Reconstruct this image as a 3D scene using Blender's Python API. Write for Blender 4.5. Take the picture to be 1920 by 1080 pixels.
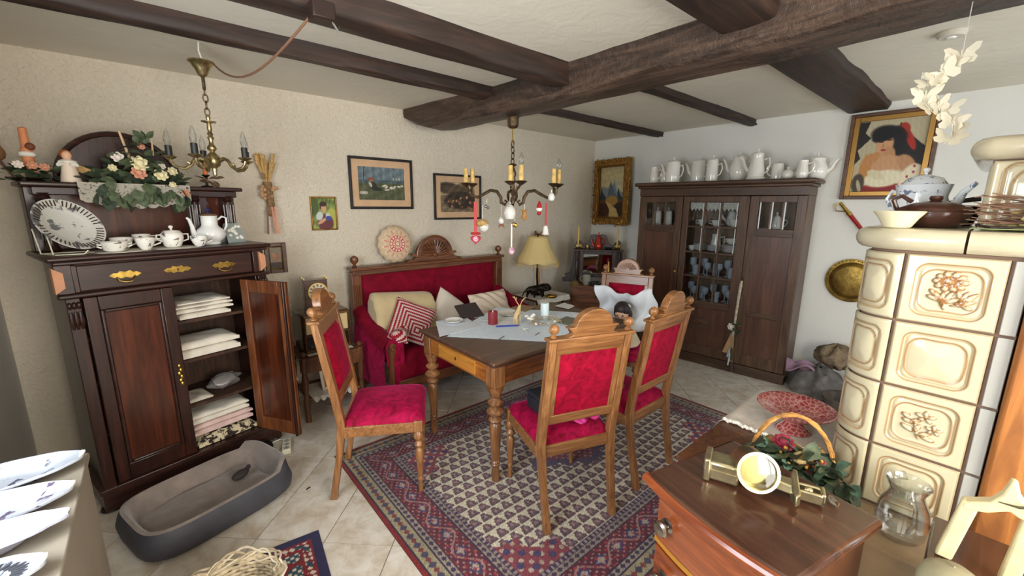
import bpy, bmesh, math, random
import numpy as np
from math import sin, cos, pi, radians, sqrt, atan2, hypot
from mathutils import Matrix, Vector
for _o in list(bpy.data.objects): bpy.data.objects.remove(_o)
SC = bpy.context.scene; COL = SC.collection
# ------------------------------------------------------------------ camera
CAM_F, CAM_YAW, CAM_PITCH, CAM_ROLL, CAM_H = 780.3, radians(49.116), radians(11.318), radians(.4647), 1.60
_F = np.array([cos(CAM_YAW)*cos(CAM_PITCH), sin(CAM_YAW)*cos(CAM_PITCH), -sin(CAM_PITCH)])
_r = np.array([sin(CAM_YAW), -cos(CAM_YAW), 0]); _u = np.cross(_r, _F)
_R = cos(CAM_ROLL)*_r + sin(CAM_ROLL)*_u; _U = -sin(CAM_ROLL)*_r + cos(CAM_ROLL)*_u
cd = bpy.data.cameras.new('camera'); cam = bpy.data.objects.new('camera', cd); COL.objects.link(cam)
cam.matrix_world = Matrix(((_R[0], _U[0], -_F[0], 0), (_R[1], _U[1], -_F[1], 0), (_R[2], _U[2], -_F[2], CAM_H), (0, 0, 0, 1)))
cd.sensor_width = 36; cd.lens = CAM_F/1920*36; cd.clip_start = .02
SC.camera = cam
# ------------------------------------------------------------------ daylight and exposure
SC.view_settings.view_transform = 'Standard'; SC.view_settings.look = 'None'
SC.view_settings.gamma = 1; SC.view_settings.use_curve_mapping = False
SC.view_settings.exposure = 0.14
W = bpy.data.worlds.new('sky'); SC.world = W; W.use_nodes = True
W.node_tree.nodes['Background'].inputs[0].default_value = (.62, .78, 1, 1)
W.node_tree.nodes['Background'].inputs[1].default_value = 1.0
def area(name, loc, target, sx, sy, power, color):
    l = bpy.data.lights.new(name, 'AREA'); l.shape = 'RECTANGLE'; l.size = sx; l.size_y = sy; l.energy = power; l.color = color
    o = bpy.data.objects.new(name, l); COL.objects.link(o); o.location = loc
    o.rotation_euler = (Vector(target)-Vector(loc)).to_track_quat('-Z', 'Y').to_euler(); return o
WIN_A = (.15, 1.55, .98, 2.08)      # window in the side wall over the ledge: y0 y1 z0 z1
WIN_B = (-.1, 1.5, .85, 2.1)        # window in the wall behind the camera: x0 x1 z0 z1
WIN_C = (2.6, 4.1, .85, 2.1)        # second window of that wall, behind the stove
ROOM = (-.69, -1.5, 4.58, 3.64); CEIL = 2.425
area('daylight_side_window', (ROOM[0]-.12, (WIN_A[0]+WIN_A[1])/2, 1.53), (3, 1.2, 1.2), 1.05, 1.35, 74, (.88, .94, 1))
area('daylight_back_window', ((WIN_B[0]+WIN_B[1])/2, ROOM[1]-.12, 1.5), (1.5, 3, 1.2), 1.5, 1.2, 96, (1, .94, .84))
area('daylight_far_window', ((WIN_C[0]+WIN_C[1])/2, ROOM[1]-.12, 1.5), (3.6, 3, 1.3), 1.4, 1.2, 24, (.86, .93, 1))
# ------------------------------------------------------------------ pixel helpers (photo frame 1920x1080): a ray meets the plane a thing touches
def ray(x, y): return (x-960)/CAM_F*_R + (540-y)/CAM_F*_U + _F
CP = np.array([0, 0, CAM_H])
def PZ(x, y, z=0.): d = ray(x, y); return Vector(CP+d*(z-CAM_H)/d[2])
def PY(x, y, Y): d = ray(x, y); return Vector(CP+d*Y/d[1])
def PX(x, y, X): d = ray(x, y); return Vector(CP+d*X/d[0])
# ------------------------------------------------------------------ materials
def lin(c):
    c = np.asarray(c, float)/255.; return np.where(c <= .04045, c/12.92, ((c+.055)/1.055)**2.4)
def L4(c): a = lin(c); return (float(a[0]), float(a[1]), float(a[2]), 1)
MATS = {}
def newmat(name):
    m = bpy.data.materials.new(name); m.use_nodes = True; nt = m.node_tree
    b = nt.nodes['Principled BSDF']; return m, nt, b
def N(nt, t, **k):
    n = nt.nodes.new(t)
    for a, v in k.items():
        if a in n.inputs.keys() if hasattr(n.inputs, 'keys') else False: n.inputs[a].default_value = v
        else: setattr(n, a, v)
    return n
def coords(nt, scale=(1, 1, 1), rot=(0, 0, 0), gen='Object'):
    tc = nt.nodes.new('ShaderNodeTexCoord'); mp = nt.nodes.new('ShaderNodeMapping')
    mp.inputs['Scale'].default_value = scale; mp.inputs['Rotation'].default_value = rot
    nt.links.new(tc.outputs[gen], mp.inputs[0]); return mp.outputs[0]
def noise(nt, vec, scale, detail=4, rough=.55, dist=0):
    n = nt.nodes.new('ShaderNodeTexNoise'); n.inputs['Scale'].default_value = scale; n.inputs['Detail'].default_value = detail
    n.inputs['Roughness'].default_value = rough; n.inputs['Distortion'].default_value = dist
    nt.links.new(vec, n.inputs['Vector']); return n.outputs['Fac']
def ramp(nt, fac, stops):
    r = nt.nodes.new('ShaderNodeValToRGB'); e = r.color_ramp.elements
    while len(e) < len(stops): e.new(.5)
    for i, (p, c) in enumerate(stops): e[i].position = p; e[i].color = L4(c)
    nt.links.new(fac, r.inputs[0]); return r.outputs[0]
def bump(nt, b, h, strength=.3, dist=.01):
    n = nt.nodes.new('ShaderNodeBump'); n.inputs['Strength'].default_value = strength; n.inputs['Distance'].default_value = dist
    nt.links.new(h, n.inputs['Height']); nt.links.new(n.outputs[0], b.inputs['Normal'])
def wood(name, dark, light, axis='z', rough=.4, scale=1., coat=.0, contrast=.18, hewn=False):
    if name in MATS: return MATS[name]
    m, nt, b = newmat(name); s = {'x': (2, 22, 22), 'y': (22, 2, 22), 'z': (22, 22, 2)}[axis]
    v = coords(nt, tuple(k*scale for k in s)); f = noise(nt, v, 1.6, 8, .62, 1.2)
    mid = [(a+c)/2 for a, c in zip(dark, light)]
    c = ramp(nt, f, [(.5-contrast, dark), (.5, mid), (.5+contrast, light)]); nt.links.new(c, b.inputs['Base Color'])
    b.inputs['Roughness'].default_value = rough; b.inputs['Coat Weight'].default_value = coat; b.inputs['Coat Roughness'].default_value = .15
    bump(nt, b, noise(nt, coords(nt, (1, 1, 1)), 26, 6, .7, .5) if hewn else f, .9 if hewn else .12, .02 if hewn else .004); MATS[name] = m; return m
def plain(name, col, rough=.5, metal=0., coat=0., sheen=0., vary=0., nscale=8., bumpy=0., bscale=60., spec=.5, trans=0., ior=1.45, emit=None, sss=0., alpha=1.):
    if name in MATS: return MATS[name]
    m, nt, b = newmat(name); b.inputs['Base Color'].default_value = L4(col); b.inputs['Roughness'].default_value = rough
    b.inputs['Metallic'].default_value = metal; b.inputs['Coat Weight'].default_value = coat; b.inputs['Sheen Weight'].default_value = sheen
    b.inputs['Specular IOR Level'].default_value = spec; b.inputs['Transmission Weight'].default_value = trans; b.inputs['IOR'].default_value = ior
    b.inputs['Alpha'].default_value = alpha
    if sss: b.inputs['Subsurface Weight'].default_value = sss; b.inputs['Subsurface Radius'].default_value = (.02, .01, .006); b.inputs['Subsurface Scale'].default_value = .5
    if emit: b.inputs['Emission Color'].default_value = L4(emit[0]); b.inputs['Emission Strength'].default_value = emit[1]
    if vary:
        f = noise(nt, coords(nt), nscale, 5, .6); d = [max(0, k*(1-vary)) for k in col]; l = [min(255, k*(1+vary*.6)) for k in col]
        nt.links.new(ramp(nt, f, [(.3, d), (.7, l)]), b.inputs['Base Color'])
    if bumpy: bump(nt, b, noise(nt, coords(nt), bscale, 4, .6), bumpy, .004)
    MATS[name] = m; return m
def spotted(name, base, spot, scale=18., thr=.62, rough=.2, soft=.02, coat=.3, spot2=None):
    """glazed ware with scattered painted sprigs"""
    if name in MATS: return MATS[name]
    m, nt, b = newmat(name); v = coords(nt); f = noise(nt, v, scale, 3, .6, .6)
    st = [(thr-soft, base), (thr+soft, spot)]
    if spot2: st.append((min(.95, thr+.1), spot2))
    nt.links.new(ramp(nt, f, st), b.inputs['Base Color']); b.inputs['Roughness'].default_value = rough; b.inputs['Coat Weight'].default_value = coat
    MATS[name] = m; return m
def velvet(name, dark, light, scale=9., thr=(.35, .68), sheen=.6, tint=(255, 90, 160), rough=.75):
    if name in MATS: return MATS[name]
    m, nt, b = newmat(name); f = noise(nt, coords(nt), scale, 5, .7, 1.6)
    nt.links.new(ramp(nt, f, [(thr[0], dark), (thr[1], light)]), b.inputs['Base Color'])
    b.inputs['Roughness'].default_value = rough; b.inputs['Sheen Weight'].default_value = sheen; b.inputs['Sheen Tint'].default_value = L4(tint)
    b.inputs['Sheen Roughness'].default_value = .35; b.inputs['Specular IOR Level'].default_value = .15
    bump(nt, b, noise(nt, coords(nt), 350, 2), .25, .002); MATS[name] = m; return m
def attrmat(name, rough=.6, coat=0., bumpy=0., sheen=0., attr='col'):
    if name in MATS: return MATS[name]
    m, nt, b = newmat(name); a = nt.nodes.new('ShaderNodeAttribute'); a.attribute_name = attr
    nt.links.new(a.outputs['Color'], b.inputs['Base Color']); b.inputs['Roughness'].default_value = rough; b.inputs['Coat Weight'].default_value = coat
    b.inputs['Sheen Weight'].default_value = sheen; b.inputs['Specular IOR Level'].default_value = .3
    if bumpy: bump(nt, b, noise(nt, coords(nt), 220, 3), bumpy, .003)
    MATS[name] = m; return m
# ------------------------------------------------------------------ mesh builder
class MB:
    def __init__(s): s.v = []; s.f = []
    def add(s, V, F):
        o = len(s.v); s.v += [tuple(map(float, p)) for p in V]; s.f += [tuple(i+o for i in q) for q in F]; return s
    def xf(s, M, start=0):
        for i in range(start, len(s.v)): s.v[i] = tuple(M @ Vector(s.v[i]))
        return s
    def box(s, x0, y0, z0, x1, y1, z1):
        V = [(x, y, z) for z in (z0, z1) for y in (y0, y1) for x in (x0, x1)]
        return s.add(V, [(0, 2, 3, 1), (4, 5, 7, 6), (0, 1, 5, 4), (2, 6, 7, 3), (0, 4, 6, 2), (1, 3, 7, 5)])
    def loft(s, rings, closed=True, caps=True):
        n = len(rings[0]); o = len(s.v); V = [p for r in rings for p in r]; F = []
        for i in range(len(rings)-1):
            for j in range(n if closed else n-1):
                k = (j+1) % n; F.append((i*n+j, i*n+k, (i+1)*n+k, (i+1)*n+j))
        if caps and closed: F.append(tuple(range(n))[::-1]); F.append(tuple((len(rings)-1)*n+j for j in range(n)))
        return s.add(V, F)
    def lathe(s, prof, n=16, c=(0, 0, 0), sx=1., sy=1., caps=True):
        return s.loft([[(c[0]+r*sx*cos(2*pi*j/n), c[1]+r*sy*sin(2*pi*j/n), c[2]+z) for j in range(n)] for r, z in prof], caps=caps)
    def tube(s, path, r, n=8, closed=False):
        P = [Vector(p) for p in path]; R = r if isinstance(r, (list, tuple)) else [r]*len(P); rings = []; up = None
        for i, p in enumerate(P):
            a = P[i-1] if (i > 0 or closed) else p; b = P[(i+1) % len(P)] if (i < len(P)-1 or closed) else p
            t = (b-a); t = t.normalized() if t.length > 1e-9 else Vector((0, 0, 1))
            if up is None: up = Vector((0, 0, 1)) if abs(t.z) < .9 else Vector((1, 0, 0))
            x = (up-t*up.dot(t)); x = x.normalized() if x.length > 1e-6 else t.orthogonal().normalized(); y = t.cross(x); up = x
            rings.append([p+(x*cos(2*pi*j/n)+y*sin(2*pi*j/n))*R[i] for j in range(n)])
        if closed: rings.append(rings[0])
        return s.loft(rings, caps=not closed)
    def prism(s, poly, t0, t1, plane='xz'):
        f = {'xz': lambda a, b, t: (a, t, b), 'yz': lambda a, b, t: (t, a, b), 'xy': lambda a, b, t: (a, b, t)}[plane]; n = len(poly)
        V = [f(a, b, t0) for a, b in poly]+[f(a, b, t1) for a, b in poly]
        return s.add(V, [tuple(range(n))[::-1], tuple(range(n, 2*n))]+[(i, (i+1) % n, n+(i+1) % n, n+i) for i in range(n)])
    def ball(s, c, r, nu=12, nv=8):
        rx, ry, rz = r if isinstance(r, (tuple, list)) else (r, r, r)
        return s.loft([[(c[0]+rx*sin(pi*i/nv)*cos(2*pi*j/nu), c[1]+ry*sin(pi*i/nv)*sin(2*pi*j/nu), c[2]-rz*cos(pi*i/nv)) for j in range(nu)] for i in [.04]+list(range(1, nv))+[nv-.04]])
    def grid(s, fn, nu, nv, wrap=False):
        V = [fn(i/(nu), j/(nv)) for j in range(nv+1) for i in range(nu+1)]; w = nu+1
        return s.add(V, [(j*w+i, j*w+i+1, (j+1)*w+i+1, (j+1)*w+i) for j in range(nv) for i in range(nu)])
    def slab(s, fn, nu, nv, th, ax=2):
        """closed sheet with thickness th below fn"""
        o = len(s.v); w = nu+1; T = [fn(i/nu, j/nv) for j in range(nv+1) for i in range(nu+1)]; Bm = [(p[0], p[1]+(th if ax == 1 else 0), p[2]-(th if ax == 2 else 0)) for p in T]; k = len(T)
        F = [(j*w+i, j*w+i+1, (j+1)*w+i+1, (j+1)*w+i) for j in range(nv) for i in range(nu)]
        F += [tuple(q+k for q in f[::-1]) for f in F]
        rim = [i for i in range(w)]+[j*w+nu for j in range(1, nv+1)]+[nv*w+i for i in range(nu-1, -1, -1)]+[j*w for j in range(nv-1, 0, -1)]
        F += [(rim[(q+1) % len(rim)], rim[q], rim[q]+k, rim[(q+1) % len(rim)]+k) for q in range(len(rim))]
        return s.add(T+Bm, F)
def mesh_from(name, mb, mat=None, ang=35):
    me = bpy.data.meshes.new(name); me.from_pydata(mb.v, [], mb.f); me.validate(); me.update()
    bm = bmesh.new(); bm.from_mesh(me); bmesh.ops.recalc_face_normals(bm, faces=bm.faces); bm.to_mesh(me); bm.free()
    me.polygons.foreach_set('use_smooth', [True]*len(me.polygons))
    try: me.set_sharp_from_angle(angle=radians(ang))
    except Exception: pass
    if mat: me.materials.append(mat)
    return me
def part(name, mb, mat, parent=None, bev=0., ang=35, sub=0):
    o = bpy.data.objects.new(name, mesh_from(name, mb, mat, ang) if isinstance(mb, MB) else mb); COL.objects.link(o)
    if parent is not None: o.parent = parent
    if bev: b = o.modifiers.new('bevel', 'BEVEL'); b.width = bev; b.segments = 2; b.limit_method = 'ANGLE'; b.angle_limit = radians(40)
    if sub: b = o.modifiers.new('subd', 'SUBSURF'); b.levels = sub; b.render_levels = sub
    return o
def tag(o, label, cat, group=None):
    o['label'] = label; o['category'] = cat
    if group: o['group'] = group
    return o
def thing(name, label, cat, loc=(0, 0, 0), rz=0., group=None):
    o = bpy.data.objects.new(name, None); COL.objects.link(o); o.empty_display_size = .05; o.location = loc; o.rotation_euler = (0, 0, rz); return tag(o, label, cat, group)
def solo(name, mb, mat, label, cat, loc=(0, 0, 0), rz=0., group=None, **k):
    o = part(name, mb, mat, None, **k); o.location = loc; o.rotation_euler = (0, 0, rz); return tag(o, label, cat, group)
def struct(name, mb, mat, **k): o = part(name, mb, mat, None, **k); o['kind'] = 'structure'; return o
def copy_tree(o, parent=None):
    c = o.copy(); COL.objects.link(c); c.parent = parent
    for ch in o.children: copy_tree(ch, c)
    return c
def chain(a, b, n): return [a+(b-a)*i/n for i in range(n+1)]
def arc(cx, cz, r, a0, a1, n, rz=None): rz = rz or r; return [(cx+r*cos(radians(a0+(a1-a0)*i/n)), cz+rz*sin(radians(a0+(a1-a0)*i/n))) for i in range(n+1)]
# ------------------------------------------------------------------ painted pictures and woven patterns: colours per vertex of a fine grid
class Canvas:
    def __init__(s, w, h, bg):
        s.w, s.h = w, h; s.X, s.Y = np.meshgrid(np.linspace(0, 1, w), np.linspace(0, 1, h)); s.c = np.empty((h, w, 3)); s.c[:] = bg
    def put(s, m, col, a=1.): m = np.clip(m, 0, 1)[..., None]*a; s.c = s.c*(1-m)+np.asarray(col, float)*m; return s
    def ell(s, cx, cy, rx, ry, col, rot=0, a=1., soft=.12):
        c_, s_ = cos(radians(rot)), sin(radians(rot)); x = s.X-cx; y = s.Y-cy; u = (x*c_+y*s_)/rx; v = (-x*s_+y*c_)/ry
        return s.put((1+soft-np.sqrt(u*u+v*v))/(2*soft), col, a)
    def poly(s, pts, col, a=1.):
        ins = np.zeros(s.X.shape, bool); n = len(pts)
        for i in range(n):
            x0, y0 = pts[i]; x1, y1 = pts[(i+1) % n]
            if y0 == y1: continue
            ins ^= ((y0 > s.Y) != (y1 > s.Y)) & (s.X < (x1-x0)*(s.Y-y0)/(y1-y0)+x0)
        return s.put(ins.astype(float), col, a)
    def noise(s, amp, seed=0, k=6):
        r = np.random.RandomState(seed); f = np.zeros(s.X.shape)
        for q in range(8):
            a, b, p = r.uniform(-k, k, 2).tolist()+[r.uniform(0, 6)]; f += np.sin(2*pi*(a*s.X+b*s.Y)*(1+q*.7)+p)/(1+q*.4)
        s.c = np.clip(s.c*(1+amp*f[..., None]/3), 0, 255); return s
def colored_grid(name, cv, w, h, plane='xz', depth=0.):
    """flat sheet w by h metres centred at the origin carrying the canvas colours; row 0 of the canvas is the bottom"""
    nw, nh = cv.w, cv.h; xs = np.linspace(-w/2, w/2, nw); ys = np.linspace(-h/2, h/2, nh); XX, YY = np.meshgrid(xs, ys); Z = np.full(XX.shape, depth)
    P = np.stack([XX, Z, YY] if plane == 'xz' else [XX, YY, Z], -1).reshape(-1, 3)
    i = np.arange(nh-1)[:, None]*nw+np.arange(nw-1)[None]; F = np.stack([i, i+1, i+nw+1, i+nw], -1).reshape(-1, 4)
    me = bpy.data.meshes.new(name); me.vertices.add(len(P)); me.vertices.foreach_set('co', P.ravel()); me.loops.add(F.size); me.loops.foreach_set('vertex_index', F.ravel())
    me.polygons.add(len(F)); me.polygons.foreach_set('loop_start', np.arange(0, F.size, 4)); me.update(calc_edges=True)
    a = me.color_attributes.new('col', 'FLOAT_COLOR', 'POINT'); a.data.foreach_set('color', np.concatenate([lin(cv.c.reshape(-1, 3)), np.ones((nw*nh, 1))], 1).ravel()); return me
RND = random.Random(7)
# ================================================================== THE ROOM
def plaster(name, col, amp=.5, sc=28):
    m, nt, b = newmat(name); v = coords(nt); f = noise(nt, v, 1.3, 3)
    nt.links.new(ramp(nt, f, [(.3, [k*.955 for k in col]), (.7, col)]), b.inputs['Base Color']); b.inputs['Roughness'].default_value = .9
    b.inputs['Specular IOR Level'].default_value = .2
    bump(nt, b, noise(nt, v, sc, 4, .55, .8), amp, .012); MATS[name] = m; return m
M_WALL_B = plaster('plaster_back', (222, 211, 192), 1., 46); M_WALL_R = plaster('plaster_right', (228, 227, 219), .22, 12)
M_WALL_L = plaster('plaster_left', (205, 202, 196), .3); M_CEIL = plaster('plaster_ceiling', (226, 220, 204), .35, 9)
M_OAK = wood('beam_oak', (36, 25, 19), (110, 86, 70), 'y', .42, .5, contrast=.2, hewn=True); M_OAKX = wood('beam_oak_x', (27, 18, 14), (72, 50, 39), 'x', .6, .5, contrast=.2)
M_POST = wood('post_oak', (112, 64, 26), (206, 134, 66), 'z', .55, .6, contrast=.24)
x0, y0, x1, y1 = ROOM; T = .2
struct('wall_back', MB().box(x0-T, y1, -.05, x1+T, y1+T, CEIL+.1), M_WALL_B)
struct('wall_right', MB().box(x1, y0-T, -.05, x1+T, y1, CEIL+.1), M_WALL_R)
def holed(axis, c0, c1, a0, a1, win):
    mb = MB(); w0, w1, z0, z1 = win
    for s, e, lo, hi in ((a0, w0, -.05, CEIL+.1), (w1, a1, -.05, CEIL+.1), (w0, w1, -.05, z0), (w0, w1, z1, CEIL+.1)):
        mb.box(c0, s, lo, c1, e, hi) if axis == 'x' else mb.box(s, c0, lo, e, c1, hi)
    return mb
struct('wall_left', holed('x', x0-T, x0, y0-T, y1, WIN_A), M_WALL_L)
xm = (WIN_B[1]+WIN_C[0])/2
wf = holed('y', y0-T, y0, x0, xm, WIN_B); wf2 = holed('y', y0-T, y0, xm, x1, WIN_C); wf.add(wf2.v, wf2.f); struct('wall_front', wf, M_WALL_L)
M_WFRAME = plain('window_paint', (232, 230, 224), .4); M_PANE = plain('window_glass', (255, 255, 255), .0, trans=1., ior=1.02, spec=.1)
def window(n, axis, c, win):
    w0, w1, z0, z1 = win; mb = MB(); g = lambda a, b, lo, hi: mb.box(c-.03, a, lo, c+.03, b, hi) if axis == 'x' else mb.box(a, c-.03, lo, b, c+.03, hi)
    g(w0, w0+.06, z0, z1); g(w1-.06, w1, z0, z1); g(w0+.06, w1-.06, z0, z0+.06); g(w0+.06, w1-.06, z1-.06, z1); m_ = (w0+w1)/2; g(m_-.03, m_+.03, z0+.06, z1-.06)
    o = struct('window_%d' % n, mb, M_WFRAME, bev=.004)
    part('window_sill', MB().box(x0-.1, w0, z0-.03, x0+.03, w1, z0) if axis == 'x' else MB().box(w0, y0-.1, z0-.03, w1, y0+.03, z0), M_WFRAME, o)
window(1, 'x', x0-.06, WIN_A); window(2, 'y', y0-.06, WIN_B); window(3, 'y', y0-.06, WIN_C)
struct('ceiling', MB().box(x0-T, y0-T, CEIL, x1+T, y1+T, CEIL+.1), M_CEIL)
# ---- tiled floor, laid on the diagonal
m, nt, b = newmat('floor_tile'); v = coords(nt, gen='Object'); gi = nt.nodes.new('ShaderNodeObjectInfo')
ad = nt.nodes.new('ShaderNodeVectorMath'); ad.operation = 'ADD'; cx = nt.nodes.new('ShaderNodeCombineXYZ'); mu = nt.nodes.new('ShaderNodeMath'); mu.operation = 'MULTIPLY'; mu.inputs[1].default_value = 60
nt.links.new(gi.outputs['Random'], mu.inputs[0]); nt.links.new(mu.outputs[0], cx.inputs[0]); nt.links.new(v, ad.inputs[0]); nt.links.new(cx.outputs[0], ad.inputs[1])
f = noise(nt, ad.outputs[0], 9, 6, .65, .5); nt.links.new(ramp(nt, f, [(.34, (188, 174, 154)), (.5, (208, 199, 184)), (.66, (222, 217, 208))]), b.inputs['Base Color'])
b.inputs['Roughness'].default_value = .32; bump(nt, b, noise(nt, ad.outputs[0], 26, 4), .12, .006); M_TILE = m
M_GROUT = plain('grout', (150, 138, 120), .9, vary=.1)
FLOOR = struct('floor', MB().box(x0-T, y0-T, -.06, x1+T, y1+T, -.004), M_GROUT)
def clip(poly, ax, lim, keep_less):
    out = []
    for i in range(len(poly)):
        a, b_ = poly[i], poly[(i+1) % len(poly)]; ia = (a[ax] <= lim) == keep_less; ib = (b_[ax] <= lim) == keep_less
        if ia: out.append(a)
        if ia != ib: t = (lim-a[ax])/(b_[ax]-a[ax]); out.append((a[0]+(b_[0]-a[0])*t, a[1]+(b_[1]-a[1])*t))
    return out
ang = radians(46.3); S = .334; ux, uy = cos(ang), sin(ang); hs = S/2-.0025
TB = [(-hs, -hs), (hs, -hs), (hs, hs), (-hs, hs)]
def tile_mesh(poly): return mesh_from('tile', MB().prism(poly, -.005, 0., 'xy'), M_TILE, 20)
TM = tile_mesh(TB)
for i in range(-16, 17):
    for j in range(-16, 17):
        cxp = .45+(i+.5)*S*ux+(j+.5)*S*uy; cyp = 1.888+(i+.5)*S*uy-(j+.5)*S*ux
        P = [(cxp+a*ux+b_*uy, cyp+a*uy-b_*ux) for a, b_ in TB]; Q = P
        for ax, lim, k in ((0, x0, False), (0, x1, True), (1, y0, False), (1, y1, True)):
            Q = clip(Q, ax, lim, k)
            if len(Q) < 3: break
        if len(Q) < 3 or abs(sum(Q[q][0]*Q[(q+1) % len(Q)][1]-Q[(q+1) % len(Q)][0]*Q[q][1] for q in range(len(Q)))) < .004: continue
        whole = len(Q) == 4 and all(hypot(a[0]-c_[0], a[1]-c_[1]) < 1e-6 for a, c_ in zip(P, Q))
        o = part('tile', TM if whole else tile_mesh([((p[0]-cxp), (p[1]-cyp)) for p in Q]), None, FLOOR); o.location = (cxp, cyp, 0)
        if whole: o.rotation_euler = (0, 0, ang)
# ---- beams
def beam(name, axis, a0, a1, c0, c1, z0, z1, mat, seed, amp=.012, bow=None, label=None):
    r = random.Random(seed); n = max(6, int(abs(a1-a0)/.14)); rings = []
    prof = [(0, 1), (.0, .5), (.02, .12), (.1, 0), (.5, -.02), (.9, 0), (.98, .12), (1, .5), (1, 1)]
    ph = [r.uniform(0, 6) for _ in prof]
    for i in range(n+1):
        t = i/n; sh = bow(t) if bow else (0, 0, 1); ring = []
        for k, (pu, pv) in enumerate(prof):
            d = amp*(sin(t*9+ph[k])+.6*sin(t*23+2*ph[k])+.5*r.uniform(-1, 1))
            w = c0+(c1-c0)*pu; w = (c0+c1)/2+(w-(c0+c1)/2)*sh[2]+sh[0]+(d if pu < .3 or pu > .7 else 0); z = z0+(z1-z0)*pv+(d*.7 if pv < .3 else 0)+(sh[1]*(1-pv))
            z = z1 if pv == 1 else z; ring.append((a0+(a1-a0)*t, w, z) if axis == 'x' else (w, a0+(a1-a0)*t, z))
        rings.append(ring)
    o = struct(name, MB().loft(rings), mat, ang=50)
    if label: o['label'] = label
    return o
beam('ceiling_beam', 'y', y0, 3.62, 1.98, 2.27, 2.25, CEIL+.01, M_OAK, 3, .013, lambda t: (-.10*max(0, (t-.72)/.28)**1.5, (.10*max(0, (t-.95)/.05)), 1+.25*max(0, (t-.7)/.3)), 'thick rough dark oak main beam crossing the ceiling')
for i, (a0, a1, c0, c1, z) in enumerate(((x0, 1.99, 2.50, 2.60, 2.345), (x0, 2.0, 1.80, 1.95, 2.31), (x0, 2.0, .70, .94, 2.335), (2.25, x1, .70, .99, 2.375), (2.25, x1, 1.68, 1.77, 2.375), (2.25, x1, 2.66, 2.74, 2.375))):
    beam('ceiling_joist', 'x', a0, a1, c0, c1, z, CEIL+.01, M_OAKX, 20+i, .007)
POST = struct('trim_1', MB().box(1.80, -.42, 0, 2.02, -.085, CEIL), M_POST, bev=.012); POST['label'] = 'rough orange-brown oak post beside the tiled stove'
# ---- junction box and hanging cable
M_CABLE = plain('cable_pink', (126, 90, 68), .5); M_DK = plain('dark_bakelite', (40, 24, 18), .45)
jb = PZ(602, 12, 2.30); q = thing('junction_box', 'small dark junction box under the ceiling joist', 'junction box', jb)
part('housing', MB().box(-.04, -.035, -.05, .04, .035, .012), M_DK, q, bev=.006); part('clip', MB().tube([(.03, -.02, -.05), (.045, -.03, -.08), (.05, -.02, -.06)], .004), plain('steel', (170, 170, 168), .3, 1.), q)
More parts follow.
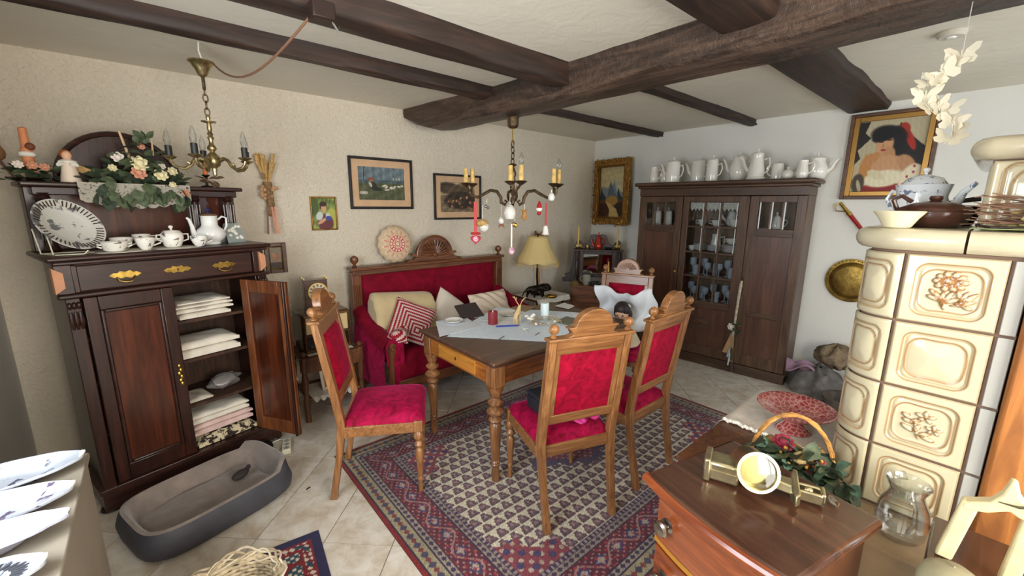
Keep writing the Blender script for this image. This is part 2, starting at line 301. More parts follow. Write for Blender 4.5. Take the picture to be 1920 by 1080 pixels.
# ================================================================== RUGS
def rug_canvas(w, h, nx, ny):
    cv = Canvas(nx, ny, (198, 189, 168)); X = cv.X*w; Y = cv.Y*h; e = np.minimum(np.minimum(X, w-X), np.minimum(Y, h-Y)); r = np.random.RandomState(4)
    hor = (np.minimum(Y, h-Y) < np.minimum(X, w-X)); s = np.where(hor, X, Y)
    # field of boteh
    pu, pv = .07, .066; row = np.floor(Y/pv); u = ((X/pu+.5*(row % 2)) % 1)-.5; v = ((Y/pv) % 1)-.5
    wv_ = .47-.36*(v+.5)**1.5+.03*np.sin(v*20); d = np.maximum(np.abs(u+.06*v)/np.maximum(wv_, .02), np.abs(v)/.42); bot = (d < 1); cv.put(bot, (92, 72, 80)); cv.put((d < .72), (126, 100, 106)); cv.put((d < .72) & (np.sin(u*40)*np.sin(v*36+row) > .25), (58, 44, 62)); cv.put((d < .3), (150, 122, 118))
    # medallion and corner pieces
    mx, my = np.abs(X-w/2), np.abs(Y-h/2); med = (mx/.36+my/.24 < 1+.10*np.sin(np.arctan2(my, mx)*12)); cv.put(med, (92, 78, 100)); cv.put(mx/.26+my/.17 < 1, (126, 66, 76)); cv.put((mx/.26+my/.17 < 1) & (np.sin(X*120)*np.sin(Y*120) >.5), (150, 136, 130)); cv.put(mx/.12+my/.08 < 1, (60, 56, 92))
    B = .33; cx_, cy_ = np.minimum(X, w-X)-B, np.minimum(Y, h-Y)-B; cor = (cx_/.34+cy_/.26+.10*np.sin(cx_*46)+.1*np.sin(cy_*52) < 1); cv.put(cor, (128, 62, 72)); cv.put(cor & (np.sin(X*95)*np.sin(Y*95+1) > .45), (170, 154, 140)); cv.put(cor & (np.sin(X*60+2)*np.sin(Y*64) < -.45), (70, 62, 96))
    # borders from the outside in
    def band(a, b_, col): cv.put(((e >= a) & (e < b_)), col)
    band(0, .02, (122, 34, 38)); band(.02, .028, (48, 40, 62)); band(.028, .095, (148, 138, 110)); ph = np.sin(s*70)
    cv.put((e > .035) & (e < .088) & (np.abs((s*14) % 1-.5)*1.2+np.abs(e-.061)/.05 < .42), (70, 66, 86)); cv.put((e > .035) & (e < .088) & (np.abs((s*14+.5) % 1-.5)+np.abs(e-.061)/.05 < .3), (116, 60, 60))
    band(.095, .103, (52, 42, 66)); band(.103, .133, (146, 136, 122)); cv.put((e > .105) & (e < .131) & (np.abs((s*26) % 1-.5)+np.abs(e-.118)/.03 < .45), (66, 50, 76)); band(.133, .14, (54, 42, 64))
    band(.14, .265, (92, 42, 56)); m_ = (e >= .142) & (e < .263); vine = np.abs(e-.2025-.038*np.sin(s*26)) < .006; cv.put(m_ & vine, (150, 114, 112))
    cv.put(m_ & (np.abs((s*8.28) % 1-.5)*.9+np.abs(e-.2025)/.09 < .34), (62, 62, 98)); cv.put(m_ & (np.abs((s*8.28) % 1-.5)*1.4+np.abs(e-.2025)/.06 < .3), (160, 142, 132)); cv.put(m_ & (np.sin(s*150)*np.sin(e*190+s*31) > .62), (152, 126, 120)); cv.put(m_ & (np.sin(s*83+1)*np.sin(e*120) < -.7), (150, 56, 62))
    band(.265, .272, (54, 42, 64)); band(.272, .305, (140, 130, 118)); cv.put((e > .274) & (e < .303) & (np.abs((s*26) % 1-.5)+np.abs(e-.2885)/.03 < .45), (72, 52, 76)); band(.305, .33, (70, 54, 80)); cv.put((e > .308) & (e < .326) & (np.sin(s*220) > .2), (146, 134, 126))
    cv.c *= (1+.10*r.randn(*cv.c.shape[:2], 1)).clip(.7, 1.3); cv.noise(.06, 2, 4); cv.c = cv.c.clip(0, 255); return cv
M_RUG = attrmat('woven_wool', .95, bumpy=.6, sheen=.15); M_RUGB = plain('rug_back', (70, 34, 36), .95)
def rug(name, label, cv, w, h, loc, rz):
    q = thing(name, label, 'rug', loc, rz); part('pile', colored_grid('pile', cv, w, h, 'xy', .0052), None, q).data.materials.append(M_RUG)
    part('backing', MB().box(-w/2, -h/2, .0005, w/2, h/2, .005), M_RUGB, q); return q
rug('oriental_rug', 'large patterned oriental rug with cream diamond field under the dining table', rug_canvas(2.53, 1.81, 560, 420), 2.53, 1.81, (1.985, 1.66, 0), 0)
def rug2():
    cv = Canvas(130, 150, (120, 28, 40)); w, h = .62, .72; X, Y = cv.X*w, cv.Y*h; e = np.minimum(np.minimum(X, w-X), np.minimum(Y, h-Y)); s = X+Y
    cv.put(e < .04, (38, 36, 72)); cv.put((e > .05) & (e < .085) & (np.sin(s*130)*np.sin((X-Y)*90) > .1), (214, 200, 184)); cv.put((e > .055) & (e < .08) & (np.sin(s*60) > .55), (44, 66, 84))
    d = np.sqrt((((X*9) % 1-.5)/.4)**2+(((Y*9) % 1-.5)/.4)**2); cv.put((e > .1) & (d < 1), (40, 74, 88)); cv.put((e > .1) & (d < .95) & (np.sin(X*170)*np.sin(Y*170) > .2), (216, 202, 186)); cv.put(e > .2, (206, 188, 166)); cv.put((e > .21) & (np.sin(X*80)*np.sin(Y*80) > .3), (120, 30, 42)); return cv.noise(.1, 3, 8)
d1 = radians(-7)
rug('small_rug', 'small red and navy blue rug beside the wicker basket', rug2(), .62, .72, (.453-.31*cos(d1)+.36*sin(d1)*1, 1.981-.31*sin(d1)-.36*cos(d1), 0), d1)
# ================================================================== FURNITURE
M_CHW = wood('chair_walnut', (106, 66, 35), (174, 124, 78), 'z', .38, 1., .2, .2); M_CHX = wood('chair_walnut_x', (106, 66, 35), (170, 120, 74), 'x', .38, 1., .2, .2)
M_VELV = velvet('crimson_velvet', (112, 4, 34), (182, 14, 74), 11, sheen=.45); M_VELB = velvet('crimson_velvet_back', (118, 4, 30), (176, 12, 52), 13, sheen=.25); M_VELS = velvet('sofa_velvet', (104, 4, 26), (140, 10, 42), 5, sheen=.25)  # one chair velvet: the seat's pinker tone from the light angle is put into its colour
M_TW = wood('table_wood', (92, 58, 34), (164, 114, 70), 'z', .32, 1., .3); M_TX = wood('table_apron', (120, 68, 26), (190, 122, 54), 'y', .35, 1., .3); M_TXX = wood('table_apron_x', (88, 50, 26), (150, 92, 50), 'x', .35, 1., .3)
M_TTOP = wood('table_top', (62, 42, 32), (104, 74, 56), 'x', .33, .7, .2)
def shear(mb, k, z0, y0=0, start=0):
    for i in range(start, len(mb.v)): x, y, z = mb.v[i]; mb.v[i] = (x, y+y0+k*(z-z0), z)
    return mb
def turned(segs): return segs
FINIAL = [(.012, 0), (.016, .004), (.016, .008), (.008, .013), (.009, .018), (.019, .026), (.024, .038), (.023, .05), (.014, .062), (.004, .067)]
def make_chair(fan=False):
    t = thing('dining_chair', '', 'chair')
    BK = -.17; YB = .075    # lean of the back
    for sx in (-1, 1):
        pts = [(0, 0, .036), (.10, .018, .034), (.24, .045, .034), (.36, .062, .038), (.45, .070, .04), (.60, .05, .04), (.80, .015, .038), (1.0, -.02, .036)]
        mb = MB(); mb.loft([[(sx*(.188+.012*min(1, z/.4))+a*w*.5, y+b_*w*.5, z) for a, b_ in ((-1, -1), (1, -1), (1, 1), (-1, 1))] for z, y, w in pts]); part('rear_leg', mb, M_CHW, t, bev=.003)
        mb = MB().box(sx*.205-.024, .445, .375, sx*.205+.024, .493, .44); part('leg_block', mb, M_CHW, t, bev=.004)
        P = [(.012, 0), (.014, .03), (.011, .06), (.016, .075), (.017, .085), (.012, .095), (.015, .11), (.02, .19), (.024, .24), (.021, .262), (.013, .272), (.024, .284), (.027, .296), (.02, .308), (.014, .316), (.026, .33), (.03, .345), (.026, .36), (.018, .375)]
        part('front_leg', MB().lathe(P, 14, (sx*.205, .469, 0)), M_CHW, t)
    for n_, bx in (('seat_rail', (-.185, .475, .372, .185, .492, .432)), ('seat_rail', (-.18, .06, .372, .18, .08, .432)), ('seat_rail', (-.222, .08, .372, -.2, .46, .432)), ('seat_rail', (.2, .08, .372, .222, .46, .432))):
        part(n_, MB().box(*bx), M_CHX, t, bev=.003)
    def seat(u, v):
        x = (u-.5)*2; y = (v-.5)*2; e = (1-abs(x)**6)*(1-abs(y)**6); w = .222-.014*(1-v); return (x*w, .072+.43*v, .43+.052*max(0, e)**.35+.018*(1-x*x)*(1-y*y))
    part('seat', MB().slab(seat, 18, 18, .012), M_VELV, t, ang=70)
    mb = MB().box(-.18, -.014, .93, .18, .014, 1.0); shear(mb, BK, .45, YB); part('back_rail', mb, M_CHX, t, bev=.003)
    mb = MB().box(-.18, -.013, .555, .18, .013, .605); shear(mb, BK, .45, YB); part('back_rail', mb, M_CHX, t, bev=.003)
    for sx in (-1, 1): mb = MB().box(sx*.166-.014, -.011, .60, sx*.166+.014, .011, .935); shear(mb, BK, .45, YB); part('back_stile', mb, M_CHW, t, bev=.002)
    def pad(u, v):
        x = (u-.5)*2; y = (v-.5)*2; return (x*.154, .006+.026*((1-x**4)*(1-y**4))**.4, .602+.332*v)
    mb = MB(); mb.grid(pad, 12, 12); mb.box(-.155, -.006, .602, .155, .006, .934); shear(mb, BK, .45, YB); part('back_upholstery', mb, M_VELB, t, ang=60)
    mb = MB().box(-.226, -.03, 1.0, .226, .03, 1.016); shear(mb, BK, .45, YB); part('cornice', mb, M_CHX, t, bev=.004)
    pr = [(-.135, 1.016), (-.105, 1.026), (-.118, 1.05), (-.13, 1.056), (-.128, 1.062), (-.096, 1.064)]+[(.094*cos(a), 1.064+.08*sin(a)) for a in [pi*(1-i/14) for i in range(1, 14)]]+[(.096, 1.064), (.128, 1.062), (.13, 1.056), (.118, 1.05), (.105, 1.026), (.135, 1.016)]
    mb = MB().prism(pr, -.022, .022); shear(mb, BK, .45, YB); cr = part('crest', mb, M_CHX, t, bev=.004)
    if fan:
        mb = MB()
        for i in range(9):
            a = pi*(.1+.8*i/8); mb.tube([(.02*cos(a), .024, 1.05+.02*sin(a)), (.075*cos(a), .027, 1.05+.062*sin(a))], [.003, .007], 6)
        shear(mb, BK, .45, YB); part('carved_fan', mb, M_CHX, cr)
    for sx in (-1, 1): mb = MB().lathe(FINIAL, 14, (sx*.196, 0, 1.016)); shear(mb, BK, .45, YB); part('finial', mb, M_CHW, t)
    return t
def place_chair(o, p, rz, label): o.location = p; o.rotation_euler = (0, 0, rz); o['label'] = label; o['group'] = 'carved dining chairs'
CH = make_chair(); place_chair(CH, ((1.288+1.63)/2+.026, (1.25+1.128)/2-.022, .0055), atan2(1.128-1.25, 1.63-1.288), 'red velvet dining chair with a black box on its seat, back to the viewer')
C2 = copy_tree(CH); place_chair(C2, (2.122, 1.132, .0055), radians(.5), 'red velvet dining chair nearest the glazed cabinet, back turned to viewer')
C3 = copy_tree(CH); place_chair(C3, ((.59+.781)/2, (2.166+2.488)/2, .0055), atan2(2.166-2.488, .59-.781)+pi, 'red velvet dining chair pulled out sideways beside the open sideboard')
C3.rotation_euler = (0, 0, atan2(-.51, .86)-pi/2); 
C4 = make_chair(True); place_chair(C4, (3.07, 2.03, .0055), radians(112), 'red velvet dining chair at the far table end, holding the doll')
# ---- table
t = thing('dining_table', 'wooden dining table with turned legs under a light blue lace cloth', 'table', (1.955, 2.062, .0055)); TABLE = t
part('table_top', MB().box(-.652, -.412, .734, .652, .412, .758), M_TTOP, t, bev=.009); part('top_moulding', MB().box(-.63, -.39, .716, .63, .39, .735), M_TTOP, t, bev=.005)
for y_ in (-.365, .365): part('apron', MB().box(-.55, y_-.012, .605, .55, y_+.012, .716), M_TXX, t, bev=.002)
for x_ in (-.605, .605):
    part('apron', MB().box(x_-.012, -.31, .605, x_+.012, .31, .716), M_TX, t, bev=.002)
dr = part('drawer', MB().box(-.626, -.2, .62, -.616, .2, .705), wood('drawer_pale', (164, 104, 38), (206, 146, 66), 'y', .35), t, bev=.002); part('keyhole', MB().box(-.6285, -.004, .652, -.625, .004, .672), M_DK, dr)
for sx in (-1, 1):
    for sy in (-1, 1):
        x_, y_ = sx*.59, sy*.35; part('leg_block', MB().box(x_-.04, y_-.04, .595, x_+.04, y_+.04, .716), M_TW, t, bev=.004)
        P = [(.022, 0), (.024, .05), (.02, .085), (.027, .1), (.027, .108), (.022, .115), (.028, .125), (.022, .135), (.024, .15), (.03, .25), (.035, .33), (.033, .36), (.024, .372), (.038, .382), (.042, .392), (.036, .402), (.026, .41), (.034, .422), (.05, .436), (.052, .446), (.04, .46), (.026, .47), (.03, .48), (.044, .494), (.045, .504), (.03, .516), (.024, .526), (.034, .54), (.036, .555), (.046, .575), (.052, .595)]
        part('leg', MB().lathe(P, 18, (x_, y_, 0)), M_TW, t)
# ---- sofa against the back wall
M_SW = wood('sofa_walnut', (76, 42, 22), (132, 80, 46), 'x', .4, 1., .2); M_SWZ = wood('sofa_walnut_z', (76, 42, 22), (130, 78, 44), 'z', .4, 1., .2)
t = thing('sofa', 'carved walnut sofa with dark red velvet against the back wall', 'sofa', (2.045, 3.5, 0)); w = .775
part('back_upholstery', MB().grid(lambda u, v: ((u-.5)*2*(w-.05), .02-.035*max(0, (1-abs(2*u-1)**8)*(1-abs(2*v-1)**8))**.5, .42+.60*v), 14, 10), M_VELS, t, ang=60)
part('back_board', MB().box(-w, .03, .2, w, .06, 1.03), M_SW, t)
for sx in (-1, 1):
    mb = MB().box(sx*w-.04, -.03, .02, sx*w+.04, .05, 1.03); st = part('post', mb, M_SWZ, t, bev=.004)
    mb = MB()
    for k in range(4): mb.tube([(sx*w-.024+.016*k, -.034, .5), (sx*w-.024+.016*k, -.034, .92)], .006, 6)
    part('fluting', mb, M_SWZ, st)
    part('finial', MB().lathe([(.02, 0), (.024, .006), (.012, .014), (.014, .024), (.03, .04), (.036, .06), (.03, .08), (.012, .093), (.002, .096)], 16, (sx*(w+.002), -.005, 1.075)), M_SWZ, t)
part('top_rail', MB().box(-w-.03, -.035, 1.0, w+.03, .05, 1.045), M_SW, t, bev=.006); part('cornice', MB().box(-w-.05, -.055, 1.045, w+.05, .06, 1.072), M_SW, t, bev=.006)
part('crest_base', MB().prism([(-.30, 1.072), (.30, 1.072), (.29, 1.085), (.26, 1.095), (.23, 1.09), (.215, 1.115), (-.215, 1.115), (-.23, 1.09), (-.26, 1.095), (-.29, 1.085)], -.02, .03), M_SW, t, bev=.004)
cr = part('crest', MB().prism([(-.2, 1.115)]+[(.195*cos(pi*(1-i/24)), 1.115+.19*sin(pi*(1-i/24))) for i in range(25)]+[(.2, 1.115)], -.005, .03), M_SW, t, bev=.003)
mb = MB()
for i in range(13):
    a = pi*(.04+.92*i/12); mb.tube([(.03*cos(a), -.006, 1.12+.03*sin(a)), (.09*cos(a), -.014, 1.12+.09*sin(a)), (.15*cos(a), -.008, 1.12+.145*sin(a))], [.006, .011, .014], 7)
mb.ball((0, -.012, 1.125), (.03, .02, .022)); part('carved_fan', mb, M_SW, cr)
part('crest_rim', MB().tube([(.19*cos(pi*i/24), -.004, 1.117+.185*sin(pi*i/24)) for i in range(25)], .011, 8), M_SW, cr)
for sx in (-1, 1): part('ear', MB().prism([(sx*.2, 1.115), (sx*.25, 1.135), (sx*.235, 1.15), (sx*.2, 1.145)], -.005, .02), M_SW, cr)
part('seat_cushion', MB().slab(lambda u, v: ((u-.5)*2*(w-.09), -.64+.62*v, .36+.10*max(0, (1-abs(2*u-1)**10)*(1-abs(2*v-1)**10))**.4), 16, 12, .06), M_VELS, t, ang=70)
part('seat_rail', MB().box(-w+.05, -.655, .17, w-.05, -.62, .25), M_SW, t, bev=.004)
part('front_upholstery', MB().grid(lambda u, v: ((u-.5)*2*(w-.06), -.64-.016*max(0, 1-abs(2*v-1)**6)**.5, .25+.14*v), 10, 6), M_VELS, t, ang=60)
for sx in (-1, 1):
    cxx = sx*(w-.03)
    def arm(u, v, cxx=cxx, sx=sx):
        th = radians(-70+290*u); k = sx; y = -.64+.62*v; up = .16*v**1.6; rr = .07; return (cxx+k*(.02-.012*v)-k*rr*cos(th+pi), y, .52+up+rr*sin(th))
    ar = part('arm_roll', MB().grid(arm, 22, 8), M_VELS, t, ang=70)
    part('arm_panel', MB().grid(lambda u, v, cxx=cxx, sx=sx: (cxx+sx*(.055+.03*sin(pi*v*.9)), -.63+.61*u, .12+.42*v+.10*v*u**1.6), 8, 8), M_VELV, t, ang=60)
    part('arm_panel', MB().grid(lambda u, v, cxx=cxx, sx=sx: (cxx-sx*.05, -.63+.61*u, .36+.16*v+.12*v*u**1.6), 8, 6), M_VELS, t, ang=60)
    mb = MB().prism([(cxx-.05, .10), (cxx+.05, .10), (cxx+.062, .25), (cxx+.075, .46), (cxx+.07, .53)]+[(cxx+.072*cos(a), .53+.068*sin(a)) for a in [pi*i/10 for i in range(1, 10)]]+[(cxx-.07, .53), (cxx-.06, .40), (cxx-.045, .25)], -.648, -.625); part('arm_upholstery', mb, M_VELV, t)
    mb = MB().prism([(cxx+sx*.01, .03), (cxx+sx*.05, .03), (cxx+sx*.065, .25), (cxx+sx*.055, .46), (cxx+sx*.07, .52), (cxx+sx*.04, .575), (cxx+sx*.0, .56), (cxx+sx*.02, .44), (cxx+sx*.025, .26)], -.672, -.64)
    mb.tube([(cxx+sx*.035+.024*cos(a)*(1-.07*k), -.674, .535+.024*sin(a)*(1-.07*k)) for k, a in enumerate([radians(45*q) for q in range(9)])], .009, 7); part('arm_front', mb, M_SWZ, t, bev=.003)
    part('front_leg', MB().lathe([(.02, 0), (.03, .03), (.024, .06), (.034, .1), (.03, .18)], 12, (cxx, -.62, 0)), M_SWZ, t)
# ---- sideboard, turned a little out of the wall
SB_A = Vector((-.37, 2.75, 0)); SB_R = atan2(.25, .94)
def SB(s, d, z=0.): return SB_A+Vector((s*cos(SB_R)-d*sin(SB_R), s*sin(SB_R)+d*cos(SB_R), z))
M_MAH = wood('sideboard_mahogany', (27, 13, 10), (68, 33, 21), 'z', .35, .8, .25, .22); M_MAHX = wood('sideboard_mahogany_x', (28, 14, 11), (70, 36, 26), 'x', .38, .8, .2, .22)
M_MAHI = wood('sideboard_inside', (40, 22, 13), (84, 52, 30), 'z', .7, .8); M_MAHP = wood('sideboard_panel', (44, 18, 9), (104, 48, 24), 'z', .28, .6, .35, .22); M_RAW = plain('raw_veneer', (196, 140, 104), .6, vary=.1)
M_BRASS = plain('old_brass', (196, 164, 84), .32, 1., vary=.25, nscale=30)
t = thing('sideboard', 'dark mahogany sideboard with one open door full of linen', 'sideboard', SB_A, SB_R); SBD = t
def pb(n, b_, mat=M_MAH, par=None, bev=.004): return part(n, MB().box(*b_), mat, par or t, bev=bev)
pb('side_panel', (.05, .06, .08, .075, .46, 1.30)); pb('side_panel', (.885, .06, .08, .91, .46, 1.30)); pb('back_panel', (.07, .448, .08, .89, .462, 1.30), M_MAHI); pb('base', (.03, .03, .02, .93, .47, .14), M_MAHX); pb('base_moulding', (.02, .02, .12, .94, .475, .145), M_MAHX)
for z_ in (.40, .68, .915): pb('shelf', (.075, .09, z_, .885, .448, z_+.018), M_MAHI, bev=.002)
pb('cornice', (.0, -.0, 1.325, .974, .48, 1.35), M_MAHX, bev=.01); pb('cornice_moulding', (.02, .015, 1.308, .955, .475, 1.326), M_MAHX, bev=.006); pb('lower_moulding', (.015, .01, 1.15, .955, .05, 1.172), M_MAHX, bev=.008)
pb('drawer_box', (.07, .05, 1.17, .89, .44, 1.308), M_MAHX)
D = pb('drawer', (.09, .022, 1.178, .86, .05, 1.302), M_MAHX, bev=.006)
for s_ in (.075, .866): pb('drawer_stile', (s_, .018, 1.175, s_+.022, .04, 1.305), M_MAHX)
for s_, w_ in ((.012, .034), (.898, .034)): part('corner_chip', MB().prism([(s_, 1.30), (s_+w_, 1.275), (s_+w_, 1.205), (s_, 1.18)], .002, .05), M_RAW, t)
for s_ in (.04, .89):
    pb('corner_block', (s_-.02, .02, 1.172, s_+.04, .06, 1.31), M_MAHX)
    mb = MB().box(s_, .03, .14, s_+.05, .06, 1.15); part('pilaster', mb, M_MAH, t, bev=.004)
    mb = MB()
    for k in range(3): mb.ball((s_+.009+.016*k, .026, 1.115), (.011, .014, .018)); mb.tube([(s_+.009+.016*k, .026, 1.085), (s_+.009+.016*k, .018, 1.04), (s_+.009+.016*k, .026, 1.0)], [.006, .01, .005], 8)
    part('carved_bracket', mb, M_MAHX, t)
for s_ in (.06, .9): part('foot', MB().lathe([(.03, 0), (.045, .008), (.04, .02)], 12, (s_, .08, 0)), M_DK, t)
def handle(s_, par, z_=1.24, ring=True):
    pl = [(-.062, 0), (-.045, .012), (-.03, .010), (-.02, .02), (0, .014), (.02, .02), (.03, .010), (.045, .012), (.062, 0), (.045, -.012), (.03, -.010), (.02, -.018), (0, -.012), (-.02, -.018), (-.03, -.010), (-.045, -.012)]
    h = part('handle_plate', MB().prism([(s_+a, z_+b_) for a, b_ in pl], .017, .022), M_BRASS, par)
    if ring: part('handle_ring', MB().tube([(s_-.034, .012, z_-.008), (s_-.03, .0, z_-.026), (s_-.012, -.004, z_-.034), (s_+.012, -.004, z_-.034), (s_+.03, .0, z_-.026), (s_+.034, .012, z_-.008)], .0035, 6), M_BRASS, h)
    else: part('keyhole', MB().box(s_-.003, .0155, z_-.008, s_+.003, .0172, z_+.006), M_DK, h)
handle(.264, D); handle(.48, D, ring=False); handle(.705, D)
def door(par, w_, h_, flip=1):
    """door built in its own frame: hinge on x=0, leaf towards +x*flip"""
    F = lambda a: a*flip; mb = MB()
    for a0, a1, z0_, z1_ in ((0, .055, 0, h_), (w_-.055, w_, 0, h_), (.055, w_-.055, 0, .085), (.055, w_-.055, h_-.075, h_)): mb.box(min(F(a0), F(a1)), -.012, z0_, max(F(a0), F(a1)), .012, z1_)
    part('door_frame', mb, M_MAH, par, bev=.004)
    part('door_panel', MB().box(min(F(.05), F(w_-.05)), -.003, .08, max(F(.05), F(w_-.05)), .006, h_-.07), M_MAHP, par)
    mb = MB()
    for a0, a1, z0_, z1_ in ((.05, .066, .08, h_-.07), (w_-.066, w_-.05, .08, h_-.07), (.066, w_-.066, .08, .096), (.066, w_-.066, h_-.086, h_-.07)): mb.box(min(F(a0), F(a1)), -.018, z0_, max(F(a0), F(a1)), -.004, z1_)
    part('door_moulding', mb, M_MAHP, par, bev=.006)
d1_ = part('door', MB().box(.098, .058, .15, .45, .062, 1.14), M_MAH, t); q = bpy.data.objects.new('door_leaf', None); bpy.data.objects.remove(q)
mb = MB()
for a0, a1, z0_, z1_ in ((.098, .15, .148, 1.145), (.395, .45, .148, 1.145), (.15, .395, .148, .235), (.15, .395, 1.075, 1.145)): mb.box(a0, .034, z0_, a1, .058, z1_)
part('door_frame', mb, M_MAH, d1_, bev=.004); part('door_panel', MB().box(.145, .044, .23, .40, .055, 1.08), M_MAHP, d1_)
mb = MB()
for a0, a1, z0_, z1_ in ((.15, .166, .235, 1.075), (.379, .395, .235, 1.075), (.166, .379, .235, .251), (.166, .379, 1.059, 1.075)): mb.box(a0, .028, z0_, a1, .046, z1_)
part('door_moulding', mb, M_MAHX, d1_, bev=.006)
mb = MB()
for k, (a, z_) in enumerate(((0, .055), (.004, .03), (-.004, .012), (.005, -.008), (-.002, -.03), (.003, -.05))): mb.ball((.425+a, .03, .64+z_), (.010, .005, .013))
part('escutcheon', mb, M_BRASS, d1_)
hx, hy = .80, .05; fx = (SB(0, 0).xy, ); hinge = SB(hx, hy); free = Vector((.595, 2.674)); da = atan2(free.y-hinge.y, free.x-hinge.x)-SB_R
d2_ = part('door', MB().box(.0, -.004, .0, .344, .004, .99), M_MAHP, t); d2_.location = (hx, hy, .148); d2_.rotation_euler = (0, 0, da)
mb = MB()
for a0, a1, z0_, z1_ in ((0, .055, 0, .99), (.289, .344, 0, .99), (.055, .289, 0, .085), (.055, .289, .915, .99)): mb.box(a0, -.013, z0_, a1, .013, z1_)
part('door_frame', mb, wood('door_inside', (62, 28, 14), (150, 88, 46), 'z', .45, .7, .1, .24), d2_, bev=.003)
part('edge_strip', MB().box(.332, -.03, 0, .344, -.013, .99), M_MAH, d2_, bev=.003)
lk = part('lock', MB().box(.288, .013, .36, .336, .019, .43), plain('steel', (170, 170, 168), .3, 1.), d2_); part('lock_bolt', MB().tube([(.336, .016, .38), (.35, .018, .37), (.352, .018, .355)], .004), MATS['steel'], lk)
# gallery on top
GD = .27
pb('gallery_back', (.06, .44, 1.35, .92, .465, 1.66), M_MAHP); pb('gallery_shelf', (.0, GD-.02, 1.668, .955, .475, 1.692), M_MAHX, bev=.008); pb('gallery_frieze', (.04, GD+.02, 1.63, .93, .46, 1.668), M_MAHX)
for s_ in (.075, .70, .885):
    mb = MB().lathe([(.03, 1.35), (.034, 1.36), (.024, 1.375), (.02, 1.40), (.026, 1.46), (.027, 1.54), (.02, 1.6), (.03, 1.612), (.024, 1.625), (.034, 1.64)], 14, (s_, GD+.045, 0))
    for k in range(8): mb.tube([(s_+.026*cos(k*pi/4), GD+.045+.026*sin(k*pi/4), 1.41), (s_+.027*cos(k*pi/4), GD+.045+.027*sin(k*pi/4), 1.585)], .005, 5)
    part('gallery_column', mb, M_MAHX, t)
pb('side_bracket', (.02, .36, 1.35, .06, .46, 1.668), M_MAHX); pb('side_bracket', (.9, .36, 1.35, .94, .46, 1.668), M_MAHX)
part('gallery_arch', MB().prism([(.14, 1.692)]+[(.42+.27*cos(pi*(1-i/24)), 1.70+.27*sin(pi*(1-i/24))) for i in range(25)]+[(.70, 1.692)], .43, .46), M_MAH, t, bev=.006)
part('arch_rim', MB().tube([(.42+.265*cos(pi*i/24), .43, 1.70+.265*sin(pi*i/24)) for i in range(25)], .014, 8), M_MAHX, t)
# ---- glazed cabinet on the right wall
CB_A = Vector((4.2, 1.075, 0)); CB_R = radians(95)
def CB(s, d, z=0.): return CB_A+Vector((s*cos(CB_R)+d*sin(CB_R), s*sin(CB_R)-d*cos(CB_R), z))
M_CAB = wood('cabinet_oak', (56, 38, 27), (112, 80, 55), 'z', .45, .8, .1, .24); M_CABX = wood('cabinet_oak_x', (52, 35, 25), (100, 72, 50), 'x', .45, .8, .1, .24); M_CABP = wood('cabinet_panel', (66, 40, 29), (106, 72, 53), 'z', .4, .6, .15, .24); M_CABI = wood('cabinet_inside', (112, 92, 72), (152, 128, 102), 'z', .8, .8)
m, nt, b = newmat('thin_glass'); nt.nodes.remove(b); g = nt.nodes.new('ShaderNodeBsdfGlossy'); g.inputs['Roughness'].default_value = .02; tr = nt.nodes.new('ShaderNodeBsdfTransparent'); tr.inputs[0].default_value = (.94, .96, .97, 1)
lw = nt.nodes.new('ShaderNodeFresnel'); lw.inputs[0].default_value = 1.5; mx = nt.nodes.new('ShaderNodeMixShader'); nt.links.new(lw.outputs[0], mx.inputs[0]); nt.links.new(tr.outputs[0], mx.inputs[1]); nt.links.new(g.outputs[0], mx.inputs[2]); nt.links.new(mx.outputs[0], nt.nodes['Material Output'].inputs[0]); M_THIN = m
t = thing('display_cabinet', 'tall oak display cabinet with glazed middle door full of crockery', 'cabinet', CB_A, CB_R)
# local: x runs to the photo's left, y towards the room (front at 0), z up
def cb(n, b_, mat=M_CAB, par=None, bev=.004): return part(n, MB().box(*b_), mat, par or t, bev=bev)
CW = 1.52
cb('side_panel', (0, -.36, .0, .025, -.02, 1.70)); cb('side_panel', (CW-.025, -.36, 0, CW, -.02, 1.70)); cb('back_panel', (.02, -.362, .05, CW-.02, -.35, 1.7), M_CABI); cb('base', (-.008, -.36, 0, CW+.008, .004, .075), M_CABX); cb('base_moulding', (-.014, -.36, .075, CW+.014, .01, .095), M_CABX)
for s_ in (.436, 1.046): cb('partition', (s_-.01, -.35, .09, s_+.01, -.025, 1.69), M_CABI)
for z_ in (.64, .895, 1.135, 1.39): cb('shelf', (.446, -.35, z_, 1.036, -.05, z_+.016), M_CABI, bev=.002)
for a0, a1 in ((.025, .426), (1.056, CW-.025)):
    cb('shelf', (a0, -.35, 1.37, a1, -.05, 1.386), M_CABI, bev=.002)
cb('frieze', (-.002, -.36, 1.70, CW+.002, .002, 1.775), M_CABX)
mb = MB()
for k in range(24): mb.prism([(.06+.058*k, 1.738), (.089+.058*k, 1.722), (.118+.058*k, 1.738), (.089+.058*k, 1.754)], .002, .006)
part('carved_frieze', mb, M_CABX, t); cb('cornice_moulding', (-.02, -.36, 1.775, CW+.02, .022, 1.80), M_CABX, bev=.008); cb('cornice', (-.05, -.36, 1.80, CW+.05, .052, 1.838), M_CABX, bev=.014)
def frame(x0_, x1_, z0_, z1_, wl, wr, wb, wt, y0_=-.022, y1_=0.):
    mb = MB(); mb.box(x0_, y0_, z0_, x0_+wl, y1_, z1_); mb.box(x1_-wr, y0_, z0_, x1_, y1_, z1_); mb.box(x0_+wl, y0_, z0_, x1_-wr, y1_, z0_+wb); mb.box(x0_+wl, y0_, z1_-wt, x1_-wr, y1_, z1_); return mb
M_BEV = plain('bevelled_edge', (232, 236, 236), .08, spec=.9)
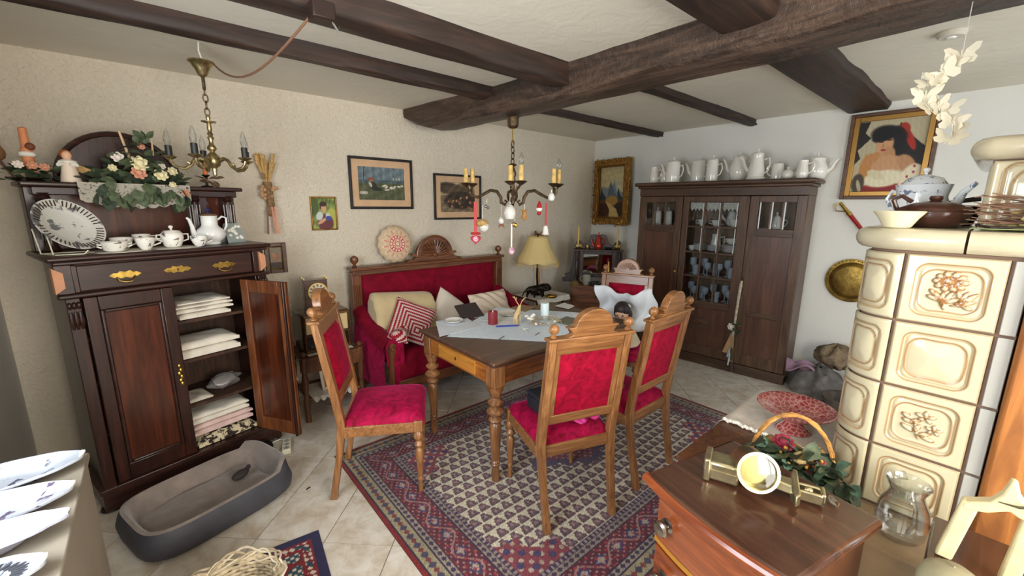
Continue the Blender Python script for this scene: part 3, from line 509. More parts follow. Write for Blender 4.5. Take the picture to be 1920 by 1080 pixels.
for k, (a0, a1) in enumerate(((.004, .432), (1.05, CW-.004))):
    dd = part('door', frame(a0, a1, .1, 1.695, .07, .07, .11, .055), M_CAB, t, bev=.003); i0, i1 = a0+.07, a1-.07
    cb('door_rail', (i0, -.021, 1.335, i1, -.001, 1.405), M_CABX, dd); cb('door_rail', (i0, -.021, .585, i1, -.001, .635), M_CABX, dd)
    mb = MB(); [mb.prism([(i0+.012+.03*j, 1.36), (i0+.027+.03*j, 1.348), (i0+.042+.03*j, 1.36), (i0+.027+.03*j, 1.385)], -.001, .004) for j in range(int((i1-i0-.02)/.03))]; part('carved_strip', mb, M_CABX, dd)
    cb('door_panel', (i0-.004, -.014, .63, i1+.004, -.008, 1.338), M_CABP, dd, 0); cb('door_panel', (i0-.004, -.014, .205, i1+.004, -.008, .59), M_CABP, dd, 0)
    pw = (i1-i0)/3
    for j in range(3):
        g = cb('pane', (i0+pw*j+.006, -.012, 1.404, i0+pw*(j+1)-.006, -.009, 1.642), M_THIN, dd, 0)
        if k == 0: cb('bevelled_edge', (i0+pw*(j+1)-.017, -.0088, 1.405, i0+pw*(j+1)-.007, -.0072, 1.64), M_BEV, g, 0)
        if j: cb('glazing_bar', (i0+pw*j-.007, -.02, 1.403, i0+pw*j+.007, -.002, 1.643), M_CAB, dd, .002)
dd = part('door', frame(.44, 1.042, .1, 1.695, .085, .058, .1, .055), M_CAB, t, bev=.003); i0, i1 = .525, .984
cb('door_rail', (i0, -.021, .59, i1, -.001, .662), M_CABX, dd); cb('door_panel', (i0-.004, -.014, .19, i1+.004, -.008, .595), M_CABP, dd, 0)
cv_ = cb('carved_panel', (.70, -.01, .36, .95, .0, .50), M_CABX, dd, .004); mb = MB(); [mb.tube([(.825+.1*cos(a)*r_, .001, .43+.05*sin(a)*r_) for a, r_ in [(q*.5+k*2.1, .3+.08*q) for q in range(8)]], .004, 5) for k in range(3)]; part('carving', mb, M_CABX, cv_)
pw = (i1-i0)/3; zz = [.662, .905, 1.147, 1.40, 1.64]
for j in range(3):
    for k in range(4):
        g = cb('pane', (i0+pw*j+.007, -.012, zz[k]+.007, i0+pw*(j+1)-.007, -.009, zz[k+1]-.007), M_THIN, dd, 0)
        if k > 1: cb('bevelled_edge', (i0+pw*j+.009, -.0088, zz[k]+.01, i0+pw*j+.016, -.0072, zz[k+1]-.01), M_BEV, g, 0)
for j in (1, 2): cb('glazing_bar', (i0+pw*j-.008, -.02, .66, i0+pw*j+.008, -.002, 1.642), M_CAB, dd, .002)
for k in (1, 2, 3): cb('glazing_bar', (i0, -.0205, zz[k]-.009, i1, -.003, zz[k]+.009), M_CABX, dd, .002)
for s_, z_ in ((1.075, .93), (.425, .86)): part('key_plate', MB().lathe([(.012, 0), (.012, .003), (.004, .006)], 10).xf(Matrix.Translation((s_, 0, z_)) @ Matrix.Rotation(-pi/2, 4, 'X')), M_BRASS, t)
# ================================================================== TILED STOVE
def sdrr(x, y, hx_, hy_, r): qx, qy = np.abs(x)-hx_+r, np.abs(y)-hy_+r; return np.hypot(np.maximum(qx, 0), np.maximum(qy, 0))+np.minimum(np.maximum(qx, qy), 0)-r
def stove_tile(kind, w, h, nx=84, ny=84, wrap=None):
    X, Y = np.meshgrid(np.linspace(-w/2, w/2, nx), np.linspace(-h/2, h/2, ny)); sx_ = w/.215
    edge = np.minimum(w/2-np.abs(X), h/2-np.abs(Y)); H = .006*np.clip(edge/.005, 0, 1)**.5
    d1 = sdrr(X/sx_, Y, .080, .082, .03); d2 = sdrr(X/sx_, Y+.0, .064, .068, .035)-.004*np.cos(np.arctan2(Y, X)*2)
    if kind == 'arch': d1 = sdrr(X/sx_, Y-.0, .084, .092, .03); d2 = np.maximum(sdrr(X/sx_, Y+.0, .062, .082, .055), -Y-.082)
    brown = np.zeros_like(X); S = lambda d, a, b_: np.clip((d-a)/(b_-a), 0, 1)
    H += -.006*S(-d1, 0, .006)+.003*S(-d1, .006, .014)-.004*S(-d2, 0, .005)
    brown += np.exp(-(d1/.0022)**2)*.9+np.exp(-((d1+.007)/.0016)**2)*.5+np.exp(-(d2/.0022)**2)*.9+np.exp(-((edge-.002)/.002)**2)*.35
    if kind in ('plain', 'arch'): H += .010*np.clip(S(-d2, .002, .05), 0, 1)**.7; brown += np.exp(-((d2+.005)/.002)**2)*.35
    els = []
    if kind == 'sunflower':
        for i in range(10): a = 2*pi*i/10; els.append((-.002+.026*cos(a), .031+.019*sin(a), .0125, .0085, a))
        els.append((-.002, .031, .019, .014, 0))
        for bx, by, a, l in ((-.028, -.012, 2.4, .02), (-.03, -.024, 2.8, .018), (-.02, -.02, 2.1, .018), (-.012, -.024, 1.6, .02), (.0, -.018, 1.2, .02), (.01, -.026, .5, .018), (.024, -.012, 1.9, .02), (.032, -.016, 1.3, .02), (.044, -.014, .8, .02), (.036, -.03, .3, .02), (.042, -.042, -.5, .012)): els.append((bx, by, l, .006, a))
        els += [(-.006, -.042, .004, .014, 0), (.024, -.04, .016, .003, .1)]
    if kind == 'blossom':
        for cx_, cy_, R_ in ((.008, .030, .013), (.032, -.006, .011)):
            for i in range(5): a = 2*pi*i/5+.3; els.append((cx_+R_*1.15*cos(a), cy_+R_*.85*sin(a), R_*.72, R_*.42, a))
            els.append((cx_, cy_, .005, .004, 0))
        for bx, by, a, l in ((-.034, .02, 2.7, .014), (-.03, .004, 2.9, .014), (-.012, .01, .6, .013), (-.03, -.02, 2.6, .016), (.012, -.028, .5, .016), (.02, -.04, -.3, .016), (-.006, -.012, 1.2, .012)): els.append((bx, by, l, .0065, a))
        els += [(-.008, -.02, .0028, .028, .25), (-.018, .008, .002, .02, .5)]
    for cx_, cy_, a_, b_, r_ in els:
        x, y = (X/sx_-cx_), (Y-cy_); u, v_ = (x*cos(r_)+y*sin(r_))/a_, (-x*sin(r_)+y*cos(r_))/b_; d = np.sqrt(u*u+v_*v_); k = np.clip(1.1-d*d, 0, 1)**.5; H = np.maximum(H, np.where(k > 0, .001+.0055*k, -1)); brown += .95*np.exp(-((d-1.08)/.19)**2)
        if a_ > .009: brown += .3*np.exp(-(v_/.12)**2)*(d < .85)
    if kind == 'sunflower': m_ = ((X/sx_+.002)/.019)**2+((Y-.031)/.014)**2 < .9; H += m_*.0012*np.sin(X*1600)*np.sin(Y*1600); brown += m_*.5*(np.sin(X*1600)*np.sin(Y*1600) < 0)
    brown = np.clip(brown, 0, 1)[..., None]; colr = np.array([200, 192, 162])*(1-brown)+np.array([142, 98, 56])*brown
    if wrap: P = wrap(X, Y, H)
    else: P = np.stack([X, -H, Y], -1)
    P = P.reshape(-1, 3); i = np.arange(ny-1)[:, None]*nx+np.arange(nx-1)[None]; F = np.stack([i, i+1, i+nx+1, i+nx], -1).reshape(-1, 4)
    me = bpy.data.meshes.new('stove_tile'); me.from_pydata(P.tolist(), [], F.tolist()); me.update(); me.polygons.foreach_set('use_smooth', [True]*len(F))
    a = me.color_attributes.new('col', 'FLOAT_COLOR', 'POINT'); a.data.foreach_set('color', np.concatenate([lin(colr.reshape(-1, 3)), np.ones((nx*ny, 1))], 1).ravel()); me.materials.append(attrmat('stove_glaze', .22, coat=.5)); return me
M_GLZ = plain('stove_cream', (196, 187, 160), .22, coat=.5, vary=.06); M_JOINT = plain('stove_joint', (128, 102, 84), .8); M_GLZW = plain('stove_pale', (182, 182, 176), .35, coat=.2)
t = thing('tiled_stove', 'cream tiled stove with flower reliefs standing beside the oak post', 'stove', (1.83, .18, 0)); ST = t
# local: x into the stove (depth), y towards the photo's left, z up; flat front at x=0 from y=-.225 to y=0, round corner beyond
RC = .11; FY0 = -.262; DEP = .75
def outline(off, n=8):
    pts = [(-off, FY0)]+[(-off, 0.)]
    pts += [(RC-(RC+off)*cos(radians(90*i/n)), (RC+off)*sin(radians(90*i/n))) for i in range(1, n)]+[(RC, RC+off), (DEP, RC+off), (DEP, FY0)]; return pts
def ext(off, z0_, z1_): return MB().prism(outline(off), z0_, z1_, 'xy')
part('masonry_core', ext(-.008, .0, 1.465), M_JOINT, t)
ROWH = .2225
kinds = ['sunflower', 'plain', 'blossom', 'plain']; FT = {k: stove_tile(k, .215, .2155) for k in set(kinds)}
cw = RC*pi/2-.006
def wrapf(X, Y, H): th = (cw/2-X)/cw*radians(86)+radians(2); R_ = RC+H; return np.stack([RC-R_*np.cos(th), R_*np.sin(th), Y], -1)
CT = stove_tile('plain', cw, .2155, 44, 56, wrapf); CT.flip_normals()
for r_, k in enumerate(kinds):
    zc = 1.46-ROWH*(r_+.5)
    o = part('tile', FT[k], None, t); o.location = (-.0, -.112, zc); o.rotation_euler = (0, 0, -pi/2); o['label'] = 'glazed tile with raised sunflower' if k == 'sunflower' else 'glazed tile with raised blossoms' if k == 'blossom' else 'glazed tile with a plain bulged panel'
    o = part('corner_tile', CT, None, t); o.location = (0, 0, zc)
    part('edge_tile', MB().box(-.005, FY0+.002, zc-.107, .01, -.228, zc+.107), M_GLZW, t, bev=.002)
    for k2 in range(2): part('side_tile', MB().box(RC+.004+.22*k2, RC-.006, zc-.107, RC+.216+.22*k2, RC+.005, zc+.107), M_GLZ, t, bev=.003)
def slab_piece(y_lo, y_hi):
    rings = []
    for a in range(9):
        th = -pi/2+pi*a/8; off = .012+.03*cos(th); z_ = 1.501+.034*sin(th); rings.append([(x, min(max(y, y_lo), y_hi), z_) for x, y in outline(off, 10)])
    return MB().loft(rings)
part('slab', slab_piece(-.124, .3), M_GLZ, t, ang=50); part('slab', slab_piece(FY0, -.130), M_GLZ, t, ang=50); part('slab_joint', ext(-.012, 1.468, 1.53), M_JOINT, t)
part('plinth', MB().box(.0, FY0, 0, DEP, RC, .562), plain('hearth_stone', (150, 128, 100), .8, vary=.15, nscale=6), t); part('hearth_bench', MB().box(-.235, FY0, 0, -.002, .06, .56), MATS['hearth_stone'], t, bev=.006)
# upper tower
tx, tyl = .10, -.135
mbt = MB().box(tx, FY0, 1.535, DEP, tyl, 1.742); part('tower_core', mbt, M_GLZ, t, bev=.02); TT = stove_tile('arch', .2, .2, 50, 50)
o = part('tile', TT, None, t); o.location = (tx-.003, tyl-.108, 1.638); o.rotation_euler = (0, 0, -pi/2)
part('tower_cap', MB().loft([[(x, y, 1.742+.034+.034*sin(-pi/2+pi*a/8)) for x, y in ((tx-.004-.034*cos(-pi/2+pi*a/8), FY0), (tx-.004-.034*cos(-pi/2+pi*a/8), tyl), (tx+.02, tyl+.014+.034*cos(-pi/2+pi*a/8)), (DEP, tyl+.014+.034*cos(-pi/2+pi*a/8)), (DEP, FY0))] for a in range(9)]), M_GLZ, t, ang=50)
part('tower_neck', MB().box(tx+.012, FY0, 1.736, DEP, tyl-.004, 1.746), M_JOINT, t)
# ================================================================== SMALL CHEST with bowed front
e1 = Vector((1.04-.95, .562-.175)); CHR = atan2(e1.y, e1.x); CL = e1.length; CZ = .82
M_CST = wood('chest_walnut', (96, 40, 16), (172, 92, 48), 'x', .25, .8, .5, .24); M_CSTOP = wood('chest_top', (48, 28, 20), (92, 60, 44), 'x', .22, .5, .4, .25); M_GOLDW = plain('yellow_inlay', (178, 124, 42), .4)
t = thing('chest_of_drawers', 'small bow-fronted walnut chest of drawers in the right foreground', 'chest of drawers', (.95, .175, 0), CHR); CST = t
def CHP(x, y, z=CZ): return Vector((.95+x*cos(CHR)-y*sin(CHR), .175+x*sin(CHR)+y*cos(CHR), z))
bow = lambda x: .022*(1-((x-CL/2)/(CL/2))**2)
def bowpoly(x0_, x1_, yb, off, n=12): return [(x0_, yb)]+[(x0_+(x1_-x0_)*i/n, off+bow(x0_+(x1_-x0_)*i/n)) for i in range(n+1)]+[(x1_, yb)]
part('carcass', MB().prism(bowpoly(.012, CL-.012, -.375, -.03), .05, CZ-.03, 'xy'), M_CSTOP, t, bev=.004)
part('top', MB().prism(bowpoly(-.014, CL+.012, -.39, .012), CZ-.03, CZ, 'xy'), M_CSTOP, t, bev=.012); part('top_edge', MB().tube([(x, .010+bow(x), CZ-.016) for x in chain(-.012, CL+.012, 14)], .0145, 10), M_CST, t)
M_KNOB = plain('pewter_knob', (150, 144, 136), .28, 1.)
for k in range(4):
    zt = CZ-.045-.175*k; d = part('drawer', MB().prism(bowpoly(.03, CL-.03, -.10, -.012), zt-.15, zt, 'xy'), M_CST, t, bev=.004)
    part('inlay_rail', MB().prism(bowpoly(.02, CL-.02, -.10, -.018), zt-.170, zt-.154, 'xy'), M_GOLDW if k == 0 else M_CST, t)
    for x in (.075, CL-.075):
        o = part('knob', MB().lathe([(.02, 0), (.021, .004), (.011, .008), (.012, .018), (.022, .024), (.024, .032), (.018, .038), (.006, .04)], 16).xf(Matrix.Translation((x, -.014+bow(x), zt-.075)) @ Matrix.Rotation(-pi/2, 4, 'X')), M_KNOB, d)
for x in (.04, CL-.04):
    for y in (-.05, -.31): part('foot', MB().box(x-.025, y-.025, 0, x+.025, y+.025, .05), M_CST, t, bev=.004)
# ================================================================== WINDOW LEDGE with platters
M_LED = plain('ledge_beige', (156, 146, 130), .55, vary=.06, nscale=3)
led = thing('window_ledge_box', 'plain beige boxed ledge along the left wall carrying platters', 'ledge', (-.46, .95, 0)); part('ledge_body', MB().box(-.225, -.88, .0, .215, .86, .78), M_LED, led, bev=.004); part('ledge_top', MB().box(-.228, -.885, .78, .222, .872, .80), M_LED, led, bev=.004)
M_PORC = plain('white_porcelain', (236, 236, 232), .12, coat=.6); M_PORCG = spotted('porcelain_grey_flowers', (190, 196, 208), (92, 96, 114), 26, .62, .12)
def platter(label, c, ax, ay, rz, tilt, lattice=False, scallop=.02, deep=.03, h=None, mat=None):
    t = thing('platter', label, 'platter', c, rz, 'platters on the ledge'); n = 56; rings = []; N_ = 7
    for i in range(N_+1):
        f = [.02, .45, .6, .66, .75, .88, .985, 1.0][i]; z_ = [0, 0, .002, .010, deep*.55, deep*.85, deep, deep-.004][i]; ring = []
        for j in range(n):
            a = 2*pi*j/n; s_ = 1+scallop*abs(sin(a*6))*(f > .8)-(.0); ring.append((ax*f*s_*cos(a), ay*f*s_*sin(a), .004+z_))
        rings.append(ring)
    under = [[(p[0]*.99, p[1]*.99, p[2]-.004) for p in r_] for r_ in rings]; mb = MB().loft(rings+under[::-1], caps=True); b_ = part('dish', mb, mat or M_PORCG, t, ang=60)
    if lattice:
        mb = MB(); [mb.box(-.003, -.016, -.001, .003, .016, .002).xf(Matrix.Translation((ax*.82*cos(a), ay*.82*sin(a), .004+deep*.74)) @ Matrix.Rotation(a+pi/2, 4, 'Z') @ Matrix.Rotation(.0, 4, 'X'), len(mb.v)-8) for a in [2*pi*k/44 for k in range(44)]]; part('pierced_slots', mb, plain('slot_dark', (70, 72, 78), .5), b_)
    for k in (0, 1): part('rim_grip', MB().tube([(ax*(.98+.03*sin(pi*i/6))*cos(pi*k+(i-3)*.06), ay*.98*sin(pi*k+(i-3)*.06), deep+.003+.006*sin(pi*i/6)) for i in range(7)], .004, 6), plain('white_porcelain', (236, 236, 232), .12), t)
    t.rotation_euler = (tilt[0], tilt[1], rz); return t
LZ = .80
platter('oval white platter with grey flowers, farthest on the ledge', (-.445, 1.735, LZ+.002), .205, .088, radians(3), (0, 0))
platter('oval white platter with purple-grey flowers, second on the ledge', (-.445, 1.553, LZ+.002), .20, .086, radians(2), (0, 0), mat=spotted('porcelain_purple', (190, 194, 208), (102, 90, 112), 22, .63, .12))
platter('fluted porcelain dish with beaded rim, third on the ledge', (-.445, 1.395, LZ+.002), .205, .064, radians(2), (0, 0), scallop=.05, deep=.04, mat=plain('lilac_porcelain', (184, 186, 206), .1, coat=.7))
platter('pierced porcelain dish nearest the viewer on the ledge', (-.45, 1.245, LZ+.002), .19, .076, radians(2), (0, 0), True, .03)
# ================================================================== RADIO TABLE between sideboard and sofa
M_RT = wood('radio_table_wood', (58, 32, 18), (118, 74, 42), 'z', .4); M_RAD = wood('radio_walnut', (44, 26, 17), (92, 58, 36), 'x', .25, .8, .4); M_LACE = plain('white_linen', (222, 216, 202), .9, vary=.06, nscale=20, bumpy=.5, bscale=120)
t = thing('side_table', 'small turned-leg side table holding an old radio beside the sofa', 'table', (.93, 3.30, 0))
part('table_top', MB().box(-.22, -.19, .47, .215, .19, .495), M_RT, t, bev=.004); part('lower_shelf', MB().box(-.2, -.17, .16, .2, .17, .18), M_RT, t, bev=.004); part('drawer_front', MB().box(-.19, -.185, .38, .19, -.17, .47), M_RT, t, bev=.003)
for sx in (-1, 1):
    for sy in (-1, 1):
        part('leg', MB().lathe([(.02, 0), (.02, .05), (.014, .07), (.022, .12), (.024, .16), (.02, .2), (.014, .23), (.02, .26), (.024, .34), (.018, .38), (.028, .40), (.028, .5), (.012, .505), (.02, .515), (.024, .525), (.014, .54), (.003, .545)], 12, (sx*.205, sy*.165, 0)), M_RT, t)
solo('table_runner', MB().slab(lambda u, v: (-.165+.33*u, -.14+.28*v, .4955+.0035+.0012*sin(u*30)*sin(v*26)), 14, 10, .0015), M_LACE, 'small white cloth under the old radio', 'cloth', (.93, 3.30, 0))
r = thing('radio', 'old wooden table radio with cream grille beneath the clock', 'radio', (.925, 3.32, .5)); part('case', MB().box(-.175, -.13, 0, .175, .12, .30), M_RAD, r, bev=.02)
part('grille', MB().box(-.15, -.135, .15, .15, -.129, .275), plain('radio_cloth', (196, 172, 128), .9, bumpy=.4, bscale=200), r, bev=.004); part('dial', MB().box(-.15, -.135, .03, .15, -.129, .13), plain('radio_dial', (34, 24, 18), .15), r, bev=.004)
part('brass_trim', MB().tube([(-.158, -.134, .02), (.158, -.134, .02), (.158, -.134, .285), (-.158, -.134, .285)], .003, 6, True), M_BRASS, r)
for x in (-.12, .12): part('knob', MB().lathe([(.018, 0), (.018, .012), (.012, .016)], 14).xf(Matrix.Translation((x, -.134, .05)) @ Matrix.Rotation(pi/2, 4, 'X')), M_DK, r)
c = thing('mantel_clock', 'small wooden clock with round cream dial standing on the radio', 'clock', (.885, 3.30, .80), radians(-6)); part('case', MB().box(-.075, -.045, 0, .085, .045, .24), M_RAD, c, bev=.003)
part('dial', MB().lathe([(.001, 0), (.066, 0), (.068, .003), (.06, .004), (.001, .004)], 28).xf(Matrix.Translation((.015, -.046, .15)) @ Matrix.Rotation(pi/2, 4, 'X')), plain('clock_dial', (206, 196, 168), .4), c); part('bezel', MB().tube([(.015+.066*cos(2*pi*k/28), -.049, .15+.066*sin(2*pi*k/28)) for k in range(28)], .004, 6, True), M_BRASS, c)
mb = MB(); [mb.box(-.006, -.0012, .040, .006, 0, .058).xf(Matrix.Translation((.015, -.0505, .15)) @ Matrix.Rotation(2*pi*k/12, 4, 'Y'), len(mb.v)-8) for k in range(12)]; part('numerals', mb, plain('numeral_brown', (120, 100, 66), .5), c)
mb = MB().tube([(.015, -.053, .15), (.045, -.053, .168)], .002, 5); mb.tube([(.015, -.053, .15), (-.005, -.053, .142)], .0026, 5); part('hands', mb, M_DK, c)
for x, y in ((-.072, -.04), (.082, -.04), (.082, .04), (-.072, .04)): part('spike', MB().lathe([(.003, 0), (.004, .006), (.001, .018)], 6, (x, y, .24)), M_BRASS, c)
f = thing('framed_photo', 'white framed photo leaning on the lower shelf of radio table', 'photo', (.93, 3.22, .183), radians(10)); part('frame', frame(-.075, .075, 0, .19, .022, .022, .022, .022, -.008, .008), plain('white_frame', (222, 214, 196), .5), f, bev=.003); part('print', MB().box(-.055, -.003, .02, .055, .002, .17), plain('print_brown', (150, 110, 84), .6, vary=.3, nscale=25), f); f.rotation_euler = (radians(-12), 0, radians(10))
solo('lace_mat', MB().slab(lambda u, v: (-.17+.34*u, -.202+.3*v, .1805+.003-.03*max(0, (.09-v)/.09)*abs(sin(u*22))), 40, 10, .0015), M_LACE, 'white lace mat hanging over lower shelf of radio table', 'doily', (.93, 3.30, 0))
# ================================================================== LAMP TABLE right of the sofa
t = thing('lamp_table', 'small dark table with white doily between sofa and corner drawers', 'table', (3.24, 3.25, 0)); part('table_top', MB().box(-.24, -.2, .585, .24, .2, .61), M_RT, t, bev=.005)
for sx in (-1, 1):
    for sy in (-1, 1): part('leg', MB().lathe([(.014, 0), (.018, .1), (.013, .14), (.022, .3), (.016, .5), (.024, .585)], 10, (sx*.2, sy*.16, 0)), M_RT, t)
solo('doily', MB().slab(lambda u, v: (-.25+.5*u, -.225+.41*v, .6155-(.05*max(0, .05-v)/.05)+.002*sin(u*20)), 24, 16, .002), M_LACE, 'white doily draped over the lamp table edge', 'doily', (3.24, 3.25, 0))
M_BRZ = plain('dark_bronze', (44, 38, 30), .35, .8, vary=.3, nscale=20)
def skin_body(name, pts, edges, rad, mat, parent=None, sub=2):
    me = bpy.data.meshes.new(name); me.from_pydata(pts, edges, []); o = bpy.data.objects.new(name, me); COL.objects.link(o); m_ = o.modifiers.new('skin', 'SKIN'); m_.use_smooth_shade = True
    for i, r_ in enumerate(rad): me.skin_vertices[0].data[i].radius = (r_, r_) if not isinstance(r_, tuple) else r_
    me.skin_vertices[0].data[0].use_root = True; s_ = o.modifiers.new('sub', 'SUBSURF'); s_.levels = s_.render_levels = sub; me.materials.append(mat)
    dg = bpy.context.evaluated_depsgraph_get(); dg.update(); m2 = bpy.data.meshes.new_from_object(o.evaluated_get(dg)); bpy.data.objects.remove(o); m2.polygons.foreach_set('use_smooth', [True]*len(m2.polygons))
    o = bpy.data.objects.new(name, m2); COL.objects.link(o); o.parent = parent; return o
lp = thing('table_lamp', 'table lamp with fringed cream shade and dark stem behind the lion', 'lamp', (3.20, 3.27, .618)); part('base', MB().lathe([(.07, 0), (.072, .012), (.05, .02), (.02, .03)], 20), M_BRZ, lp); part('stem', MB().tube([(0, 0, .02), (.004, 0, .12), (-.005, 0, .22), (.0, 0, .36), (0, 0, .66)], [.014, .011, .012, .008, .006], 8), M_BRZ, lp)
m, nt, b = newmat('lamp_cloth'); b.inputs['Base Color'].default_value = L4((216, 192, 132)); b.inputs['Roughness'].default_value = .8; b.inputs['Transmission Weight'].default_value = 0; M_SHADE = m; bump(nt, b, noise(nt, coords(nt, (1, 1, .05)), 60, 3), .3, .004)
n = 64; prof = [(.115, .645), (.118, .62), (.135, .56), (.165, .49), (.205, .42), (.235, .375)]
mb = MB().loft([[(r_*(1+.012*cos(j*2*pi*16/n)*(k/5))*cos(2*pi*j/n), r_*(1+.012*cos(j*2*pi*16/n)*(k/5))*sin(2*pi*j/n), z_-(.018*abs(sin(j*pi*8/n)) if k == 5 else 0)) for j in range(n)] for k, (r_, z_) in enumerate(prof)], caps=False); sh = part('lamp_shade', mb, M_SHADE, lp, ang=60); sd_ = sh.modifiers.new('s', 'SOLIDIFY'); sd_.thickness = .002
mb = MB(); [mb.tube([(.236*cos(a), .236*sin(a), .368-.012*abs(sin(a*4))), (.237*cos(a), .237*sin(a), .335-.012*abs(sin(a*4)))], [.0022, .0035], 4) for a in [2*pi*k/96 for k in range(96)]]; part('fringe', mb, plain('fringe_gold', (206, 172, 100), .7), sh)
mb = MB(); [mb.tube([(.205*cos(2*pi*(k+u)/8)*(1+.0), .205*sin(2*pi*(k+u)/8), .425-.035*sin(pi*u)) for u in chain(0, 1, 8)], .004, 5) for k in range(8)]; part('scallop_trim', mb, plain('fringe_cream', (222, 198, 140), .7), sh); part('finial', MB().ball((0, 0, .665), .012), M_BRZ, lp)
li = thing('lion_figure', 'dark bronze prowling lion figure at the foot of the table lamp', 'figurine', (3.08, 3.15, .618), radians(-12))
skin_body('body', [(-.02, 0, .10), (.05, 0, .105), (.10, 0, .108), (.135, 0, .10), (.165, 0, .085), (.185, 0, .075), (-.08, 0, .10), (-.11, 0, .095), (-.14, 0, .085), (-.165, 0, .06), (-.18, 0, .03), (.09, .022, .06), (.10, .024, .01), (.115, .024, .005), (.06, -.024, .06), (.05, -.026, .01), (.065, -.026, .005), (-.09, .022, .06), (-.11, .024, .03), (-.10, .024, .005), (-.06, -.024, .06), (-.04, -.026, .03), (-.05, -.026, .005)],
          [(0, 1), (1, 2), (2, 3), (3, 4), (4, 5), (0, 6), (6, 7), (7, 8), (8, 9), (9, 10), (2, 11), (11, 12), (12, 13), (1, 14), (14, 15), (15, 16), (7, 17), (17, 18), (18, 19), (6, 20), (20, 21), (21, 22)], [.034, .04, .044, .046, .03, .014, .036, .03, .012, .008, .007, .018, .012, .008, .018, .012, .008, .02, .012, .008, .02, .012, .008], M_BRZ, li)
mb = MB(); [mb.ball((.115+.04*RND.uniform(-1, 1), .04*RND.uniform(-1, 1), .105+.03*RND.uniform(-1, 1)), .016, 7, 5) for _ in range(16)]; part('mane', mb, M_BRZ, li)
solo('ashtray', MB().lathe([(.05, 0), (.06, .006), (.066, .02), (.062, .03), (.045, .03), (.04, .034), (.02, .038), (.002, .038)], 24), plain('polished_brass', (190, 152, 62), .25, 1.), 'round brass dish on the doily before the lion', 'dish', (3.20, 3.05, .618))
# ================================================================== CORNER DRAWERS and mirror shelf
kr = radians(62+90+90-90)
t = thing('corner_chest', 'small brown two-drawer chest set across the far room corner', 'chest', (4.05, 3.10, 0), radians(-52)); M_KC = wood('corner_chest_wood', (92, 52, 30), (140, 88, 54), 'x', .45); M_KD = wood('mirror_shelf_wood', (38, 26, 20), (74, 52, 40), 'z', .4)
part('body', MB().box(-.3, -.17, .25, .3, .15, .64), M_KC, t, bev=.004); part('top', MB().box(-.31, -.185, .64, .31, .155, .66), M_KC, t, bev=.004)
for k in range(2): d = part('drawer', MB().box(-.285, -.182, .27+.185*k, .285, -.17, .44+.185*k), M_KC, t, bev=.003); part('knob', MB().lathe([(.009, 0), (.012, .012), (.006, .018)], 10).xf(Matrix.Translation((0, -.182, .355+.185*k)) @ Matrix.Rotation(pi/2, 4, 'X')), M_DK, d)
for sx in (-1, 1):
    for y in (-.14, .12): part('leg', MB().box(sx*.27-.02, y-.02, 0, sx*.27+.02, y+.02, .25), M_KC, t)
KZ = .66
t = thing('mirror_shelf', 'dark wooden shelf with small mirror standing on the corner chest', 'shelf', (4.06, 3.11, KZ), radians(-52)); part('mirror', MB().box(-.17, .06, .12, .17, .066, .35), plain('mirror_silver', (220, 222, 220), .03, 1.), t)
part('mirror_frame', frame(-.215, .215, .07, .40, .045, .045, .05, .05, .05, .085), M_KD, t, bev=.004); part('top_board', MB().box(-.3, -.05, .40, .3, .10, .42), M_KD, t, bev=.005)
for sx in (-1, 1):
    part('column', MB().lathe([(.02, .0), (.018, .05), (.01, .07), (.018, .1), (.02, .25), (.012, .3), (.022, .33), (.016, .36), (.022, .40)], 10, (sx*.25, -.02, 0)), M_KD, t)
    part('scroll_bracket', MB().prism([(sx*.22, .0), (sx*.42, .0), (sx*.43, .05), (sx*.38, .06), (sx*.40, .10), (sx*.34, .12), (sx*.31, .2), (sx*.29, .4), (sx*.22, .4)], .06, .085), M_KD, t, bev=.004)
part('crest', MB().prism([(-.26, .42), (-.27, .50), (-.24, .53), (-.2, .5), (-.17, .46), (-.12, .50), (-.09, .585), (-.03, .60), (0, .57), (.03, .60), (.09, .585), (.12, .50), (.17, .46), (.2, .5), (.24, .53), (.27, .50), (.26, .42)], .06, .085), M_KD, t, bev=.004)
# ================================================================== CROCKERY
M_CRM = plain('cream_porcelain', (236, 233, 222), .15, coat=.6); M_SPRIG = spotted('porcelain_sprig', (238, 234, 224), (96, 92, 92), 34, .62, .15, spot2=(150, 70, 60)); M_BLUEW = spotted('porcelain_blue', (228, 232, 234), (112, 128, 152), 34, .6, .14)
def vessel(name, label, cat, loc, rz, prof, mat=None, spout=None, handle=None, lid=None, group=None, n=24, lidmat=None, knobmat=None):
    mat = mat or M_CRM; t = thing(name, label, cat, loc, rz, group); wall = [(max(r_-.004, .001), z_) for r_, z_ in prof[::-1] if z_ > .008]+[(.001, .008)]
    part('body', MB().lathe(prof+wall, n), mat, t, ang=50)
    if spout: part('spout', MB().tube(spout[0], spout[1], 10), mat, t)
    if handle: part('handle', MB().tube(handle[0], handle[1], 8), mat, t)
    if lid:
        l = part('lid', MB().lathe(lid, n), lidmat or mat, t, ang=50); zt = lid[-1][1]; part('knob', MB().lathe([(.006, zt-.002), (.005, zt+.006), (.011, zt+.014), (.01, zt+.022), (.002, zt+.026)], 10), knobmat or lidmat or mat, l)
    return t
def loop(x, z0_, z1_, out, r_=.006, sgn=-1): return ([(sgn*x, 0, z1_), (sgn*(x+out*.8), 0, z1_+.012), (sgn*(x+out), 0, (z0_+z1_)/2+.02), (sgn*(x+out*.7), 0, z0_+.02), (sgn*x, 0, z0_)], r_)
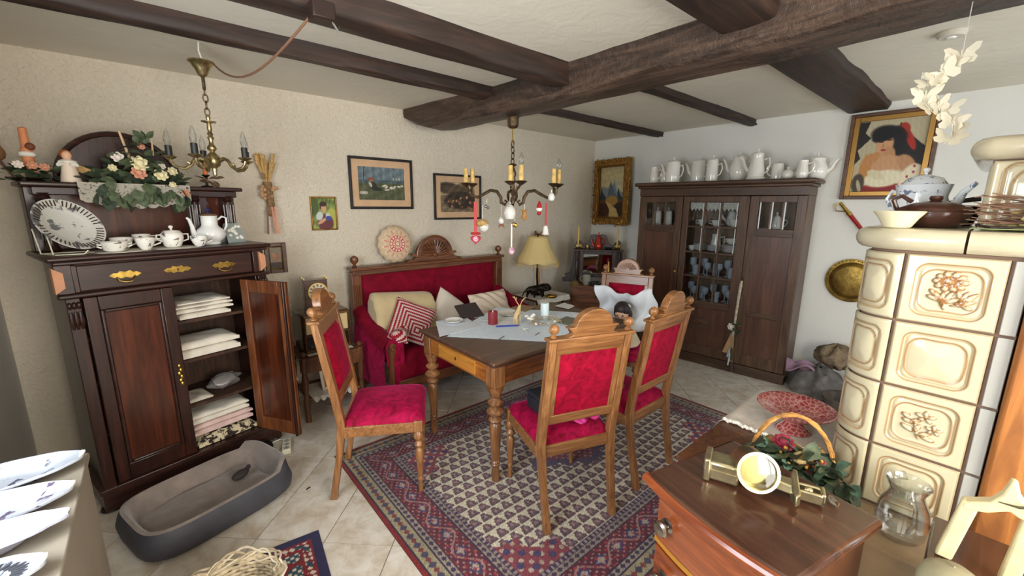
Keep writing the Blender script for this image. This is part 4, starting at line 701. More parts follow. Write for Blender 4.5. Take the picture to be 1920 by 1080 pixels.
def coffeepot(label, loc, rz, h, r_, shape, spout=True, hnd=True, group=None, mat=None, lidded=True, name='coffee_pot', sgn=1):
    P = {'cyl': [(r_*.96, 0), (r_, .01), (r_*.98, h*.4), (r_*.95, h*.8), (r_*.9, h)], 'pear': [(r_*.9, 0), (r_*1.1, .012), (r_*1.12, h*.1), (r_*.95, h*.14), (r_*.93, h*.4), (r_*.72, h*.75), (r_*.66, h*.95), (r_*.72, h)], 'round': [(r_*.6, 0), (r_*.85, h*.08), (r_*1.05, h*.35), (r_*.98, h*.6), (r_*.75, h*.85), (r_*.72, h)], 'jug': [(r_*.8, 0), (r_*.95, h*.1), (r_, h*.4), (r_*.8, h*.75), (r_*.86, h)]}[shape]
    sp = ([(sgn*r_*.85, 0, h*.35), (sgn*(r_+.025), 0, h*.55), (sgn*(r_+.045), 0, h*.85), (sgn*(r_+.065), 0, h*.98)], [.018, .014, .010, .007]) if spout else None
    q_ = P[-1][0]; ld = [(q_*1.02, h), (q_*1.02, h+.006), (q_*.7, h+.02), (q_*.3, h+.028), (.006, h+.03)] if lidded else None
    return vessel(name, label, 'jug' if name == 'jug' else 'pot', loc, rz, P, mat, sp, loop(r_*.85, h*.25, h*.8, .045, .006, -sgn) if hnd else None, ld, group)
def cup(label, loc, rz, r_=.042, h=.058, mat=None, group=None, sgn=1, name='cup'):
    return vessel(name, label, 'cup', loc, rz, [(r_*.45, 0), (r_*.5, .004), (r_*.75, h*.3), (r_*.92, h*.65), (r_, h)], mat or M_SPRIG, None, ([(sgn*r_*.9, 0, h*.85), (sgn*(r_+.022), 0, h*.85), (sgn*(r_+.022), 0, h*.5), (sgn*r_*.72, 0, h*.3)], .004), None, group)
G_POT = 'white pots on top of the display cabinet'; tz = 1.8385
for lab, s, d, h, r_, shp, sp, hd, lid, nm, sg in (
    ('plain white milk jug at the left end of the cabinet top', 1.455, .16, .17, .045, 'jug', False, True, False, 'jug', 1), ('white jug beside the leftmost jug on the cabinet top', 1.36, .22, .175, .05, 'jug', False, False, False, 'jug', 1),
    ('white straight-sided coffee pot, first with a lid from the left', 1.225, .11, .20, .072, 'cyl', True, True, True, 'coffee_pot', 1), ('white faceted coffee pot, second with a lid from the left', 1.02, .24, .205, .07, 'cyl', True, True, True, 'coffee_pot', 1),
    ('slim white cylindrical pot with ear handle, third lidded one', .838, .12, .195, .055, 'cyl', False, True, True, 'coffee_pot', 1), ('largest white coffee pot in the middle of the cabinet top', .635, .23, .22, .078, 'round', True, True, True, 'coffee_pot', 1),
    ('pear-shaped white coffee pot with wide foot on the cabinet', .45, .12, .225, .072, 'pear', True, True, True, 'coffee_pot', 1), ('white milk mug without lid, right of the pear-shaped pot', .305, .23, .145, .05, 'cyl', False, True, False, 'jug', -1),
    ('small white jug in front of the teapot at the right end', .085, .075, .15, .045, 'jug', False, True, False, 'jug', 1)):
    coffeepot(lab, CB(s, d, tz), CB_R, h, r_, shp, sp, hd, G_POT, None, lid, nm, sg)
vessel('sugar_bowl', 'small white lidded sugar bowl low among the cabinet pots', 'bowl', CB(.195, .11, tz), CB_R, [(.025, 0), (.045, .02), (.048, .05), (.04, .06)], None, None, loop(.042, .02, .05, .018, .004), [(.042, .06), (.03, .075), (.005, .08)], G_POT)
coffeepot('white teapot with upright spout at the right end of cabinet', CB(.02, .275, tz), CB_R, .17, .085, 'round', True, True, G_POT, None, True, 'teapot', -1)
# inside the cabinet
def stack(label, s, d, z, n_, r_, group='plate stacks in the glazed cabinet', cat='plates'):
    ords = ['lowest', 'second lowest', 'third lowest', 'fourth from below', 'fifth from below', 'sixth from below', 'seventh from below', 'eighth from below', 'ninth from below']
    for k in range(n_):
        o = solo('plate', PLATE, None, label+(', topmost' if k == n_-1 and n_ > 1 else ', '+ords[k] if n_ > 1 else ''), 'plate', CB(s, d, z+.0075*k), 0, group); o.scale = (r_/.1, r_/.1, 1)
PLATE = mesh_from('plate', MB().lathe([(.05, 0), (.055, .001), (.085, .008), (.1, .014), (.1, .016), (.084, .011), (.05, .004), (.001, .004)], 24), M_PORC, 50)
S1, S2, S3, S4 = .6566, .9116, 1.1516, 1.4066
stack('white plate in the tall stack behind the right middle panes', .60, .16, S3, 9, .085); stack('white plate in the middle stack on the plate shelf', .765, .19, S3, 7, .075); stack('white plate in the low left stack on the plate shelf', .91, .18, S3, 8, .07); stack('white plate on the top shelf behind the middle panes', .76, .22, S4, 2, .07)
for lab, s, d, z, r_, h in (('white teacup on the top shelf behind the right pane', .585, .13, S4, .05, .07), ('white cup behind the middle top pane of the cabinet', .75, .12, S4, .045, .06), ('white cup behind the left top pane of the cabinet', .885, .13, S4, .045, .062), ('white bowl on top of the tall plate stack', .60, .16, S3+.0845, .055, .055), ('small white cup left of the low plate stack', .972, .14, S3, .035, .05)): cup(lab, CB(s, d, z), CB_R, r_, h, M_CRM, 'cups in the glazed cabinet')
coffeepot('white jug standing behind the plate stacks in the cabinet', CB(.79, .29, S3), CB_R, .17, .05, 'jug', False, True, None, None, False, 'jug'); coffeepot('small white pot behind the right pane on the top shelf', CB(.66, .28, S4), CB_R, .13, .05, 'round', True, True, None, None, True)
m, nt, b = newmat('clear_glassware'); nt.nodes.remove(b); g = nt.nodes.new('ShaderNodeBsdfGlossy'); g.inputs['Roughness'].default_value = .04; tr = nt.nodes.new('ShaderNodeBsdfTransparent'); tr.inputs[0].default_value = (.95, .97, .98, 1); lw = nt.nodes.new('ShaderNodeLayerWeight'); lw.inputs[0].default_value = .4; mx = nt.nodes.new('ShaderNodeMixShader')
nt.links.new(lw.outputs[1], mx.inputs[0]); nt.links.new(tr.outputs[0], mx.inputs[1]); nt.links.new(g.outputs[0], mx.inputs[2]); nt.links.new(mx.outputs[0], nt.nodes['Material Output'].inputs[0]); M_GW = m
M_GW2 = plain('cabinet_glassware', (206, 218, 228), .06, coat=.6, alpha=.5)  # pale half-opaque tint stands in for window light the clear glasses reflect
GOB = mesh_from('goblet', MB().lathe([(.03, 0), (.028, .003), (.005, .008), (.004, .05), (.012, .06), (.03, .075), (.035, .1), (.032, .13), (.030, .13), (.033, .1), (.028, .078), (.001, .066)], 16), M_GW2, 60); TUM = mesh_from('tumbler', MB().lathe([(.026, 0), (.03, .1), (.028, .1), (.025, .008), (.001, .008)], 16), M_GW2, 60)
for z, lab in ((S2, 'on the upper glass shelf'), (S1, 'on the lowest glass shelf')):
    for k in range(8):
        s = .555+.056*k; kind = (k+(z == S1)) % 3
        o = solo('glass', GOB if kind else TUM, None, ('stemmed clear glass ' if kind else 'straight clear tumbler ')+lab+', '+['rightmost', 'second from right', 'third from right', 'fourth from right', 'fourth from left', 'third from left', 'second from left', 'leftmost'][k], 'glass', CB(s, .085+.07*(k % 2), z), 0, ('stemmed glasses ' if kind else 'tumblers ')+lab); o.scale = (1, 1, 1+.25*(k % 2))
for k in range(3): stack('pale plate behind the left door\'s '+['inner', 'middle', 'outer'][k]+' pane', 1.14+.12*k, .16, 1.387, 3, .05, 'plates behind the left door panes'); coffeepot(['white pot behind the left door, nearest the middle door', 'white pot behind the left door, middle pane', 'white pot behind the left door, outermost pane'][k], CB(1.14+.12*k, .16, 1.411), CB_R, .12, .042, 'cyl', False, False, 'pots behind the left door panes', None, k > 0)
coffeepot('grey-white cup stack pot behind the right door panes', CB(.24, .14, 1.387), CB_R, .11, .05, 'round', False, True, None, None, True); stack('pale plate behind the right door\'s small panes', .335, .20, 1.387, 1, .05, 'plates behind the right door panes')
mb = MB()
for k in range(3):
    a0 = i0+pw*k+.008; a1 = i0+pw*(k+1)-.008; P = [(a0, 1.635)]
    for j in range(4): P += [(a0+(a1-a0)*j/4+.001, 1.58), (a0+(a1-a0)*(j+.5)/4, 1.552)]
    P += [(a1, 1.58), (a1, 1.635)]; mb.prism(P, -.03, -.028)
o = solo('lace_trim', mb, plain('lace_trim', (206, 204, 190), .9, vary=.25, nscale=90), 'zigzag white lace trim along the top cabinet shelf', 'lace trim', CB_A, CB_R)
# cane with flowers hanging on the cabinet
def leafmesh(name, l, w_, mat):
    mb = MB(); mb.add([(0, 0, 0), (l*.35, -w_/2, .006), (l*.35, w_/2, .006), (l*.7, -w_*.38, .004), (l*.7, w_*.38, .004), (l, 0, -.004), (l*.35, 0, 0), (l*.7, 0, -.002)], [(0, 1, 6), (0, 6, 2), (1, 3, 7, 6), (6, 7, 4, 2), (3, 5, 7), (7, 5, 4)]); return mesh_from(name, mb, mat, 80)
M_LEAF = plain('ivy_green', (84, 96, 70), .55, vary=.35, nscale=40); M_LEAFD = plain('ivy_dark', (56, 68, 52), .55, vary=.3, nscale=40); M_LEAFB = plain('ivy_bluegreen', (92, 122, 104), .55, vary=.3, nscale=40)
LEAF = leafmesh('leaf', .06, .045, M_LEAF); LEAFD = leafmesh('leaf', .06, .046, M_LEAFD); LEAFB = leafmesh('leaf', .06, .045, M_LEAFB)
def leaves(par, n_, fn, meshes=(LEAF, LEAFD), sc=(.7, 1.3), seed=1, name='leaf'):
    r = random.Random(seed)
    for k in range(n_):
        c, d = fn(r); o = part(name, meshes[r.randrange(len(meshes))], None, par); o.location = c; s_ = r.uniform(*sc); o.scale = (s_,)*3; q_ = Vector(d).normalized().to_track_quat('X', 'Z'); o.rotation_euler = (q_ @ Matrix.Rotation(r.uniform(-.8, .8), 3, 'X').to_quaternion()).to_euler()
def rose(par, c, r_, mat, d=(0, -1, .3), name='rose', n_=9):
    mb = MB(); mb.ball((0, 0, r_*.25), (r_*.45, r_*.45, r_*.4), 10, 7)
    for ring, (k_, rr, tilt) in enumerate(((5, .55, .5), (n_-2, .85, .15))):
        for k in range(k_):
            a = 2*pi*k/k_+ring*.5; mb.add([], []); s0 = len(mb.v); mb.ball((0, 0, 0), (r_*.42, r_*.34, r_*.08), 8, 6); mb.xf(Matrix.Rotation(a, 4, 'Z') @ Matrix.Translation((r_*rr*.75, 0, r_*tilt*.5)) @ Matrix.Rotation(-tilt*1.6, 4, 'Y'), s0)
    o = part(name, mb, mat, par, ang=70); o.location = c; o.rotation_euler = Vector(d).to_track_quat('Z', 'Y').to_euler(); return o
M_RCR = plain('rose_cream', (232, 222, 178), .7); M_RPK = plain('rose_pink', (214, 152, 122), .7); M_RWH = plain('rose_white', (236, 226, 214), .7)
t = thing('walking_cane', 'pale walking cane with rose and ribbons hung on the cabinet doors', 'cane', CB(.425, 0, 0), CB_R)
part('stick', MB().tube([(-.005, .03, .92), (.0, .03, .88), (.008, .028, .7), (.014, .028, .5)], [.010, .014, .012, .011], 8), plain('birch_bark', (186, 176, 152), .7, vary=.3, nscale=25), t); part('lower_stick', MB().tube([(.014, .028, .5), (.01, .03, .25), (-.005, .03, .02)], [.012, .016, .014], 8), plain('stick_dark', (70, 58, 46), .7), t)
part('cord', MB().tube([(-.005, .03, .92), (-.006, .012, .95), (-.004, .008, .9)], .003, 5), M_DK, t); rose(t, (.035, .05, .47), .036, M_RWH, (0.2, 1, .1)); leaves(t, 16, lambda r: ((r.uniform(-.05, .03), .04+r.uniform(0, .03), .47+r.uniform(-.06, .06)), (r.uniform(-1, 1), r.uniform(.2, 1), r.uniform(-1, 1))), (LEAFD, LEAF), (.5, .8), 3)
for k, (dx, c_, w_) in enumerate(((.06, (176, 140, 96), .028), (.03, (150, 168, 178), .012), (.0, (160, 130, 92), .022), (.018, (196, 204, 206), .008))): part('ribbon', MB().slab(lambda u, v, dx=dx, w_=w_: (.01+dx*v+(u-.5)*w_*(1+v*.5), .045+.006*sin(v*6+dx*50), .44-.24*v-.04*k*v), 3, 8, -.0015, 1), plain('ribbon_%d' % k, c_, .5), t)
# ================================================================== PICTURES
M_FRB = plain('frame_black', (26, 23, 22), .4); M_FRG = plain('frame_gilt', (150, 112, 56), .35, .8, vary=.3, nscale=20); M_FRW = wood('frame_wood', (66, 40, 24), (112, 74, 44), 'x', .4)
M_PIC = attrmat('picture_paint', .45)
def picture(name, label, cv, w_, h_, loc, rz, fw, fmat, depth=.022, inner=None, tilt=0., mount=0., mcol=None):
    t = thing(name, label, 'picture', loc, rz); W_, H_ = w_/2, h_/2
    part('frame', frame(-W_, W_, -H_, H_, fw, fw, fw, fw, -depth, 0), fmat, t, bev=.004)
    if inner: part('inner_frame', frame(-W_+fw, W_-fw, -H_+fw, H_-fw, inner[0], inner[0], inner[0], inner[0], -depth*.8, -.002), inner[1], t, bev=.003); fw = fw+inner[0]
    if mount: part('mount', frame(-W_+fw, W_-fw, -H_+fw, H_-fw, mount, mount, mount, mount, -.008, -.004), mcol, t); fw += mount-.002
    me = colored_grid('painting', cv, w_-2*fw, h_-2*fw, 'xz', -.0062); me.materials.append(M_PIC); part('painting', me, None, t); part('backing', MB().box(-W_+.004, -.0045, -H_+.004, W_-.004, -.0005, H_-.004), M_FRB, t); t.rotation_euler = (tilt, 0, rz); return t
cv = Canvas(110, 90, (86, 92, 92)); cv.put(cv.Y < .55, (84, 88, 62)); cv.put((cv.Y >= .55)*1., (104, 118, 124)); cv.put((np.abs(cv.Y-.56) < .05), (78, 92, 96)); cv.noise(.22, 5, 5); cv.ell(.27, .58, .05, .07, (150, 110, 84)); cv.ell(.26, .64, .055, .045, (140, 76, 56)); cv.ell(.3, .44, .08, .12, (52, 46, 42), 20); cv.ell(.25, .47, .03, .08, (190, 180, 160), 15); cv.ell(.38, .34, .12, .06, (44, 48, 42), -10)
for k in range(14): r = random.Random(k); cv.ell(.46+.5*r.random(), .30+.16*r.random(), .035, .022, (206, 202, 186), r.uniform(-30, 30)); 
for x in (.07, .14, .75, .82, .88): cv.ell(x, .22 if x < .2 else .66, .05 if x < .2 else .012, .05, (196, 192, 178), a=.8)
cv.poly([(.1, .6), (.12, 1), (.14, 1), (.125, .6)], (60, 58, 48)); cv.noise(.1, 9, 12)
M_MNT = plain('mount_tan', (206, 170, 134), .8, vary=.05)
WY = y1-.004
picture('framed_picture', 'black framed print of a girl with white geese, largest above sofa', cv, .585, .44, (1.61, WY, 1.772), 0, .022, M_FRB, mount=.058, mcol=M_MNT)
cv = Canvas(100, 90, (120, 104, 80)); cv.put(cv.Y > .55, (168, 148, 116)); cv.ell(.2, .8, .3, .18, (74, 62, 50)); cv.ell(.55, .72, .4, .2, (92, 78, 60)); cv.ell(.6, .4, .5, .3, (62, 50, 40)); cv.noise(.3, 12, 7)
for k in range(46): r = random.Random(k+50); cv.ell(.2+.75*r.random(), .12+.4*r.random(), .03, .05, [(190, 150, 110), (40, 32, 28), (132, 92, 62), (84, 66, 50)][r.randrange(4)], r.uniform(-50, 50), .8)
picture('framed_picture', 'black framed sepia print of a crowd scene behind the chandelier', cv.noise(.12, 3, 14), .565, .445, (2.41, WY, 1.67), 0, .02, M_FRB, mount=.056, mcol=M_MNT)
cv = Canvas(80, 104, (120, 136, 70)); cv.noise(.4, 2, 4); cv.ell(.1, .75, .2, .3, (74, 92, 44)); cv.ell(.85, .3, .25, .4, (176, 176, 84)); cv.ell(.55, .18, .34, .3, (104, 54, 56)); cv.ell(.3, .42, .16, .13, (196, 206, 200), 30); cv.ell(.66, .40, .1, .12, (196, 206, 200)); cv.ell(.48, .74, .15, .14, (70, 46, 34)); cv.ell(.5, .67, .11, .14, (206, 156, 120)); cv.ell(.4, .25, .22, .06, (206, 156, 120), 25); cv.ell(.68, .34, .13, .08, (64, 76, 150)); cv.ell(.48, .81, .16, .08, (60, 40, 30))
picture('framed_picture', 'small gilt framed portrait of a child holding blue flowers', cv, .205, .27, (1.098, WY, 1.517), 0, .012, M_FRG, .016)
cv = Canvas(60, 64, (140, 128, 110)); cv.put(cv.Y < .3, (72, 60, 50)); cv.ell(.5, .55, .3, .16, (170, 110, 78), 15); cv.ell(.35, .62, .14, .1, (186, 140, 104)); cv.noise(.12, 6, 8)
picture('framed_picture', 'small dark framed picture half behind the sideboard\'s right edge', cv, .15, .235, (.715, WY, 1.18), 0, .03, M_FRW, .016, (.006, M_FRG))
cv = Canvas(96, 120, (186, 172, 128)); cv.noise(.08, 3, 3); cv.poly([(0, .45), (.1, .62), (.2, .6), (.33, .58), (.42, .72), (.5, .62), (.58, .76), (.66, .74), (.78, .55), (1, .46), (1, .2), (0, .2)], (122, 132, 136)); cv.poly([(.3, .4), (.42, .72), (.62, .5), (.75, .38)], (88, 102, 112)); cv.poly([(.58, .76), (.64, .6), (.7, .5), (.76, .56), (.68, .74)], (168, 172, 164)); cv.poly([(0, .44), (.05, .66), (.09, .5), (.3, .36), (.1, .25), (0, .25)], (46, 58, 58)); cv.poly([(.7, .3), (.74, .6), (.82, .46), (1, .34), (1, .25)], (52, 62, 58)); cv.put(cv.Y < .34, (92, 64, 40)); cv.ell(.5, .33, .26, .1, (158, 124, 66)); cv.ell(.15, .14, .25, .14, (62, 36, 26)); cv.ell(.85, .16, .25, .14, (48, 34, 28)); cv.poly([(.25, .30), (.36, .3), (.7, .16), (.82, 0), (.4, 0), (.42, .14)], (186, 158, 100)); cv.noise(.08, 8, 10)
o = picture('oil_painting', 'gilt framed mountain landscape painting hung in the far corner', cv, .60, .80, (4.49, 3.26, 1.765), -pi/2-radians(8), .075, M_FRG, .045, (.02, plain('gilt_inner', (122, 86, 46), .4, .7)), 0)
mb = MB(); r = random.Random(3)
for k in range(120):
    e = k % 4; u = r.uniform(-1, 1); x, z = (u*.29, .39*(1 if e == 0 else -1)) if e < 2 else (.285*(1 if e == 2 else -1), u*.39); mb.ball((x+r.uniform(-.02, .015), -.044, z+r.uniform(-.02, .012)), (r.uniform(.008, .02), .01, r.uniform(.008, .02)), 6, 5)
part('gilt_ornament', mb, M_FRG, o)['kind'] = 'stuff'
cv = Canvas(120, 150, (176, 166, 136)); cv.poly([(0, 1), (.16, 1), (.1, .84), (.2, .76), (.02, .6), (.08, .48), (0, .4)], (34, 32, 30)); cv.ell(.52, .02, .42, .10, (132, 24, 22)); cv.poly([(.6, .95), (.7, .9), (.8, .75), (1, .60), (1, .35), (.75, .42), (.55, .7)], (26, 18, 18)); cv.ell(.66, .84, .09, .10, (158, 46, 26)); cv.ell(.78, .7, .05, .16, (160, 40, 24), 30)
cv.ell(.46, .78, .27, .14, (20, 16, 17), -10); cv.ell(.6, .66, .12, .24, (20, 16, 17), 8); cv.ell(.42, .66, .13, .14, (192, 146, 104)); cv.ell(.5, .5, .10, .13, (178, 132, 92)); cv.ell(.5, .38, .28, .13, (190, 144, 104)); cv.ell(.78, .38, .16, .10, (176, 130, 92), -40); cv.ell(.18, .34, .09, .2, (182, 126, 70), -8); cv.ell(.26, .47, .14, .07, (182, 128, 76), 30); cv.ell(.42, .79, .2, .075, (18, 14, 15), 15)
cv.ell(.36, .70, .045, .012, (60, 36, 30)); cv.ell(.48, .72, .045, .012, (60, 36, 30)); cv.ell(.41, .585, .04, .015, (150, 42, 40)); cv.ell(.405, .64, .014, .03, (160, 112, 80)); cv.ell(.48, .18, .3, .12, (218, 210, 178), 5); cv.ell(.36, .24, .14, .06, (206, 196, 160), -20); cv.ell(.86, .18, .14, .2, (220, 208, 180), -25)
for x, y in ((.82, .2), (.9, .26), (.86, .12), (.95, .18), (.78, .1), (.9, .34)): cv.ell(x, y, .018, .018, (158, 40, 34))
cv.ell(.1, .12, .1, .14, (70, 60, 44)); cv.ell(.12, .08, .03, .1, (170, 160, 128), 20); cv.noise(.05, 4, 14)
picture('portrait_painting', 'gilt and brown framed portrait of a dark-haired woman in white blouse', cv, .545, .685, (4.575, .668, 2.01), -pi/2, .028, M_FRW, .035, (.036, plain('gilt_bright', (160, 120, 60), .35, .7)))
# ---- sword and brass pan on the right wall
t = thing('ornamental_sword', 'short ornamental sword in a red sheath hung by the portrait', 'sword', (4.555, .93, 1.64), 0); v0 = Vector((0, 0, 0)); v1 = Vector((0, -.24, -.30)); part('grip', MB().tube([v0, v0.lerp(v1, .28)], [.012, .015], 8), M_BRASS, t); part('guard', MB().tube([(0, 0, .0), (-.005, .035, -.02), (-.005, .02, -.07), (0, -.05, -.075)], .005, 6), M_BRASS, t); part('sheath', MB().tube([v0.lerp(v1, .33), v1], [.017, .012], 8), plain('sheath_red', (150, 26, 26), .35), t); part('collar', MB().tube([v0.lerp(v1, .28), v0.lerp(v1, .36)], .019, 8), M_BRASS, t)
t = thing('brass_pan', 'round hammered brass pan hung on the wall beside the stove', 'pan', (4.575, .765, .975)); M_HAM = plain('hammered_brass', (150, 122, 62), .4, 1., vary=.3, nscale=14, bumpy=.5, bscale=30)
part('bowl', MB().lathe([(.001, .035), (.12, .035), (.15, .025), (.16, .006), (.185, .004), (.19, .008), (.188, .012), (.16, .014), (.15, .03), (.12, .04), (.001, .04)], 40).xf(Matrix.Rotation(-pi/2, 4, 'Y')), M_HAM, t, ang=50); mb = MB(); [mb.ball((-.014, .176*cos(2*pi*k/40), .176*sin(2*pi*k/40)), .006, 5, 4) for k in range(40)]; part('rim_beads', mb, M_HAM, t)
for z in (.06, -.08): part('hinge', MB().box(-.02, -.125, z-.035, -.012, -.105, z+.035), M_BRASS, t)
# ================================================================== CHANDELIERS
M_CHB = plain('chandelier_brass', (182, 166, 124), .35, 1., vary=.35, nscale=40); M_CHD = plain('chandelier_bronze', (116, 98, 76), .38, .9, vary=.3, nscale=40); M_BULB = M_GW; M_SOCK = plain('socket_black', (36, 38, 40), .4); M_WAX = plain('candle_sleeve', (222, 186, 112), .6, sss=.1, vary=.15, nscale=30)
def chain_links(mb, z0_, z1_, n_, r_=.011, wire=.0035):
    h = (z0_-z1_)/n_
    for k in range(n_):
        zc = z0_-h*(k+.5); mb.tube([((r_*cos(a) if k % 2 else 0), (0 if k % 2 else r_*cos(a)), zc+h*.62*sin(a)) for a in [2*pi*q/10 for q in range(10)]], wire, 6, True)
BULB = [(.010, 0), (.014, .012), (.017, .03), (.015, .05), (.008, .07), (.002, .085)]
c0 = PZ(372, 80, 2.42); hz = 2.42
t = thing('chandelier', 'brass five-arm chandelier with clear flame bulbs above the sideboard', 'chandelier', (c0.x, c0.y, 0)); b0 = 1.83
part('ceiling_hook', MB().tube([(0, 0, hz+.004), (-.004, 0, hz-.04), (.006, 0, hz-.08), (0, 0, hz-.12)], .004, 6), M_CRM, t); part('canopy', MB().lathe([(.06, 2.33), (.062, 2.322), (.05, 2.315), (.034, 2.29), (.022, 2.262), (.008, 2.25)], 20), M_CHB, t, ang=60); mb = MB().tube([(0, 0, 2.26), (0, 0, 2.19)], .008, 8); chain_links(mb, 2.20, 2.06, 4); part('chain', mb, M_CHD, t)
part('stem', MB().lathe([(.006, 2.065), (.012, 2.05), (.008, 2.035), (.035, 2.03), (.035, 2.026), (.01, 2.02), (.012, 1.99), (.009, 1.975), (.015, 1.965), (.009, 1.955), (.016, 1.945), (.01, 1.93), (.012, 1.91), (.02, 1.90), (.023, 1.888), (.01, 1.872), (.014, 1.868), (.034, 1.845), (.036, 1.82), (.03, 1.798), (.012, 1.785), (.014, 1.775), (.009, 1.765), (.012, 1.755), (.002, 1.735)], 20), M_CHB, t, ang=60)
for k in range(5):
    a = radians(-40.9-78+72*k); A = lambda r_, z_: (r_*cos(a), r_*sin(a), z_)
    ar = part('arm', MB().tube([A(.025, 1.82), A(.06, 1.838), A(.085, 1.828), A(.10, 1.80), A(.13, 1.778), A(.165, 1.785), A(.185, 1.805), A(.19, 1.825)], [.009, .008, .008, .009, .009, .008, .007, .007], 8), M_CHB, t); ar2 = MB().tube([A(.10, 1.80), A(.115, 1.81), A(.12, 1.80)], [.007, .006, .002], 6); part('scroll', ar2, M_CHB, ar)
    part('drip_pan', MB().lathe([(.008, 1.82), (.026, 1.83), (.034, 1.836), (.03, 1.84), (.006, 1.838)], 14, (A(.19, 0)[0], A(.19, 0)[1], 0)), M_CHB, ar); part('socket', MB().lathe([(.014, 1.838), (.0155, 1.84), (.0155, 1.892), (.010, 1.894)], 12, (A(.19, 0)[0], A(.19, 0)[1], 0)), M_SOCK, ar); part('bulb', MB().lathe([(r_, z_+1.893) for r_, z_ in BULB], 12, (A(.19, 0)[0], A(.19, 0)[1], 0)), M_BULB, ar, ang=60)
j = jb+Vector((-.03, 0, -.03)); e_ = Vector((c0.x+.05, c0.y-.02, 2.325)); P = [j.lerp(e_, u)+Vector((0, 0, -.13*4*u*(1-u)*(.6+.6*u))) for u in chain(0, 1, 14)]
solo('hanging_cable', MB().tube(P, .005, 7), M_CABLE, 'thin brown cable sagging from junction box to brass chandelier', 'cable')
c1 = Vector((2.16, 2.50, 0)); t = thing('chandelier', 'dark bronze chandelier with yellow candle sleeves hung with ornaments above the table', 'chandelier', c1); Z0 = 1.675
part('ceiling_cup', MB().lathe([(.05, 2.262), (.054, 2.245), (.044, 2.235), (.042, 2.18), (.03, 2.165), (.008, 2.16)], 22), M_CHD, t, ang=60); part('rod', MB().tube([(0, 0, 2.17), (0, 0, 2.06)], .006, 8), M_BRASS, t); mb = MB(); chain_links(mb, 2.07, 1.90, 4, .014, .005); part('chain', mb, M_CHD, t)
part('stem', MB().lathe([(.008, 1.91), (.03, 1.902), (.033, 1.895), (.012, 1.885), (.022, 1.86), (.03, 1.83), (.02, 1.80), (.026, 1.78), (.014, 1.755), (.02, 1.74), (.016, 1.715), (.04, 1.70), (.044, 1.66), (.036, 1.63), (.012, 1.62), (.002, 1.605)], 20), M_CHD, t, ang=60)
ends = []
for k in range(3):
    a = CAM_YAW+radians([-93, 87, -176][k]); D_ = Vector((cos(a), sin(a), 0)); A = lambda r_, z_: D_*r_+Vector((0, 0, z_))
    ar = part('arm', MB().tube([A(.06, 1.635), A(.04, 1.62), A(.055, 1.60), A(.085, 1.615), A(.09, 1.655), A(.12, 1.70), A(.17, 1.708), A(.22, 1.68), A(.27, 1.655), A(.315, 1.665), A(.335, 1.695), A(.335, 1.73)], [.008, .010, .012, .013, .013, .013, .012, .012, .011, .011, .012, .012], 8), M_CHD, t)
    for s_ in (-1, 1):
        cc = A(.335+.02*s_, 0)+Vector((-D_.y, D_.x, 0))*.035*s_; part('drip_pan', MB().lathe([(.012, 1.735), (.034, 1.75), (.044, 1.756), (.038, 1.762), (.01, 1.758)], 16, (cc.x, cc.y, 0)), M_CHD, ar); part('candle_sleeve', MB().lathe([(.018, 1.758), (.0185, 1.765), (.0165, 1.862), (.014, 1.868), (.003, 1.866)], 14, (cc.x, cc.y, 0)), M_WAX, ar)
        part('branch', MB().tube([A(.32, 1.69), (cc.x, cc.y, 1.74)], .008, 7), M_CHD, ar)
        if (k, s_) in ((0, 1), (2, 1)): part('bulb', MB().lathe([(r_*1.1, z_+1.866) for r_, z_ in BULB], 12, (cc.x, cc.y, 0)), M_BULB, ar, ang=60)
M_ORN = spotted('ornament_white', (234, 230, 222), (120, 104, 84), 60, .66, .3); M_RED = plain('ornament_red', (176, 28, 36), .5); M_PINK = spotted('egg_pink', (232, 196, 214), (196, 90, 140), 70, .55, .3); M_GINGER = plain('ginger', (190, 138, 76), .7, vary=.2, nscale=60); M_STRAW = plain('straw', (196, 160, 100), .8, vary=.2, nscale=60)
def hang(px_, py_, top, dep=0.): 
    """world point of an ornament: on the vertical plane through the chandelier axis facing the viewer"""
    d = ray(px_, py_); n_ = np.array([cos(CAM_YAW), sin(CAM_YAW), 0]); tt = ((c1.x*n_[0]+c1.y*n_[1])+dep)/(d[:2] @ n_[:2]); return Vector(CP+d*tt)
def ornament(name, label, px_, py_, topy, build, ribbon=None, dep=0.):
    p = hang(px_, py_, 0, dep); q_ = hang(px_, topy, 0, dep); t = thing(name, label, 'ornament', p, CAM_YAW-pi/2, 'ornaments on the table chandelier'); L_ = (q_-p).length/1.35; t.scale = (1.35,)*3
    rw, rm = ribbon or (.0012, M_CRM); part('ribbon', MB().box(-rw, -.001, .02, rw, .001, L_), rm, t); build(t); return t
egg = lambda r_, mat: (lambda t: part('egg', MB().lathe([(r_*.1, -r_*1.3), (r_*.7, -r_*1.0), (r_, -r_*.2), (r_*.85, r_*.5), (r_*.45, r_*1.05), (.002, r_*1.25)], 18), mat, t))
ornament('heart_ornament', 'red and white heart ornament on a broad red ribbon', 892, 449, 378, lambda t: (part('heart', MB().prism([(.028*1.1*(sin(a)**3), .03*(.8*cos(a)-.31*cos(2*a)-.12*cos(3*a)-.06*cos(4*a))) for a in [2*pi*k/26 for k in range(26)]], -.006, .006), M_RED, t), part('rose', MB().ball((0, -.008, .003), (.016, .005, .016)), M_PINK, t), part('bow', MB().ball((-.014, 0, .035), (.016, .006, .008)).ball((.014, 0, .035), (.016, .006, .008)), M_RED, t)), (.009, plain('ribbon_coral', (206, 74, 72), .6)))
